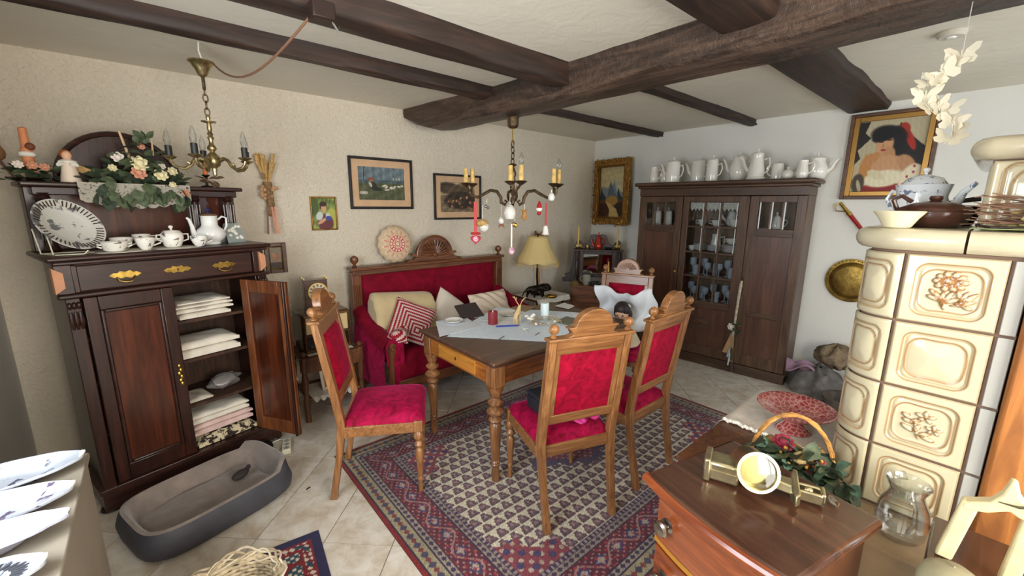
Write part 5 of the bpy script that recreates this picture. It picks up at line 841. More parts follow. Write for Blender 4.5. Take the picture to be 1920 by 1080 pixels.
ornament('straw_doll_ornament', 'straw and white doll ornament left on the table chandelier', 905, 425, 385, lambda t: (part('head', MB().ball((.008, 0, .0), (.03, .026, .032)), M_ORN, t), part('hair', MB().ball((-.002, -.002, .02), (.036, .03, .024)), M_STRAW, t)))
ornament('egg_ornament', 'large white embossed egg ornament below the chandelier centre', 956, 398, 362, egg(.036, M_ORN), None, -.1)
ornament('egg_ornament', 'small pink patterned egg hanging lowest on a white ribbon', 959, 470, 420, egg(.018, M_PINK), (.004, M_CRM), -.1)
ornament('egg_ornament', 'small white egg ornament under the right candle arm', 1034, 369, 356, egg(.02, M_ORN), (.003, M_CRM), -.09)
ornament('fish_ornament', 'little white and brown ornament left of the large egg', 940, 413, 385, lambda t: (egg(.018, M_ORN)(t), part('feet', MB().prism([(-.012, -.02), (.012, -.02), (.018, -.045), (.0, -.032), (-.018, -.045)], -.004, .004), plain('feet_brown', (128, 84, 58), .7), t)))
ornament('bell_ornament', 'small white bell ornament on a red ribbon under right arm', 1023, 430, 380, lambda t: part('bell', MB().lathe([(.024, -.03), (.019, -.022), (.016, .0), (.012, .018), (.003, .024)], 16), M_ORN, t), (.005, M_RED))
ornament('santa_ornament', 'red and white Santa hat ornament near the right arm', 1011, 390, 378, lambda t: (part('hat', MB().lathe([(.016, 0), (.012, .02), (.002, .042)], 10), M_RED, t), part('beard', MB().ball((0, -.006, -.006), (.018, .008, .014)), M_CRM, t), part('boots', MB().ball((0, 0, -.03), (.012, .01, .012)), M_RED, t)))
ornament('bear_ornament', 'small brown bear ornament right of the large egg', 983, 403, 372, lambda t: (part('body', MB().ball((0, 0, -.012), (.016, .012, .02)), M_GINGER, t), part('head', MB().ball((0, 0, .014), (.014, .012, .013)).ball((-.012, 0, .026), .006).ball((.012, 0, .026), .006), M_GINGER, t)))
ornament('gold_bow_ornament', 'tiny golden ornament just under the large egg', 965, 421, 408, lambda t: part('bow', MB().ball((-.006, 0, 0), (.008, .006, .014)).ball((.007, 0, -.004), (.008, .006, .014)), M_BRASS, t), None, -.06)
ornament('silver_bells', 'pair of tiny silver bells hanging from the left arm', 913, 387, 372, lambda t: part('bells', MB().ball((-.006, 0, 0), .008).ball((.007, 0, -.008), .008), MATS['steel'], t))
# ================================================================== ON AND IN THE SIDEBOARD
ST_ = 1.3505; GT = 1.6925
def doily_round(name, label, loc, r_, n_=40, amp=.012, mat=None, cat='doily'):
    mb = MB().lathe([(r_*.02, .0022), (r_*.6, .0022), (r_*.85, .0022)], n_); mb = MB(); ring = lambda f, z_: [(r_*f*(1+(amp/r_*abs(sin(j*pi*10/n_)) if f > .9 else 0))*cos(2*pi*j/n_), r_*f*(1+(amp/r_*abs(sin(j*pi*10/n_)) if f > .9 else 0))*sin(2*pi*j/n_), z_) for j in range(n_)]
    mb.loft([ring(.03, .002), ring(.5, .0022), ring(1, .002), ring(1, .0003), ring(.03, .0003)]); return solo(name, mb, mat or M_LACE, label, cat, loc)
doily_round('doily', 'small white doily under the left cups on the sideboard', SB(.285, .125, ST_), .115); doily_round('doily', 'small white doily under the sugar pot on the sideboard', SB(.51, .12, ST_), .105)
t = thing('display_plate', 'white pierced-rim plate standing in a wire holder on the sideboard', 'plate', SB(.115, .15, ST_), SB_R); R_ = .138; n = 60; q = Matrix.Rotation(radians(28), 4, 'Z') @ Matrix.Rotation(radians(58), 4, 'X')
mb = MB().lathe([(.001, 0), (R_*.55, 0), (R_*.62, .006), (R_*.68, .010), (R_, .024), (R_*1.005, .021), (R_*.68, .005), (R_*.55, -.005), (.001, -.005)], n).xf(Matrix.Translation((0, 0, .13)) @ q); dsh = part('dish', mb, spotted('plate_landscape', (214, 214, 208), (116, 118, 122), 15, .58, .2), t, ang=50)
mb = MB()
for k in range(48):
    if k % 12 == 11: continue
    s0 = len(mb.v); mb.box(-.0024, -.014, -.001, .0024, .014, .001); mb.xf(Matrix.Translation((0, 0, .13)) @ q @ Matrix.Rotation(2*pi*k/48, 4, 'Z') @ Matrix.Translation((0, R_*.85, .0195)) @ Matrix.Rotation(radians(21), 4, 'X'), s0)
part('pierced_slots', mb, plain('slot_brown', (72, 52, 40), .6), dsh)
part('wire_holder', MB().tube([(.02, -.11, .004), (-.07, -.09, .004), (-.10, .03, .004), (-.11, .05, .12)], .0028, 6).tube([(.02, -.11, .004), (.035, -.115, .02)], .0028, 6).tube([(-.10, .03, .004), (.06, .02, .004), (.07, -.03, .004), (.02, -.11, .004)], .0028, 6).tube([(-.075, -.07, .004), (-.085, -.05, .13)], .0028, 6), plain('wire_cream', (214, 208, 180), .4), t)
D_ = ST_+.0025
cup('cup decorated with sprigs on a saucer behind the low handled bowl', SB(.305, .175, D_), SB_R, .048, .062, M_SPRIG, 'sprigged cups on the sideboard')
vessel('soup_bowl', 'low two-handled sprigged bowl at the front of the sideboard', 'bowl', SB(.255, .075, D_), SB_R, [(.03, 0), (.046, .01), (.052, .045), (.055, .05)], M_SPRIG, ([(.05, 0, .035), (.066, 0, .038), (.066, 0, .028), (.05, 0, .02)], .004), ([(-.05, 0, .035), (-.066, 0, .038), (-.066, 0, .028), (-.05, 0, .02)], .004))
cup('sprigged cup left of the sugar pot on the sideboard', SB(.376, .075, D_), SB_R, .042, .062, M_SPRIG, 'sprigged cups on the sideboard'); cup('small sprigged creamer behind the middle cup', SB(.40, .22, ST_), SB_R, .04, .075, M_SPRIG)
cup('sprigged cup in front of the tall white coffee pot', SB(.615, .065, D_), SB_R, .043, .06, spotted('porcelain_script', (234, 232, 226), (92, 96, 104), 46, .6, .15), 'sprigged cups on the sideboard')
vessel('sugar_pot', 'sprigged two-handled sugar pot with flat lid on the sideboard', 'pot', SB(.505, .115, D_), SB_R, [(.03, 0), (.04, .01), (.052, .05), (.05, .075), (.044, .082)], M_SPRIG, ([(.045, 0, .07), (.075, 0, .07), (.075, 0, .04), (.045, 0, .03)], .004), ([(-.045, 0, .07), (-.068, 0, .07), (-.068, 0, .045), (-.045, 0, .035)], .004), [(.044, .082), (.036, .092), (.012, .095)])
vessel('tall_coffee_pot', 'tall white coffee pot with brown lid and blue knob on sideboard', 'coffee pot', SB(.715, .175, ST_), SB_R, [(.045, 0), (.05, .006), (.044, .012), (.07, .035), (.078, .06), (.07, .085), (.048, .105), (.042, .115), (.042, .165), (.046, .17)], M_PORC, ([(-.06, 0, .04), (-.085, 0, .06), (-.09, 0, .11), (-.10, 0, .15), (-.112, 0, .162)], [.02, .016, .011, .009, .006]), ([(.044, 0, .145), (.07, 0, .165), (.092, 0, .155), (.09, 0, .11), (.066, 0, .06)], .006), [(.044, .17), (.04, .18), (.014, .188)], None, 24, plain('lid_brown', (110, 84, 66), .3), plain('knob_blue', (36, 44, 110), .2))
t = thing('greeting_card', 'folded grey-blue card with white flowers at the sideboard\'s right end', 'card', SB(.855, .22, ST_), SB_R+radians(15)); mb = MB().add([(-.06, -.03, 0), (.06, -.03, 0), (.05, .01, .12), (-.05, .01, .12), (-.06, .05, 0), (.06, .05, 0), (-.06, -.028, 0), (.06, -.028, 0), (.05, .012, .118), (-.05, .012, .118)], [(0, 1, 2, 3), (3, 2, 5, 4), (6, 9, 8, 7)]); part('card', mb, plain('card_grey', (146, 156, 152), .7), t)
mb = MB(); r = random.Random(2); [mb.ball((r.uniform(-.03, .045), -.028+.04*z/.12-.002, z), (.012, .003, .012), 6, 5) for z in [.02+.08*r.random() for _ in range(14)]]; part('printed_flowers', mb, M_CRM, t)
# gallery: lace cloth, angel, flowers, candles
def lace(u, v): y = GD-.035 if v < .55 else GD-.035+.17*(v-.55)/.45; z = GT+.0025 if v >= .55 else GT+.0025-(.55-v)/.55*(.085+.035*sin(pi*u))*(1+.10*abs(sin(u*pi*9))); return (.19+.47*u, y-(.006 if v < .55 else 0), z)
solo('lace_cloth', MB().slab(lace, 72, 22, .0012), spotted('crochet_lace', (226, 220, 204), (92, 66, 52), 75, .60, .9, .03, 0), 'white crochet lace cloth hanging over the sideboard gallery', 'lace cloth', SB_A, SB_R, ang=80)
t = thing('angel_figurine', 'white angel figurine with red hair on the sideboard gallery', 'figurine', SB(.188, .32, GT), SB_R-.3); part('gown', MB().lathe([(.04, 0), (.04, .004), (.034, .04), (.026, .08), (.024, .10), (.012, .112)], 16), plain('bisque', (232, 212, 194), .5), t); part('head', MB().ball((0, -.004, .132), (.020, .020, .023)), plain('doll_skin', (226, 180, 148), .5), t); part('hair', MB().ball((-.004, .004, .138), (.024, .023, .023)), plain('hair_red', (168, 88, 50), .7), t); part('collar', MB().lathe([(.034, .098), (.036, .104), (.016, .116)], 14), M_CRM, t)
for sx in (-1, 1): part('sleeve', MB().tube([(sx*.02, -.005, .10), (sx*.03, -.02, .085), (sx*.01, -.034, .088)], [.012, .011, .007], 8), M_CRM, t)
part('wing', MB().add([(.012, .02, .10), (.075, .03, .07), (.08, .035, .03), (.02, .024, .06), (.012, .024, .10), (.075, .034, .07), (.08, .039, .03), (.02, .028, .06)], [(0, 1, 2, 3), (4, 7, 6, 5), (0, 4, 5, 1), (1, 5, 6, 2), (2, 6, 7, 3), (3, 7, 4, 0)]), M_STRAW, t)
M_APR = plain('candle_apricot', (214, 138, 92), .55, sss=.2)
def arr_dir(r): a = r.uniform(0, 2*pi); return (cos(a), sin(a)*.8-.3, r.uniform(-.5, .7))
t = thing('flower_arrangement', 'ivy and rose arrangement with thin candles on the sideboard gallery', 'flower arrangement', SB(.43, .30, GT+.003), SB_R); part('pot', MB().lathe([(.05, 0), (.06, .02), (.055, .05)], 14, (0, .04, 0)), M_LEAFD, t)
def fnl(r):
    k = r.random(); x = r.uniform(-.18, .22); h = .01+.21*max(0, 1-(abs(x-.03)/.2)**1.2)*r.random(); y = r.uniform(-.07, .08)
    if k < .22: return ((x, -.075, r.uniform(-.10, .01)+.03*sin(x*30)), (r.uniform(-.4, .4), -.4, -1))
    return ((x, y-.02, h), arr_dir(r))
leaves(t, 150, fnl, (LEAF, LEAFD, LEAF), (.8, 1.4), 11); leaves(t, 9, lambda r: ((.05+r.uniform(-.02, .05), r.uniform(-.02, .02), .19+.06*r.random()), (r.uniform(-.6, .6), -.3, 1)), (LEAF,), (.7, 1.), 12)
for c_, r_, m_ in (((.01, -.085, .105), .042, M_RCR), ((.0, -.092, .055), .036, M_RPK), ((.095, -.09, .05), .034, M_RCR), ((-.07, -.07, .13), .03, M_RWH), ((.16, -.06, .075), .026, M_RCR), ((.11, -.07, .10), .02, M_RWH), ((.2, -.085, -.045), .022, M_RPK), ((.045, -.03, .2), .018, M_RPK), ((-.1, -.08, .075), .02, M_RCR), ((.14, -.1, .0), .018, M_RCR)): rose(t, c_, r_, m_, (0.1, -1, .35))
part('thin_candle', MB().tube([(.0, -.01, .10), (-.035, -.02, .27)], [.008, .005], 8), plain('candle_cream', (214, 182, 142), .6), t); part('thin_candle', MB().tube([(.10, 0, .16), (.105, 0, .25)], [.006, .003], 8), plain('candle_cream', (214, 182, 142), .6), t)
t = thing('candle_arrangement', 'thick apricot candle with cherub among leaves at gallery\'s left end', 'candle', SB(.065, .385, GT), SB_R); part('candle', MB().lathe([(.02, .02), (.021, .03), (.021, .155), (.016, .16)], 14), M_APR, t); part('taper', MB().lathe([(.017, .15), (.015, .25), (.004, .256)], 12), M_APR, t); part('cherub_head', MB().ball((.012, -.018, .165), .018), plain('hair_brown', (120, 66, 44), .7), t); part('ruffle', MB().lathe([(.026, .118), (.032, .124), (.03, .136), (.022, .142)], 14), M_CRM, t); part('dish', MB().lathe([(.05, 0), (.09, .015), (.088, .018), (.04, .01)], 18), M_DK, t)
leaves(t, 26, lambda r: ((r.uniform(-.09, .07), r.uniform(-.06, .03), r.uniform(.005, .06)), (r.uniform(-1, 1), r.uniform(-1, .2), r.uniform(-.4, .5))), (LEAFD, LEAF), (.7, 1.2), 21); [rose(t, c_, .02, m_, (0, -1, .4)) for c_, m_ in (((-.045, -.06, .075), M_RWH), ((.0, -.065, .075), M_RPK), ((.04, -.06, .068), M_RPK))]
t = thing('candle_stand', 'single orange candle on a stand at gallery\'s right end', 'candle', SB(.79, .34, GT), SB_R); part('stand', MB().lathe([(.03, 0), (.032, .006), (.008, .015), (.008, .06), (.02, .07), (.02, .075)], 14), M_BRZ, t); part('candle', MB().lathe([(.013, .07), (.0135, .16), (.004, .185)], 12), plain('candle_orange', (208, 112, 58), .55), t); leaves(t, 10, lambda r: ((r.uniform(-.05, .04), r.uniform(-.04, .0), r.uniform(.02, .06)), (r.uniform(-1, 1), -.5, r.uniform(-.6, .3))), (leafmesh('leaf', .06, .04, plain('leaf_brown', (120, 96, 74), .7, vary=.3)),), (.7, 1.1), 5)
# linen
M_LIN = plain('linen_white', (224, 216, 200), .9, vary=.06, nscale=10, bumpy=.25, bscale=18); M_LINP = plain('linen_pink', (216, 186, 178), .9, vary=.1, nscale=14)
def folded(name, label, s0_, s1_, d0, d1, z, hs, mat, rz=0, cat='linen', group='folded linen in the sideboard', seed=1):
    r = random.Random(seed); t = thing(name, label, cat, SB((s0_+s1_)/2, (d0+d1)/2, z), SB_R+rz, group); W_, D__ = (s1_-s0_)/2, (d1-d0)/2; zc = .0015
    for h in hs:
        e = r.uniform(-.012, .012); w_ = W_+e
        def layer(u, v, h=h, zc=zc, w_=w_): x = (u-.5)*2; y = (v-.5)*2; k = max(0, (1-abs(x)**6)*(1-abs(y)**8))**.5; return (x*w_, y*D__, zc+h*(.55+.45*k)+.004*sin(u*9+seed)*sin(v*7)*k)
        part('fold', MB().slab(layer, 14, 12, h*.5), mat, t, ang=70); zc += h*1.02+.004
    return t
folded('folded_tablecloth', 'folded white tablecloths on the sideboard\'s top inner shelf', .47, .75, .10, .36, .9335, (.032, .022, .018, .016), M_LIN, seed=1); folded('folded_tablecloth', 'crumpled white linen on the second sideboard shelf', .46, .76, .10, .34, .6985, (.05, .04), M_LIN, seed=2)
folded('paper_bag', 'grey-white folded paper on the third sideboard shelf', .46, .60, .12, .30, .4185, (.02,), plain('paper_grey', (198, 188, 174), .8), cat='paper', seed=3); folded('folded_blanket', 'rolled black and cream patterned blanket at the sideboard bottom', .46, .80, .06, .30, .1455, (.055,), spotted('zigzag_knit', (206, 192, 158), (40, 30, 26), 26, .5, .9, .03, 0), cat='blanket', seed=4)
folded('folded_towel', 'pinkish folded linen on the patterned blanket in the sideboard', .47, .79, .10, .31, .208, (.035, .025), M_LINP, seed=5); folded('folded_towel', 'pale sheet laid on top of the pinkish linen', .46, .77, .10, .31, .283, (.03, .02), M_LIN, seed=6)
mb = MB(); r = random.Random(5); o = solo('plastic_bag', MB().grid(lambda u, v: (.085*cos(2*pi*u)*sin(pi*v)*(1+.25*sin(u*31+v*13))+.05*(v-.5), .06*sin(2*pi*u)*sin(pi*v), .045+.045*-cos(pi*v)+.010*sin(u*25)*sin(pi*v)), 26, 12), plain('plastic_grey', (132, 126, 122), .25, alpha=.75), 'crumpled translucent plastic bag on the third sideboard shelf', 'plastic bag', SB(.70, .22, .4195), SB_R, ang=80)
# ================================================================== WALL OBJECTS beside the sideboard
t = thing('dried_bouquet', 'hanging dried grain bouquet with ribbons on the wall near sideboard', 'dried bouquet', (.70, y1-.05, 1.70)); mb = MB(); r = random.Random(4)
for k in range(26): a = r.uniform(-.5, .5); mb.tube([(0, 0, -.10), (.03*a, -.015*r.random(), .05), (.13*a, -.03*r.random(), .16+.10*r.random())], [.003, .003, .012], 5)
part('grain_ears', mb, M_STRAW, t); part('stems', MB().tube([(0, 0, .05), (.01, 0, -.12), (.0, 0, -.2)], [.03, .028, .018], 8), plain('stems_brown', (134, 104, 70), .85, vary=.3, nscale=50), t); mb = MB(); [mb.ball((r.uniform(-.05, .05), -.03, r.uniform(-.08, .1)), .014, 6, 5) for _ in range(14)]; part('dried_flowers', mb, plain('dried_flower', (176, 138, 100), .9, vary=.3), t)['kind'] = 'stuff'
for k, (x, c_) in enumerate(((-.02, (120, 84, 74)), (.01, (198, 132, 104)), (.03, (206, 150, 122)))): part('ribbon', MB().slab(lambda u, v, x=x: (x+(u-.5)*.014+.012*v*(1 if x > 0 else -1), -.03, -.13-.20*v), 2, 6, .0015, 1), plain('ribbon_w%d' % k, c_, .6), t)
t = thing('dried_rose', 'single dried rosebud stem hanging at the wall\'s far left', 'dried flower', (-.575, y1-.03, 1.86)); part('bud', MB().lathe([(.004, -.05), (.026, -.03), (.03, 0), (.018, .03), (.004, .05)], 12), plain('bud_tan', (156, 112, 74), .8), t); part('stem', MB().tube([(.0, 0, -.045), (.04, 0, -.13), (.08, 0, -.24)], [.008, .004, .003], 6), plain('stem_mauve', (120, 92, 82), .8), t)
# ================================================================== ON THE SOFA
def cushion_mesh(w_, h_, th, n_=18, pinch=.06):
    mb = MB()
    for s_ in (1, -1):
        def f(u, v): x, y = 2*u-1, 2*v-1; k = max(0, (1-x**4)*(1-y**4))**.55; c_ = 1-pinch*(1-abs(x*y))*(abs(x)**6+abs(y)**6); return (x*w_/2*(1-pinch*(1-y*y)*.6*abs(x)), s_*th/2*k, y*h_/2*(1-pinch*(1-x*x)*.6*abs(y)))
        mb.grid(f, n_, n_)
    return mb
m, nt, b = newmat('crochet_red'); tc = nt.nodes.new('ShaderNodeTexCoord'); sp_ = nt.nodes.new('ShaderNodeSeparateXYZ'); nt.links.new(tc.outputs['Object'], sp_.inputs[0])
def mth(nt, op, a, b_=None):
    n_ = nt.nodes.new('ShaderNodeMath'); n_.operation = op
    for i, x in enumerate((a, b_)):
        if x is None: continue
        if isinstance(x, (int, float)): n_.inputs[i].default_value = x
        else: nt.links.new(x, n_.inputs[i])
    return n_.outputs[0]
ax, az = mth(nt, 'ABSOLUTE', mth(nt, 'ADD', sp_.outputs[0], -.05)), mth(nt, 'ABSOLUTE', mth(nt, 'ADD', sp_.outputs[2], .07)); mxx = mth(nt, 'MAXIMUM', ax, az); wv = mth(nt, 'SINE', mth(nt, 'MULTIPLY', mxx, 230)); zig = mth(nt, 'MULTIPLY', mth(nt, 'SINE', mth(nt, 'MULTIPLY', mth(nt, 'ADD', sp_.outputs[0], sp_.outputs[2]), 420)), .55)
nt.links.new(ramp(nt, mth(nt, 'ADD', mth(nt, 'MULTIPLY', mth(nt, 'ADD', wv, zig), .3), .5), [(.45, (168, 22, 44)), (.55, (232, 206, 200))]), b.inputs['Base Color']); b.inputs['Roughness'].default_value = .95; bump(nt, b, wv, .8, .006); M_CRO = m
def pose(o, loc, rot): o.location = loc; o.rotation_euler = rot; return o
pose(solo('crochet_cushion', cushion_mesh(.34, .34, .10), M_CRO, 'red and white crochet cushion leaning on the sofa arm', 'cushion', ang=80), (1.545, 3.04, .645), (radians(-32), radians(24), radians(-22)))
o = pose(solo('crochet_blanket', MB().slab(lambda u, v: (.15*(u-.5), -.08+.2*v, .04+.03*sin(v*5)+.03*sin(pi*u)), 10, 12, .03), M_CRO, 'folded red and white crochet blanket under the crochet cushion', 'blanket', ang=80), (1.375, 2.93, .555), (radians(26), radians(-14), radians(-35)))
pose(solo('white_cushion', cushion_mesh(.32, .32, .12), plain('satin_white', (226, 214, 198), .4, sheen=.3), 'plain white satin cushion on the sofa behind crochet cushion', 'cushion', ang=80), (1.99, 3.20, .645), (radians(-22), radians(38), 0))
rc = cushion_mesh(.48, .26, .13, 40); rc.v = [(x, y+(.007*sin(70*z+9*sin(9*x))+.005*sin(55*x+60*z))*(1 if y > 0 else -1)*min(1, abs(y)*40), z) for x, y, z in rc.v]
pose(solo('ruffled_cushion', rc, plain('satin_ruffle', (222, 204, 182), .38, bumpy=1., bscale=26), 'cream ruffled satin cushion at the sofa\'s right end', 'cushion', ang=80), (2.48, 3.20, .625), (radians(-25), 0, radians(4)))
t = thing('folded_throw', 'beige folded woollen throw on the sofa\'s left end', 'blanket', (1.575, 3.27, .465), radians(-3)); t.scale = (1.22, 1.1, 1.42); M_THROW = plain('wool_beige', (204, 184, 142), .95, sheen=.3, vary=.06, bumpy=.2, bscale=150)
def thr(u, v, zc, hh, w_, sg): a = pi*u; return (w_*(v-.5)*2, .13*cos(a)*(1 if sg else .8)+.02*sin(v*5), zc+hh*sin(a)**.6+.012*sin(v*7+zc*30))
part('upper_fold', MB().loft([[(w, y_, z_) for y_, z_ in [(-.12, .03), (-.14, .10), (-.12, .2+.02*sin(w*9)), (-.06, .285-.06*(w+.23)), (.04, .30-.09*(w+.23)), (.11, .26-.08*(w+.23)), (.12, .1), (.10, .03)]] for w in chain(-.23, .23, 10)]), M_THROW, t, ang=70, sub=1)
part('lower_fold', MB().loft([[(w, y_, z_) for y_, z_ in [(-.17, .0), (-.19, .03), (-.17, .07+.01*sin(w*14)), (-.05, .085), (.10, .085), (.12, .0)]] for w in chain(-.2, .25, 8)]), M_THROW, t, ang=70, sub=1)
nr, ns = 26, 96; rr = np.linspace(.004, 1, nr); aa = np.linspace(0, 2*pi, ns, endpoint=False); RR, AA = np.meshgrid(rr, aa, indexing='ij'); colr = np.empty(RR.shape+(3,)); colr[:] = (206, 182, 150)
def putc(mk, c_): colr[mk] = c_
pet = np.abs(((AA*14/(2*pi)) % 1)-.5)*2; putc(RR < .46, (196, 74, 74)); putc((RR > .16) & (RR < .27) & (pet < .6), (230, 214, 190)); putc((RR > .31) & (RR < .42) & (pet > .4), (230, 214, 190)); putc(RR < .10, (222, 206, 178)); putc((RR > .46) & (RR < .9) & (np.abs(RR-.62-.24*(1-pet)) < .035), (226, 206, 178)); putc((RR > .5) & (RR < .8) & (pet < .28), (212, 150, 124)); putc((RR > .47) & (RR < .5), (222, 200, 170))
rad_ = .165; P = []; F = []
for s_ in (-1, 1):
    for i in range(nr):
        for j in range(ns): f = rr[i]*(1+.03*sin(aa[j]*14)*(rr[i] > .95)); P.append((rad_*f*cos(aa[j]), s_*.045*max(0, 1-rr[i]**3)**.6, rad_*f*sin(aa[j])))
for s_ in range(2):
    for i in range(nr-1):
        for j in range(ns): o_ = s_*nr*ns; a, b_ = o_+i*ns+j, o_+i*ns+(j+1) % ns; F.append((a, b_, b_+ns, a+ns) if s_ else (a, a+ns, b_+ns, b_))
me = bpy.data.meshes.new('round_cushion'); me.from_pydata(P, [], F); me.update(); me.polygons.foreach_set('use_smooth', [True]*len(F)); at_ = me.color_attributes.new('col', 'FLOAT_COLOR', 'POINT'); c4 = np.concatenate([lin(colr.reshape(-1, 3)), np.ones((nr*ns, 1))], 1); at_.data.foreach_set('color', np.concatenate([c4, c4]).ravel()); me.materials.append(attrmat('doily_thread', .95, bumpy=.6))
pose(solo('round_cushion', me, None, 'round cushion with red and cream doily pattern atop the sofa back', 'cushion'), (1.665, 3.545, 1.243), (radians(-6), radians(4), radians(3)))
# ================================================================== ON THE TABLE
TZ = .7642
def quad(name, label, pts, mat, cat, z=TZ, th=.0012, amp=.001, n_=10, group=None, edge=0):
    q_ = [PZ(a, b_, z) for a, b_ in pts]; c_ = sum(q_, Vector())/4
    def f(u, v): p = q_[0].lerp(q_[1], u).lerp(q_[3].lerp(q_[2], u), v)-c_; e_ = edge*(abs(sin(u*pi*11))+abs(sin(v*pi*9)))*.5; return (p.x*(1+e_), p.y*(1+e_), th+amp*(1+sin(u*13+v*3)*sin(v*11)))
    return solo(name, MB().slab(f, n_*2, n_*2, th), mat, label, cat, c_, 0, group, ang=70)
M_CLOTH = spotted('lace_blue', (212, 226, 240), (230, 238, 244), 80, .52, .9, .06, 0); M_PAPER = plain('paper_white', (232, 232, 228), .8); 
quad('lace_tablecloth', 'pale blue lace cloth laid diagonally over the dining table', ((838, 631), (1064, 643), (1140, 590), (930, 577)), M_CLOTH, 'tablecloth', TZ, .0012, .0007, 14, edge=.012)
Z1 = TZ+.004
quad('napkin', 'white embroidered napkin at the table\'s left corner', ((817, 603), (824, 632), (903, 612), (872, 595)), plain('napkin', (218, 224, 232), .9, bumpy=.4, bscale=50), 'napkin', TZ+.003, .0015, .0012); p = PZ(851, 604, TZ+.007)
def dish(name, label, px_, py_, r_, z, mat, cat='plate'): return solo(name, MB().lathe([(r_*.5, 0), (r_*.6, .002), (r_*.85, .009), (r_, .016), (r_*.99, .018), (r_*.8, .010), (r_*.5, .005), (.001, .005)], 28), mat, label, cat, PZ(px_, py_, z), ang=50)
dish('saucer', 'small flowered saucer on the white napkin', 851, 604, .068, TZ+.0085, spotted('saucer_flowers', (226, 226, 222), (120, 116, 120), 40, .63, .2)); dish('dessert_plate', 'white plate with grey rim behind the red candle', 953, 590, .085, Z1, spotted('rim_grey', (226, 222, 212), (130, 124, 120), 30, .63, .2))
t = thing('red_candle', 'short dark red flameless candle on the table', 'candle', PZ(924, 607, Z1)); part('wax', MB().lathe([(.033, 0), (.034, .004), (.034, .085), (.032, .092), (.028, .088), (.02, .078), (.002, .076)], 22), plain('wax_red', (140, 44, 52), .5, sss=.1), t, ang=50); part('flame', MB().lathe([(.004, .076), (.006, .084), (.004, .094), (.0008, .1)], 8), M_CRM, t)
t = thing('ballpoint_pen', 'blue ballpoint pen lying before the red candle', 'pen', PZ(950, 611, Z1+.005)); a = PZ(928, 612, Z1)-PZ(950, 611, Z1); part('barrel', MB().tube([a*.9, -a*.9], .0055, 8), plain('pen_blue', (36, 62, 160), .3), t); part('tip', MB().tube([-a*.9, -a*1.12], [.005, .001], 8), M_SOCK, t)
quad('leaflet', 'white folded leaflet behind the blue pen', ((932, 603), (934, 610), (972, 605), (966, 598)), M_PAPER, 'paper', Z1); quad('notepaper', 'white sheet under the plate behind the red candle', ((905, 601), (930, 604), (985, 590), (940, 584)), M_PAPER, 'paper', TZ+.0015); quad('letter', 'sheet of paper at the far edge of the table', ((1040, 574), (1066, 580), (1078, 574), (1058, 568)), M_PAPER, 'paper', Z1); quad('paper_strip', 'long white paper strip pointing to the doll', ((1070, 587), (1076, 593), (1134, 592), (1133, 586)), M_PAPER, 'paper', Z1, n_=6); quad('booklet', 'grey-green booklet beside the wreath on the table', ((1042, 604), (1066, 611), (1088, 600), (1062, 594)), plain('booklet_grey', (120, 122, 104), .6), 'booklet', Z1, .004)
quad('photo_card', 'brownish card lying behind the deer figure', ((955, 578), (985, 585), (1004, 576), (978, 572)), plain('card_brown', (150, 128, 92), .6), 'card', Z1, .003)
t = thing('fallen_photo_frame', 'dark photo frame propped back-up near the sofa side of table', 'photo frame', PZ(892, 598, TZ)); a = PZ(866, 600, TZ)-PZ(892, 598, TZ); b_ = PZ(916, 582, TZ)-PZ(892, 598, TZ); c_ = PZ(880, 584, TZ)-PZ(892, 598, TZ); part('frame_back', MB().slab(lambda u, v: tuple((a.lerp(Vector((a.x+.02, a.y+.13, .0)), v)).lerp(Vector((a.x+.19, a.y-.02, 0)).lerp(Vector((a.x+.21, a.y+.12, 0)), v), u)+Vector((0, 0, .012+.07*v))), 4, 4, .01), plain('frame_dark', (58, 50, 48), .5), t); part('strut', MB().box(a.x+.08, a.y+.05, .004, a.x+.12, a.y+.058, .05), M_SOCK, t)
t = thing('deer_figure', 'pale wooden deer figure with antlers standing on the table', 'figurine', PZ(970, 607, Z1), radians(20)); M_DEER = plain('deer_wood', (222, 192, 140), .6)
skin_body('body', [(0, 0, .075), (-.03, 0, .07), (.022, 0, .09), (.03, 0, .125), (.05, 0, .125), (-.032, .01, .035), (-.03, .01, 0), (-.032, -.01, .035), (-.03, -.01, 0), (.02, .01, .04), (.02, .01, 0), (.02, -.01, .04), (.02, -.01, 0)], [(0, 1), (0, 2), (2, 3), (3, 4), (1, 5), (5, 6), (1, 7), (7, 8), (2, 9), (9, 10), (2, 11), (11, 12)], [.017, .016, .014, .011, .006, .006, .004, .006, .004, .006, .004, .006, .004], M_DEER, t)
mb = MB()
for s_ in (-1, 1): mb.tube([(.03, s_*.006, .13), (.018, s_*.025, .165), (.03, s_*.045, .19)], .003, 5); mb.tube([(.02, s_*.024, .163), (.04, s_*.03, .182)], .0025, 5); mb.tube([(.024, s_*.035, .177), (.008, s_*.045, .19)], .0025, 5)
part('antlers', mb, M_DEER, t)
cw_ = PZ(1020, 606, Z1); t = thing('advent_wreath', 'silvery twig wreath around the white candle on the table', 'wreath', cw_); mb = MB(); r = random.Random(8)
for k in range(90): a = r.uniform(0, 2*pi); q_ = .085+.03*r.uniform(-1, 1); c_ = Vector((q_*cos(a)*1.25, q_*sin(a)*.8, .01+.02*r.random())); d = Vector((-sin(a)+r.uniform(-.8, .8), cos(a)+r.uniform(-.8, .8), r.uniform(-.2, .5)))*.02; mb.tube([c_-d, c_+d], [.003, .0015], 4)
part('twigs', mb, plain('twig_silver', (186, 174, 146), .8, vary=.2), t)['kind'] = 'stuff'
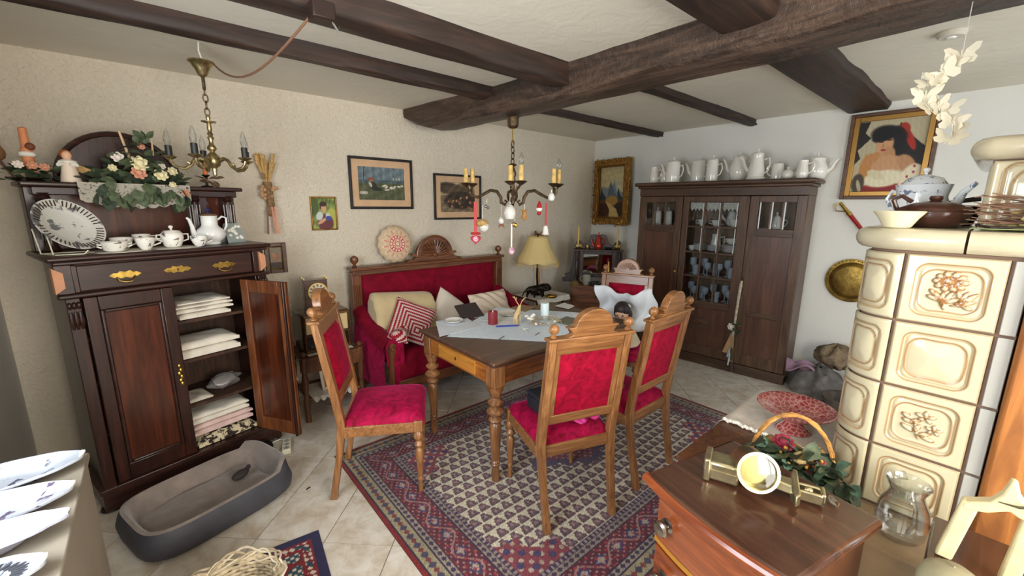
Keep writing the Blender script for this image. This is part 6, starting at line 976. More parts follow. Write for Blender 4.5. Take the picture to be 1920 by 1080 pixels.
for k in range(16): a = r.uniform(0, 2*pi); part('bead', MB().ball((.1*cos(a)*1.2, .1*sin(a)*.75, .022), r.uniform(.006, .011), 8, 6), [M_CRM, plain('bead_pink', (206, 168, 160), .4), plain('bead_grey', (160, 150, 136), .4)][k % 3], t)
for k in range(7): a = .4+k*.5; part('white_sprig', MB().ball((-.09+.02*cos(k), .05+.025*sin(k*2), .03+.006*k), (.016, .012, .012), 7, 5), M_CRM, t)
t = thing('white_candle', 'thick white pillar candle in the twig wreath', 'candle', PZ(1021, 597, Z1)); part('wax', MB().lathe([(.031, 0), (.032, .004), (.032, .115), (.029, .12), (.002, .118)], 22), plain('wax_white', (214, 230, 232), .5, sss=.1), t, ang=50); part('wick', MB().tube([(0, 0, .115), (.001, 0, .14)], .002, 5), M_STRAW, t)
t = thing('star_ornament', 'tiny white star ornament on a cord on the lace cloth', 'ornament', PZ(985, 617, Z1)); part('star', MB().prism([(.02*(1 if k % 2 else .45)*cos(pi*k/5), .02*(1 if k % 2 else .45)*sin(pi*k/5)) for k in range(10)], 0, .006, 'xy'), M_CRM, t); part('cord', MB().tube([(0, 0, .003), (-.03, -.04, .003), (-.06, -.1, .003)], .002, 5), M_CRM, t)
for px_, py_, lab in ((1008, 626, 'thin brown stick lying on the lace cloth'), (941, 633, 'short pale chip lying at the lace cloth\'s front edge')): o = PZ(px_, py_, Z1+.002); solo('wood_splinter', MB().tube([(-.03, -.01, 0), (.03, .015, 0)], .0028, 5), M_CHX, lab, 'stick', o)
# things on the chairs
def on_chair(ch, x, y, z): return ch.matrix_basis @ Vector((x, y, z))
bpy.context.view_layer.update()
t = thing('black_case', 'small black box case on the nearest dining chair\'s seat', 'box', on_chair(CH, -.06, .285, .505), CH.rotation_euler.z+.1); part('box', MB().box(-.09, -.08, 0, .09, .08, .075), plain('case_black', (34, 38, 48), .4), t, bev=.012); part('lid', MB().box(-.092, -.082, .078, .092, .082, .1), MATS['case_black'], t, bev=.012)
solo('pink_cloth', MB().slab(lambda u, v: (-.07+.14*u+.02*sin(v*9), -.04+.08*v+.015*sin(u*12), .02+.018*sin(u*9+v*4)+.012*sin(v*14)), 18, 12, .006), plain('pink_satin', (226, 62, 150), .45), 'crumpled bright pink cloth at the back of the near chair seat', 'cloth', on_chair(CH, .05, .115, .514), CH.rotation_euler.z, ang=80)
solo('pink_purse', MB().slab(lambda u, v: (-.06+.12*u, -.1+.2*v, .03+.02*sin(pi*u)*sin(pi*v)+.006*sin(u*22)), 14, 12, .024), plain('purse_pink', (190, 128, 126), .5), 'dusty pink purse on the seat of the far right chair', 'purse', on_chair(C2, -.12, .30, .504), 0, ang=70)
solo('paper_tissue', MB().slab(lambda u, v: (-.06+.12*u, -.05+.1*v, .03+.03*sin(u*8+v*5)*sin(v*7)), 12, 10, .002), M_PAPER, 'crumpled white tissue on the pink purse', 'tissue', on_chair(C2, -.12, .32, .575), .4, ang=40)
# doll on the far chair
dp = Vector(PX(1168, 583, 2.78)); t = thing('doll', 'porcelain doll with dark hair and cream dress seated on the far chair', 'doll', (dp.x, dp.y, .512), radians(98)); hz_ = dp.z-.512; M_SKIN = plain('doll_skin', (226, 180, 148), .5); M_HAIR = plain('doll_hair', (44, 34, 32), .5, bumpy=.6, bscale=60)
part('dress', MB().lathe([(.14, 0), (.15, .02), (.11, hz_*.35), (.075, hz_*.62), (.05, hz_*.72), (.02, hz_*.78)], 22), plain('dress_cream', (216, 196, 164), .8, vary=.1, bumpy=.6, bscale=30), t, ang=60)
hd = part('head', MB().ball((0, 0, 0), (.056, .06, .066), 18, 14), M_SKIN, t); hd.location = (0, .015, hz_-.005); hd.rotation_euler = (radians(-25), 0, radians(10))
part('hair', MB().ball((0, -.012, .02), (.065, .066, .062), 18, 12), M_HAIR, hd); part('hair', MB().ball((-.05, -.02, -.03), (.026, .03, .045)).ball((.05, -.02, -.03), (.026, .03, .045)), M_HAIR, hd)
for sx in (-1, 1): part('eye', MB().ball((sx*.021, .054, .004), (.008, .005, .006), 8, 6), M_DK, hd); part('hair_bow', MB().ball((sx*.045, -.03, .05), (.014, .008, .009)).ball((sx*.055, -.03, .038), (.009, .008, .012)), M_CRM, hd); part('arm', MB().tube([(sx*.05, .01, hz_*.68), (sx*.10, .05, hz_*.45), (sx*.07, .11, hz_*.35)], [.026, .024, .014], 8), MATS['dress_cream'], t)
part('nose', MB().ball((0, .06, -.012), (.007, .008, .009), 8, 6), M_SKIN, hd); part('mouth', MB().ball((0, .053, -.032), (.011, .005, .005), 8, 6), plain('lips', (176, 70, 70), .5), hd)
a_ = C4.rotation_euler.z
solo('white_cloth', MB().slab(lambda u, v: ((u-.5)*.46+.02*sin(v*8), -.03+.05*sin(u*7)+.02*sin(v*9)+.018*sin(u*21+v*8)-.10*(1-v), .30*v+.012*sin(u*17)+.04*abs(u-.5)*4*v-.02), 22, 16, .010, 1), plain('sheet_white', (228, 232, 236), .85, bumpy=.3, bscale=12), 'white cloth draped behind the doll on the far chair', 'cloth', (dp.x+.07, dp.y+.04, .60), a_, ang=80)
solo('blue_bag', MB().lathe([(.14, 0), (.17, .02), (.18, .25), (.16, .40), (.10, .47), (.02, .49)], 22), plain('navy_fabric', (30, 34, 52), .8), 'dark navy rounded bag half hidden behind the table', 'bag', (3.36, 2.66, 0), ang=60)
# ================================================================== CHEST TOP: lamp, flower basket, crystal
M_NICK = plain('tarnished_nickel', (196, 186, 150), .28, .9, vary=.18, nscale=18)
pl = PZ(1330, 872, .845); pr_ = PZ(1545, 940, .835); v = pr_-pl; LR = atan2(v.y, v.x); LL = v.length
t = thing('carriage_lamp', 'tarnished silvery lantern lying on its side on the chest', 'lantern', (pl.x, pl.y, CZ+.001), LR); k = LL/.30
X_ = lambda a: a*k
part('socket_box', MB().box(X_(.0), -.042, .004, X_(.085), .028, .062), M_NICK, t, bev=.008); part('box_rim', MB().box(X_(-.014), -.048, .0, X_(.006), .034, .068), M_NICK, t, bev=.005)
part('box_rib', MB().box(X_(.005), -.0445, .03, X_(.08), -.041, .038), M_NICK, t)
Q = Matrix.Translation((X_(.115), -.012, .061)) @ Matrix.Rotation(radians(18), 4, 'Z') @ Matrix.Rotation(radians(72), 4, 'X')
part('drum', MB().lathe([(.048, -.045), (.050, -.04), (.050, .035), (.054, .04), (.054, .05), (.046, .05), (.045, .0), (.040, -.035), (.002, -.04)], 32).xf(Q), M_NICK, t, ang=40)
part('reflector', MB().lathe([(.045, .02), (.036, -.01), (.02, -.028), (.002, -.033)], 28).xf(Q), plain('reflector_brass', (170, 152, 96), .22, 1.), t, ang=60); part('lens', MB().lathe([(.046, .044), (.03, .048), (.002, .05)], 28).xf(Q), M_THIN, t, ang=60)
part('burner', MB().tube([Q @ Vector((0, 0, -.03)), Q @ Vector((.005, 0, .0))], [.006, .003], 8).tube([Q @ Vector((-.03, .01, -.01)), Q @ Vector((.0, 0, -.005))], .003, 6), M_BRASS, t)
part('bracket_arm', MB().loft([[(X_(x), y-w_, z-h_), (X_(x), y+w_, z-h_), (X_(x), y+w_*.8, z+h_), (X_(x), y-w_*.8, z+h_)] for x, y, z, w_, h_ in ((.155, 0, .035, .018, .012), (.18, .0, .034, .022, .013), (.215, 0, .032, .026, .012), (.232, 0, .030, .03, .014))]), M_NICK, t, bev=.004)
part('bracket_lug', MB().prism([(X_(.218), .045), (X_(.226), .075), (X_(.238), .07), (X_(.238), -.05), (X_(.226), -.068), (X_(.216), -.04)], .012, .045, 'xy'), M_NICK, t, bev=.004)
mb = MB().box(X_(.238), .012, .01, X_(.30), .022, .04); mb.box(X_(.238), -.022, .01, X_(.30), -.012, .04); mb.box(X_(.288), -.022, .008, X_(.30), .022, .044); part('clamp', mb, M_NICK, t, bev=.004); part('thumb_screw', MB().ball((X_(.262), 0, .03), (.012, .009, .012)), M_NICK, t)
solo('crystal_drop', MB().loft([[(x, r_*cos(a), .009+r_*.6*sin(a)) for a in [pi*q/3 for q in range(6)]] for x, r_ in ((-.024, .001), (-.01, .011), (.012, .009), (.024, .001))]), M_GW, 'small clear crystal drop lying on the chest edge', 'crystal', Vector((PZ(1562, 945, CZ+.002))), .6, ang=10)
bp = PZ(1495, 900, CZ); e_d = Vector((cos(CHR), sin(CHR)))
bc = Vector((1.69, .37, .6065)); t = thing('flower_basket', 'wicker basket of dried flowers with tall handle behind the lantern', 'flower basket', bc, CHR+radians(30)); M_WIC = plain('wicker', (196, 142, 76), .6, vary=.25, nscale=40, bumpy=.5, bscale=90); M_WICD = plain('wicker_dark', (110, 76, 50), .7, vary=.3, nscale=40)
mb = MB()
for q in range(7): z_ = .006+.012*q; rr_ = .085+.0035*q; mb.tube([(1.25*rr_*(1+.03*(-1)**j)*cos(2*pi*j/32), rr_*(1+.03*(-1)**j)*sin(2*pi*j/32), z_) for j in range(32)], .006, 5, True)
part('weave', mb, M_WICD, t)['kind'] = 'stuff'
part('bottom', MB().lathe([(.10, 0), (.10, .004)], 20, sx=1.2), M_WICD, t)
for q in (-1, 1, 0): part('handle', MB().tube([(.128*cos(a)+.004*cos(a*9+q*2), .004*q+.006*sin(a*9+q*2), .04+.215*sin(a)) for a in [pi*i/26 for i in range(27)]], .0055, 6), M_WIC, t)
M_FRD = plain('flower_red', (176, 52, 60), .7, vary=.2, nscale=40); M_FDP = plain('flower_plum', (150, 44, 66), .7, vary=.2, nscale=40)
leaves(t, 85, lambda r: ((r.uniform(-.13, .13), r.uniform(-.03, .11), .075+.06*r.random()), (r.uniform(-1, 1), r.uniform(-.2, 1), r.uniform(-.5, .8))), (LEAFB, LEAFD, LEAF), (.75, 1.25), 31)
leaves(t, 40, lambda r: ((r.uniform(-.17, .04), .09+.02*r.random(), .02+.08*r.random()), (r.uniform(-.8, .5), 1, r.uniform(-1, .1))), (LEAFD, LEAFB), (.8, 1.25), 32)
for c_, r_, m_ in (((.03, .0, .135), .036, M_FDP), ((.05, .085, .10), .022, M_FRD), ((-.075, .06, .13), .02, M_FRD), ((-.06, .09, .085), .022, M_FDP), ((.10, .02, .12), .014, M_FRD)): rose(t, c_, r_, m_, (0, .6, 1), 'dahlia', 12)
for q in range(18): r = random.Random(q+70); part('berry', MB().ball((r.uniform(-.09, .05), r.uniform(.03, .10), .11+.03*r.random()), .006, 7, 5), [plain('berry_gold', (206, 160, 70), .3), plain('berry_orange', (196, 96, 50), .3)][q % 2], t)
part('ribbon', MB().slab(lambda u, v: (-.11+.2*u, -.06+.05*v, .10+.03*sin(u*9)*sin(v*3+1)+.02*v), 18, 6, .002), plain('jute_ribbon', (166, 128, 82), .8, vary=.2, nscale=60), t, ang=80); part('cone', MB().lathe([(.004, .0), (.024, .015), (.02, .035), (.004, .05)], 10, (-.02, .06, .10)), plain('seed_pod', (200, 176, 120), .8), t)
# ================================================================== LOW TABLE with pink pedestal bowl
t = thing('low_table', 'low table under white lace between chest and stove', 'table', (1.98, .52, 0)); part('table_top', MB().box(-.46, -.20, .58, .46, .2, .60), M_RT, t, bev=.004)
for sx in (-.42, .42):
    for sy in (-.16, .16): part('leg', MB().box(sx-.018, sy-.018, 0, sx+.018, sy+.018, .58), M_RT, t)
mbl = MB().slab(lambda u, v: (-.02+.5*u, -.215+.45*v, .6005+.004-(.05*max(0, v-.935)/.065)+.0012*sin(u*30)*sin(v*25)), 24, 22, .002); solo('lace_cover', mbl, M_LACE, 'white lace cover under the pink bowl on the low table', 'lace cloth', (1.98, .52, 0), ang=70)
doily_round('doily', 'white lace doily under the flower basket', (1.69, .39, .6005), .135)
mb = MB(); r = random.Random(6); [mb.ball((-.024+.006*r.uniform(-1, 1), -.195+.385*q/46, .610+.004*r.uniform(-1, 1)), (.012, .009, .009), 6, 5) for q in range(47)]; o = solo('crochet_edging', mb, M_CRM, 'thick white crochet edging along the low table cover', 'lace edging', (1.98, .52, 0)); o['kind'] = 'stuff'
m, nt, b = newmat('crackle_pink'); vo = nt.nodes.new('ShaderNodeTexVoronoi'); vo.feature = 'DISTANCE_TO_EDGE'; vo.inputs['Scale'].default_value = 48; nt.links.new(coords(nt), vo.inputs['Vector']); nt.links.new(ramp(nt, vo.outputs['Distance'], [(.0, (222, 176, 164)), (.06, (196, 120, 112)), (.2, (168, 70, 72))]), b.inputs['Base Color']); b.inputs['Roughness'].default_value = .12; b.inputs['Coat Weight'].default_value = .5; M_CRK = m
bp_ = PZ(1500, 806, .495); t = thing('pedestal_bowl', 'wide pink crackle-glazed pedestal bowl on the low table', 'bowl', (2.10, .47, .6065)); part('foot', MB().lathe([(.065, 0), (.068, .006), (.05, .025), (.035, .045), (.04, .06)], 28), M_CRK, t, ang=50); part('bowl', MB().lathe([(.035, .055), (.08, .07), (.115, .09), (.15, .112), (.154, .118), (.148, .119), (.11, .098), (.07, .08), (.002, .075)], 44), M_CRK, t, ang=50)
# glass jug on the hearth bench
t = thing('glass_jug', 'clear glass jug standing on the hearth bench of the stove', 'jug', (1.715, .06, .5615), radians(200)); part('body', MB().lathe([(.05, 0), (.062, .02), (.068, .06), (.06, .11), (.044, .145), (.042, .16), (.056, .19), (.054, .192), (.040, .16), (.042, .145), (.057, .11), (.064, .06), (.058, .02), (.002, .008)], 30), M_GW, t, ang=60); part('handle', MB().tube([(.044, 0, .155), (.085, 0, .15), (.09, 0, .1), (.064, 0, .06)], .006, 8), M_GW, t); part('spout', MB().tube([(-.045, 0, .175), (-.062, 0, .192)], [.012, .006], 8), M_GW, t)
# ================================================================== PILE on the floor by the right wall
M_RAG = plain('rag_grey', (104, 100, 96), .9, vary=.25, nscale=12, bumpy=.5, bscale=30); M_RAGM = plain('rag_mauve', (136, 108, 124), .9, vary=.2, nscale=12, bumpy=.5, bscale=30); M_DRIFT = plain('driftwood', (120, 104, 82), .9, vary=.35, nscale=20, bumpy=.8, bscale=35)
solo('cloth_bundle', MB().grid(lambda u, v: (.20*cos(2*pi*u)*sin(pi*(v*.5+.03))*(1+.14*sin(u*37)+.1*sin(u*19+v*9)), .22*sin(2*pi*u)*sin(pi*(v*.5+.03))*(1+.14*sin(u*37)), .03+.2*cos(pi*v*.5)+.03*sin(u*29)*sin(v*11)-.03*v), 50, 14), M_RAG, 'crumpled grey cloth bundle on the floor beside the cabinet', 'cloth bundle', (4.28, .83, 0), ang=80)
solo('mauve_cloth', MB().slab(lambda u, v: (-.08+.16*u, -.1+.2*v, .05+.04*sin(u*6+1)*sin(v*5)), 14, 14, .015), M_RAGM, 'mauve cloth lying on the grey cloth bundle', 'cloth', (4.12, .94, .21), .3, ang=80)
t = thing('driftwood_mask', 'gnarled grey-brown root piece on top of the cloth bundle', 'root wood', (4.36, .74, .235)); part('root', MB().grid(lambda u, v: (.12*cos(2*pi*u)*sin(pi*v)*(1+.3*sin(u*25)*sin(v*9)), .14*sin(2*pi*u)*sin(pi*v)*(1+.25*sin(u*31+v*14)), .10-.10*cos(pi*v)+.015*sin(u*40)), 40, 16), M_DRIFT, t, ang=80); part('branch', MB().tube([(0, -.1, .06), (.02, -.22, .07), (.0, -.32, .1)], [.03, .022, .01], 7), M_DRIFT, t)
solo('stone_bowl', MB().lathe([(.08, 0), (.13, .03), (.16, .10), (.165, .13), (.14, .13), (.12, .06), (.002, .04)], 26), plain('stone_brown', (92, 82, 74), .8, vary=.2, nscale=14), 'dark stoneware bowl on the floor near the stove', 'bowl', (3.98, .56, 0), ang=50)
solo('stone_bowl_stand', MB().lathe([(.16, 0), (.16, .2), (.13, .24), (.02, .24)], 20), M_RAG, 'grey round hat box behind the stoneware bowl', 'box', (4.38, .38, 0), ang=40)
solo('red_cone', MB().lathe([(.045, 0), (.05, .01), (.03, .1), (.012, .18), (.002, .24)], 16), plain('cone_red', (196, 44, 50), .45), 'small pointed red cone standing in the stoneware bowl', 'cone', (3.98, .565, .062), ang=50)
# ================================================================== ON TOP OF THE STOVE
SZ = 1.536
def SP(px_, x): p = PX(px_, 400, x); return Vector((x, p.y, SZ))
p = SP(1690, 1.905); solo('cream_bowl', MB().lathe([(.032, 0), (.036, .004), (.05, .03), (.066, .052), (.064, .054), (.047, .032), (.03, .01), (.002, .008)], 26), plain('enamel_cream', (222, 214, 180), .3), 'small cream bowl at the front edge of the stove slab', 'bowl', (1.86, p.y, SZ), ang=50)
p = SP(1750, 2.02); t = thing('brown_casserole', 'dark brown lidded casserole behind the cream bowl on the stove', 'casserole', (2.02, p.y, SZ)); M_BRN = plain('glaze_brown', (70, 40, 30), .3, coat=.3); part('body', MB().lathe([(.06, 0), (.085, .02), (.092, .05), (.09, .055)], 28), M_BRN, t, ang=50); l = part('lid', MB().lathe([(.094, .055), (.088, .066), (.05, .082), (.02, .088)], 28), M_BRN, t, ang=50); part('knob', MB().lathe([(.012, .086), (.018, .096), (.016, .104), (.002, .106)], 12), M_BRN, l); part('handle', MB().tube([(-.012, .088, .05), (-.015, .105, .09), (-.01, .085, .105), (0, .058, .085)], .007, 8), M_BRN, t)
p = SP(1722, 2.24); t = vessel('teapot', 'white and blue flowered teapot behind the casserole on the stove', 'teapot', (2.24, p.y, SZ), radians(-118), [(.045, 0), (.07, .03), (.078, .075), (.072, .11), (.08, .145), (.082, .15), (.07, .15)], M_BLUEW, ([(.06, 0, .045), (.105, 0, .07), (.125, 0, .12), (.155, 0, .15)], [.022, .017, .011, .007]), ([(-.066, 0, .115), (-.105, 0, .13), (-.12, 0, .10), (-.10, 0, .06), (-.068, 0, .05)], .007), [(.068, .15), (.05, .175), (.012, .188)])
p = SP(1800, 2.16); t = thing('frying_pan', 'dark iron pan with handle on the stove behind the twigs', 'pan', (2.38, .118, SZ)); part('pan', MB().lathe([(.05, 0), (.062, .03), (.066, .075), (.062, .075), (.058, .03), (.002, .012)], 24), plain('iron_dark', (40, 34, 30), .5), t, ang=50); part('pan_handle', MB().tube([(-.03, .05, .07), (-.06, .02, .085), (-.07, -.06, .10)], [.006, .007, .010], 8), MATS['iron_dark'], t)
t = thing('dried_twigs', 'dried twig and flower arrangement on a green leaf mat on stove', 'dried flowers', (1.868, -.005, SZ)); t.scale = (.8, 1, 1); part('leaf_mat', MB().slab(lambda u, v: (-.05+.09*u, -.07+.13*v*(1-.2*u), .0075+.004*sin(u*6)*sin(v*7)), 10, 12, .002), plain('leaf_mat_green', (126, 138, 92), .7), t, ang=70); r = random.Random(9)
for q in range(30): z_ = .02+.08*r.random(); a0 = r.uniform(-.09, -.03); part('twig', MB().tube([(r.uniform(-.02, .04), a0, z_), (r.uniform(-.04, .04), a0+.06, z_+r.uniform(-.006, .010)), (r.uniform(-.05, .03), r.uniform(.03, .085), z_+r.uniform(-.012, .02))], [.0028, .002, .0012], 5), plain('twig_brown', (112, 84, 66), .8), t)
for q in range(12): part('dried_petal', MB().ball((r.uniform(-.04, .03), r.uniform(-.08, -.02), r.uniform(.008, .06)), (.012, .012, .008), 7, 5), plain('petal_yellow', (206, 190, 120), .7), t)
part('ribbon', MB().tube([(-.02, -.05, .012), (-.03, .02, .01), (-.01, .05, .016)], .004, 6), M_DK, t)
# ================================================================== BUTTERFLY MOBILE, smoke detector
M_BFLY = plain('paper_butterfly', (232, 226, 204), .7); bx = Vector((2.12, .20, 0)); t = thing('butterfly_mobile', 'garland of white paper butterflies hanging before the right wall', 'mobile', (0, 0, 0))
wing = [(0, 0), (.012, .03), (.04, .05), (.058, .045), (.05, .02), (.036, .006), (.046, -.012), (.036, -.03), (.014, -.028)]
mbw = MB(); top = [(x, y, .018*x/.05) for x, y in wing]; n_ = len(wing)
for s_ in (1, -1): mbw.add([(s_*x, y, z*.9) for x, y, z in top]+[(s_*x, y, z*.9-.0015) for x, y, z in top], [tuple(range(n_)), tuple(range(2*n_-1, n_-1, -1))]+[(i, (i+1) % n_, n_+(i+1) % n_, n_+i) for i in range(n_)])
mbw.tube([(0, -.025, .001), (0, .03, .003)], [.002, .003], 5); WM = mesh_from('butterfly', mbw, M_BFLY, 30); pts = []
for i, (px_, py_) in enumerate(((1803, 108), (1785, 122), (1772, 140), (1755, 150), (1740, 158), (1728, 165), (1735, 183), (1748, 196), (1760, 200), (1742, 204), (1776, 206), (1772, 222), (1784, 232), (1795, 242), (1788, 252), (1775, 264))):
    p = PX(px_, py_, 2.10-.01*i % .05); pts.append(p); r = random.Random(i); o = part('butterfly', WM, None, t); o.location = p; s_ = r.uniform(.55, .8); o.scale = (s_,)*3; o.rotation_euler = (radians(r.uniform(40, 100)), radians(r.uniform(-40, 40)), radians(r.uniform(-100, -20)))
part('thread', MB().tube([(pts[0].x, pts[0].y, CEIL)]+pts, .0012, 4), M_CRM, t)
t = thing('smoke_detector', 'flat round white detector fixed to the ceiling at right', 'smoke detector', (*PZ(1785, 62, 2.42).xy, CEIL)); part('disc', MB().lathe([(.055, -.001), (.055, -.014), (.045, -.024), (.002, -.025)], 28), plain('detector_white', (206, 200, 186), .5), t, ang=40); part('lens', MB().lathe([(.02, -.024), (.018, -.03), (.002, -.031)], 16), M_PORC, t)
# ================================================================== RIGHT FOREGROUND: stool, cream stand, cap
t = thing('plant_stool', 'dark stool carrying the cream stand at the right edge', 'stool', (1.36, -.13, 0)); part('seat', MB().box(-.19, -.16, .725, .22, .125, .75), M_CSTOP, t, bev=.006)
for sx in (-.16, .19):
    for sy in (-.13, .095): part('leg', MB().box(sx-.018, sy-.018, 0, sx+.018, sy+.018, .725), M_CSTOP, t)
M_IV = plain('ivory_paint', (226, 212, 164), .45, vary=.08, nscale=14); b0_ = Vector((1.40, -.095, .7515)); t = thing('ivory_stand', 'cream painted stand with two posts and a curved yoke', 'stand', b0_)
def bar(pts, hx, hy): return MB().loft([[(p[0]-hx, p[1]-hy, p[2]), (p[0]+hx, p[1]-hy, p[2]), (p[0]+hx, p[1]+hy, p[2]), (p[0]-hx, p[1]+hy, p[2])] for p in pts])
part('post', bar([(0, .06, .001), (0, .037, .168)], .015, .015), M_IV, t, bev=.005); part('post', bar([(0, -.043, .001), (0, -.057, .195)], .015, .015), M_IV, t, bev=.005)
yk = [(.05, .165), (.03, .176), (.01, .188), (-.004, .215), (-.012, .252), (-.022, .248), (-.03, .22), (-.045, .2), (-.066, .2), (-.066, .17), (-.05, .168), (-.034, .172), (-.02, .18), (-.008, .172), (.01, .158), (.032, .15), (.05, .146)]
part('yoke', MB().prism(yk, -.016, .016, 'yz'), M_IV, t, bev=.004); part('pointer', MB().tube([(-.018, .0, .196), (-.02, -.03, .20), (-.018, -.06, .215)], [.001, .003, .004], 6), plain('pointer_steel', (130, 126, 116), .3, 1.), t)
cpz = PZ(1815, 1075, .66); solo('linen_cap', MB().lathe([(.05, 0), (.056, .01), (.055, .035), (.047, .058), (.028, .072), (.002, .076)], 28).tube([(.055, 0, .01), (.052, 0, .045), (.03, 0, .07), (0, 0, .077)], .0025, 6), plain('cap_sage', (150, 142, 112), .9, vary=.12, nscale=10, bumpy=.2, bscale=200), 'greenish-beige round cap on the stool in the right corner', 'cap', (1.245, -.052, .7515), .9, ang=60)
# ================================================================== FLOOR ITEMS
t = thing('dog_bed', 'grey plush dog bed on the floor before the sideboard', 'dog bed', (.075, 2.50, 0), SB_R+radians(3)); A_, B_ = .335, .235; n = 64
def sup(a, e=4.4): c_, s_ = cos(a), sin(a); r_ = (abs(c_)**e+abs(s_)**e)**(-1/e); return r_*c_, r_*s_
def bedring(off, z, zv=0.): return [((A_+off)*sup(2*pi*j/n)[0], (B_+off)*sup(2*pi*j/n)[1], z*(1+zv*(sup(2*pi*j/n)[0] > .8))) for j in range(n)]
M_BEDO = plain('bed_outer', (70, 70, 78), .6, vary=.12, nscale=12); M_BEDI = plain('bed_plush', (134, 122, 114), .95, sheen=.4, vary=.14, nscale=9, bumpy=.4, bscale=70)
part('outer_wall', MB().loft([bedring(-.02, .0), bedring(.01, .03), bedring(.018, .08), bedring(.006, .125), bedring(-.004, .15, .25)], caps=False), M_BEDO, t, ang=60)
part('inner_wall', MB().loft([bedring(-.004, .15, .25), bedring(-.018, .156, .25), bedring(-.032, .14, .2), bedring(-.045, .09), bedring(-.055, .04)], caps=False), M_BEDI, t, ang=60)
part('bed_pad', MB().slab(lambda u, v: ((u-.5)*2*(A_-.045), (v-.5)*2*(B_-.045), .04+.035*max(0, (1-abs(2*u-1)**4)*(1-abs(2*v-1)**4))**.5+.012*sin(u*9+v*4)*sin(v*8+u*3)), 26, 20, .04), M_BEDI, t, ang=80)
solo('bed_toy', MB().ball((0, 0, 0), (.05, .03, .02)).tube([(.03, 0, 0), (.07, .015, .005)], .012, 6), plain('toy_dark', (54, 46, 44), .9), 'small dark toy lying in the dog bed', 'toy', SB(.52, -.33, .105), .6)
bk = PZ(436, 1092, .2); t = thing('wicker_basket', 'whitewashed wicker basket at the bottom edge of the picture', 'basket', (bk.x, bk.y-.06, .006)); M_WWH = plain('wicker_white', (206, 190, 160), .75, vary=.3, nscale=40)
mb = MB(); [mb.tube([((.12+.002*q)*(1+.025*(-1)**(j+q))*cos(2*pi*j/36), (.11+.002*q)*(1+.025*(-1)**(j+q))*sin(2*pi*j/36), .01+.014*q) for j in range(36)], .007, 5, True) for q in range(14)]; part('weave', mb, M_WWH, t)['kind'] = 'stuff'
part('rim', MB().tube([(.152*cos(2*pi*j/40), .142*sin(2*pi*j/40), .206+.005*sin(j*2.2)) for j in range(40)], .010, 6, True), M_WWH, t); part('rim', MB().tube([(.148*cos(2*pi*j/40), .138*sin(2*pi*j/40), .218+.005*sin(j*2.2+2)) for j in range(40)], .008, 6, True), M_WWH, t); part('bottom', MB().lathe([(.12, 0), (.12, .008)], 20), M_WICD, t)
for q in range(5): r = random.Random(q); part('rim_strand', MB().tube([((.150+.012*sin(j*.9+q*1.3)+.006*q-.012)*cos(2*pi*j/48), (.140+.012*sin(j*.9+q*1.3)+.006*q-.012)*sin(2*pi*j/48), .222+.008*q*.5+.010*sin(j*.7+q*2)) for j in range(48)], .0042, 5, True), plain('wicker_pale%d' % (q % 2), ((220, 206, 180), (188, 170, 138))[q % 2], .7), t)
for q in (0, 1): part('handle', MB().tube([(-.12+.05*cos(a)+.004*cos(a*8+q*pi), .085+.05*cos(a)*.5, .215+.05*sin(a)+.004*sin(a*8+q*pi)) for a in [pi*i/12 for i in range(13)]], .006, 6), M_WWH, t)
sp0 = PZ(538, 838, .012); t = thing('power_strip', 'white multi-socket power strip on the tiles by the sideboard', 'power strip', (sp0.x, sp0.y, 0), radians(76)); part('housing', MB().box(-.075, -.026, 0, .075, .026, .034), plain('plastic_white', (226, 222, 200), .4), t, bev=.005)
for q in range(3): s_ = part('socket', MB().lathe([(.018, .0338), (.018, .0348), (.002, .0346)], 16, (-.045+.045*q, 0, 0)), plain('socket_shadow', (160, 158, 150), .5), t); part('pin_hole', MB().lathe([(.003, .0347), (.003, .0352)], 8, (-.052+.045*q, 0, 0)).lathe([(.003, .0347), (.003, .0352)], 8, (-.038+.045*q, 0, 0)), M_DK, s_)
part('cable', MB().tube([(.075, 0, .016), (.11, .01, .012), (.13, .05, .008), (.10, .10, .007)], .004, 6), M_CRM, t)
p = PZ(505, 832); solo('dark_jar', MB().lathe([(.03, 0), (.038, .01), (.042, .03), (.034, .05), (.02, .058), (.022, .066), (.002, .07)], 20), plain('jar_black', (24, 24, 26), .12), 'small black glossy jar on the floor under the open door', 'jar', (p.x-.03, p.y-.075, 0), ang=50)
p = PZ(578, 916); solo('matchstick', MB().box(-.012, -.004, 0, .012, .004, .003), M_SOCK, 'tiny dark scrap on the floor tiles near the pulled-out chair', 'scrap', (p.x, p.y, .0002), .4)
# ================================================================== CORNER SHELF and chest ornaments
KT = radians(-52)
def KP(x, y, z): return Vector((4.06+x*cos(KT)-y*sin(KT), 3.11+x*sin(KT)+y*cos(KT), KZ+z))
def candle_flowers(label, x, y, z, h, seed):
    t = thing('candle_holder', label, 'candle', KP(x, y, z), KT, 'yellow candles in the room corner'); part('holder', MB().lathe([(.03, 0), (.034, .01), (.014, .02), (.016, .035)], 12), M_BRASS, t); part('candle', MB().lathe([(.011, .03), (.011, .03+h*.7), (.004, .03+h), (.001, .032+h)], 10), plain('candle_yellow', (220, 184, 96), .5, sss=.1), t)
    r = random.Random(seed)
    for q in range(7): a = 2*pi*q/7; part('flower', MB().ball((.035*cos(a), .035*sin(a), .035+.012*r.random()), (.018, .018, .016), 8, 6), [plain('mum_yellow', (190, 160, 74), .8), plain('mum_olive', (120, 104, 56), .8), plain('mum_cream', (206, 190, 150), .8)][q % 3], t)
candle_flowers('tall yellow candle at left on the mirror shelf', -.24, -.0, .4215, .25, 1); candle_flowers('tall yellow candle at right on the mirror shelf', .22, -.0, .4215, .25, 2); candle_flowers('yellow candle in front of the small mirror', .13, -.09, .0, .26, 3)
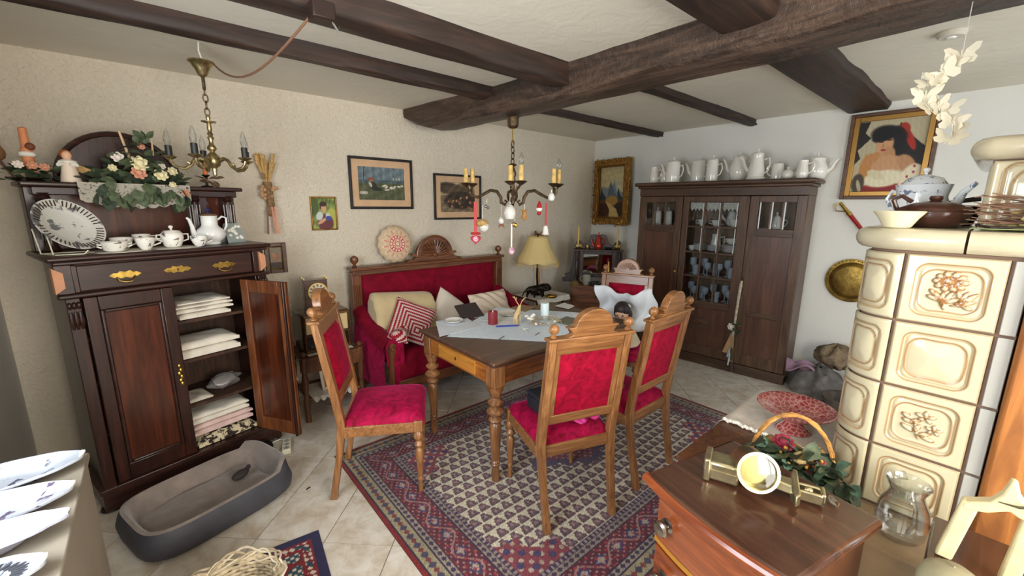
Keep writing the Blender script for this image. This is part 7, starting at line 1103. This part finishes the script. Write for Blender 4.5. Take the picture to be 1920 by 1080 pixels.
t = vessel('samovar_pot', 'copper and red coffee pot in the middle of the mirror shelf', 'coffee pot', KP(0, .005, .4215), KT, [(.035, 0), (.05, .02), (.05, .05), (.036, .08), (.03, .12), (.024, .14)], plain('copper_red', (170, 60, 44), .25, .6), ([(-.04, 0, .03), (-.07, 0, .06), (-.085, 0, .12)], [.012, .009, .006]), ([(.034, 0, .12), (.07, 0, .13), (.075, 0, .07), (.045, 0, .03)], .006), [(.026, .14), (.02, .16), (.006, .175)])
solo('copper_cup', MB().lathe([(.02, 0), (.026, .02), (.024, .045), (.02, .045), (.002, .01)], 14), M_BRASS, 'little brass cup left of the copper pot', 'cup', KP(-.13, .0, .4215)); solo('silver_dish', MB().lathe([(.02, 0), (.04, .012), (.05, .026), (.046, .026), (.002, .01)], 18), plain('steel', (170, 170, 168), .3, 1.), 'small silver dish right of the copper pot', 'dish', KP(.12, .01, .4215))
vessel('glass_pitcher', 'small clear glass jug on the corner chest by the mirror', 'jug', KP(-.12, -.095, .0), KT, [(.035, 0), (.045, .03), (.05, .07), (.045, .1), (.05, .115)], plain('smoky_glass', (180, 176, 160), .1, alpha=.7), None, loop(.045, .03, .09, .03, .005)); solo('glass_dish', MB().lathe([(.04, 0), (.065, .02), (.075, .045), (.07, .046), (.002, .01)], 20), plain('dish_dark', (60, 58, 58), .15), 'dark glass dish before the mirror on the corner chest', 'dish', KP(-.02, -.135, .0)); solo('straw_hat', MB().lathe([(.07, 0), (.07, .004), (.045, .01), (.04, .035), (.02, .05), (.002, .052)], 20), plain('hat_straw', (120, 98, 54), .9), 'small olive straw hat at the corner chest\'s left end', 'hat', KP(-.255, -.125, .0))
t = thing('straw_broom', 'dried stalk with a brown bow leaning behind the table lamp', 'dried decoration', (3.52, 3.52, 0)); part('stalk', MB().tube([(0, 0, .0), (-.02, .03, .7), (-.03, .06, 1.25)], [.014, .014, .01], 7), plain('stalk_tan', (156, 112, 70), .8), t); part('bow', MB().slab(lambda u, v: (-.06+.12*u-.02, .03+.03*sin(u*6), 1.02+.26*v+.02*sin(u*9)), 10, 10, .02, 1), plain('bow_brown', (130, 92, 58), .8, vary=.3, nscale=20), t, ang=80)
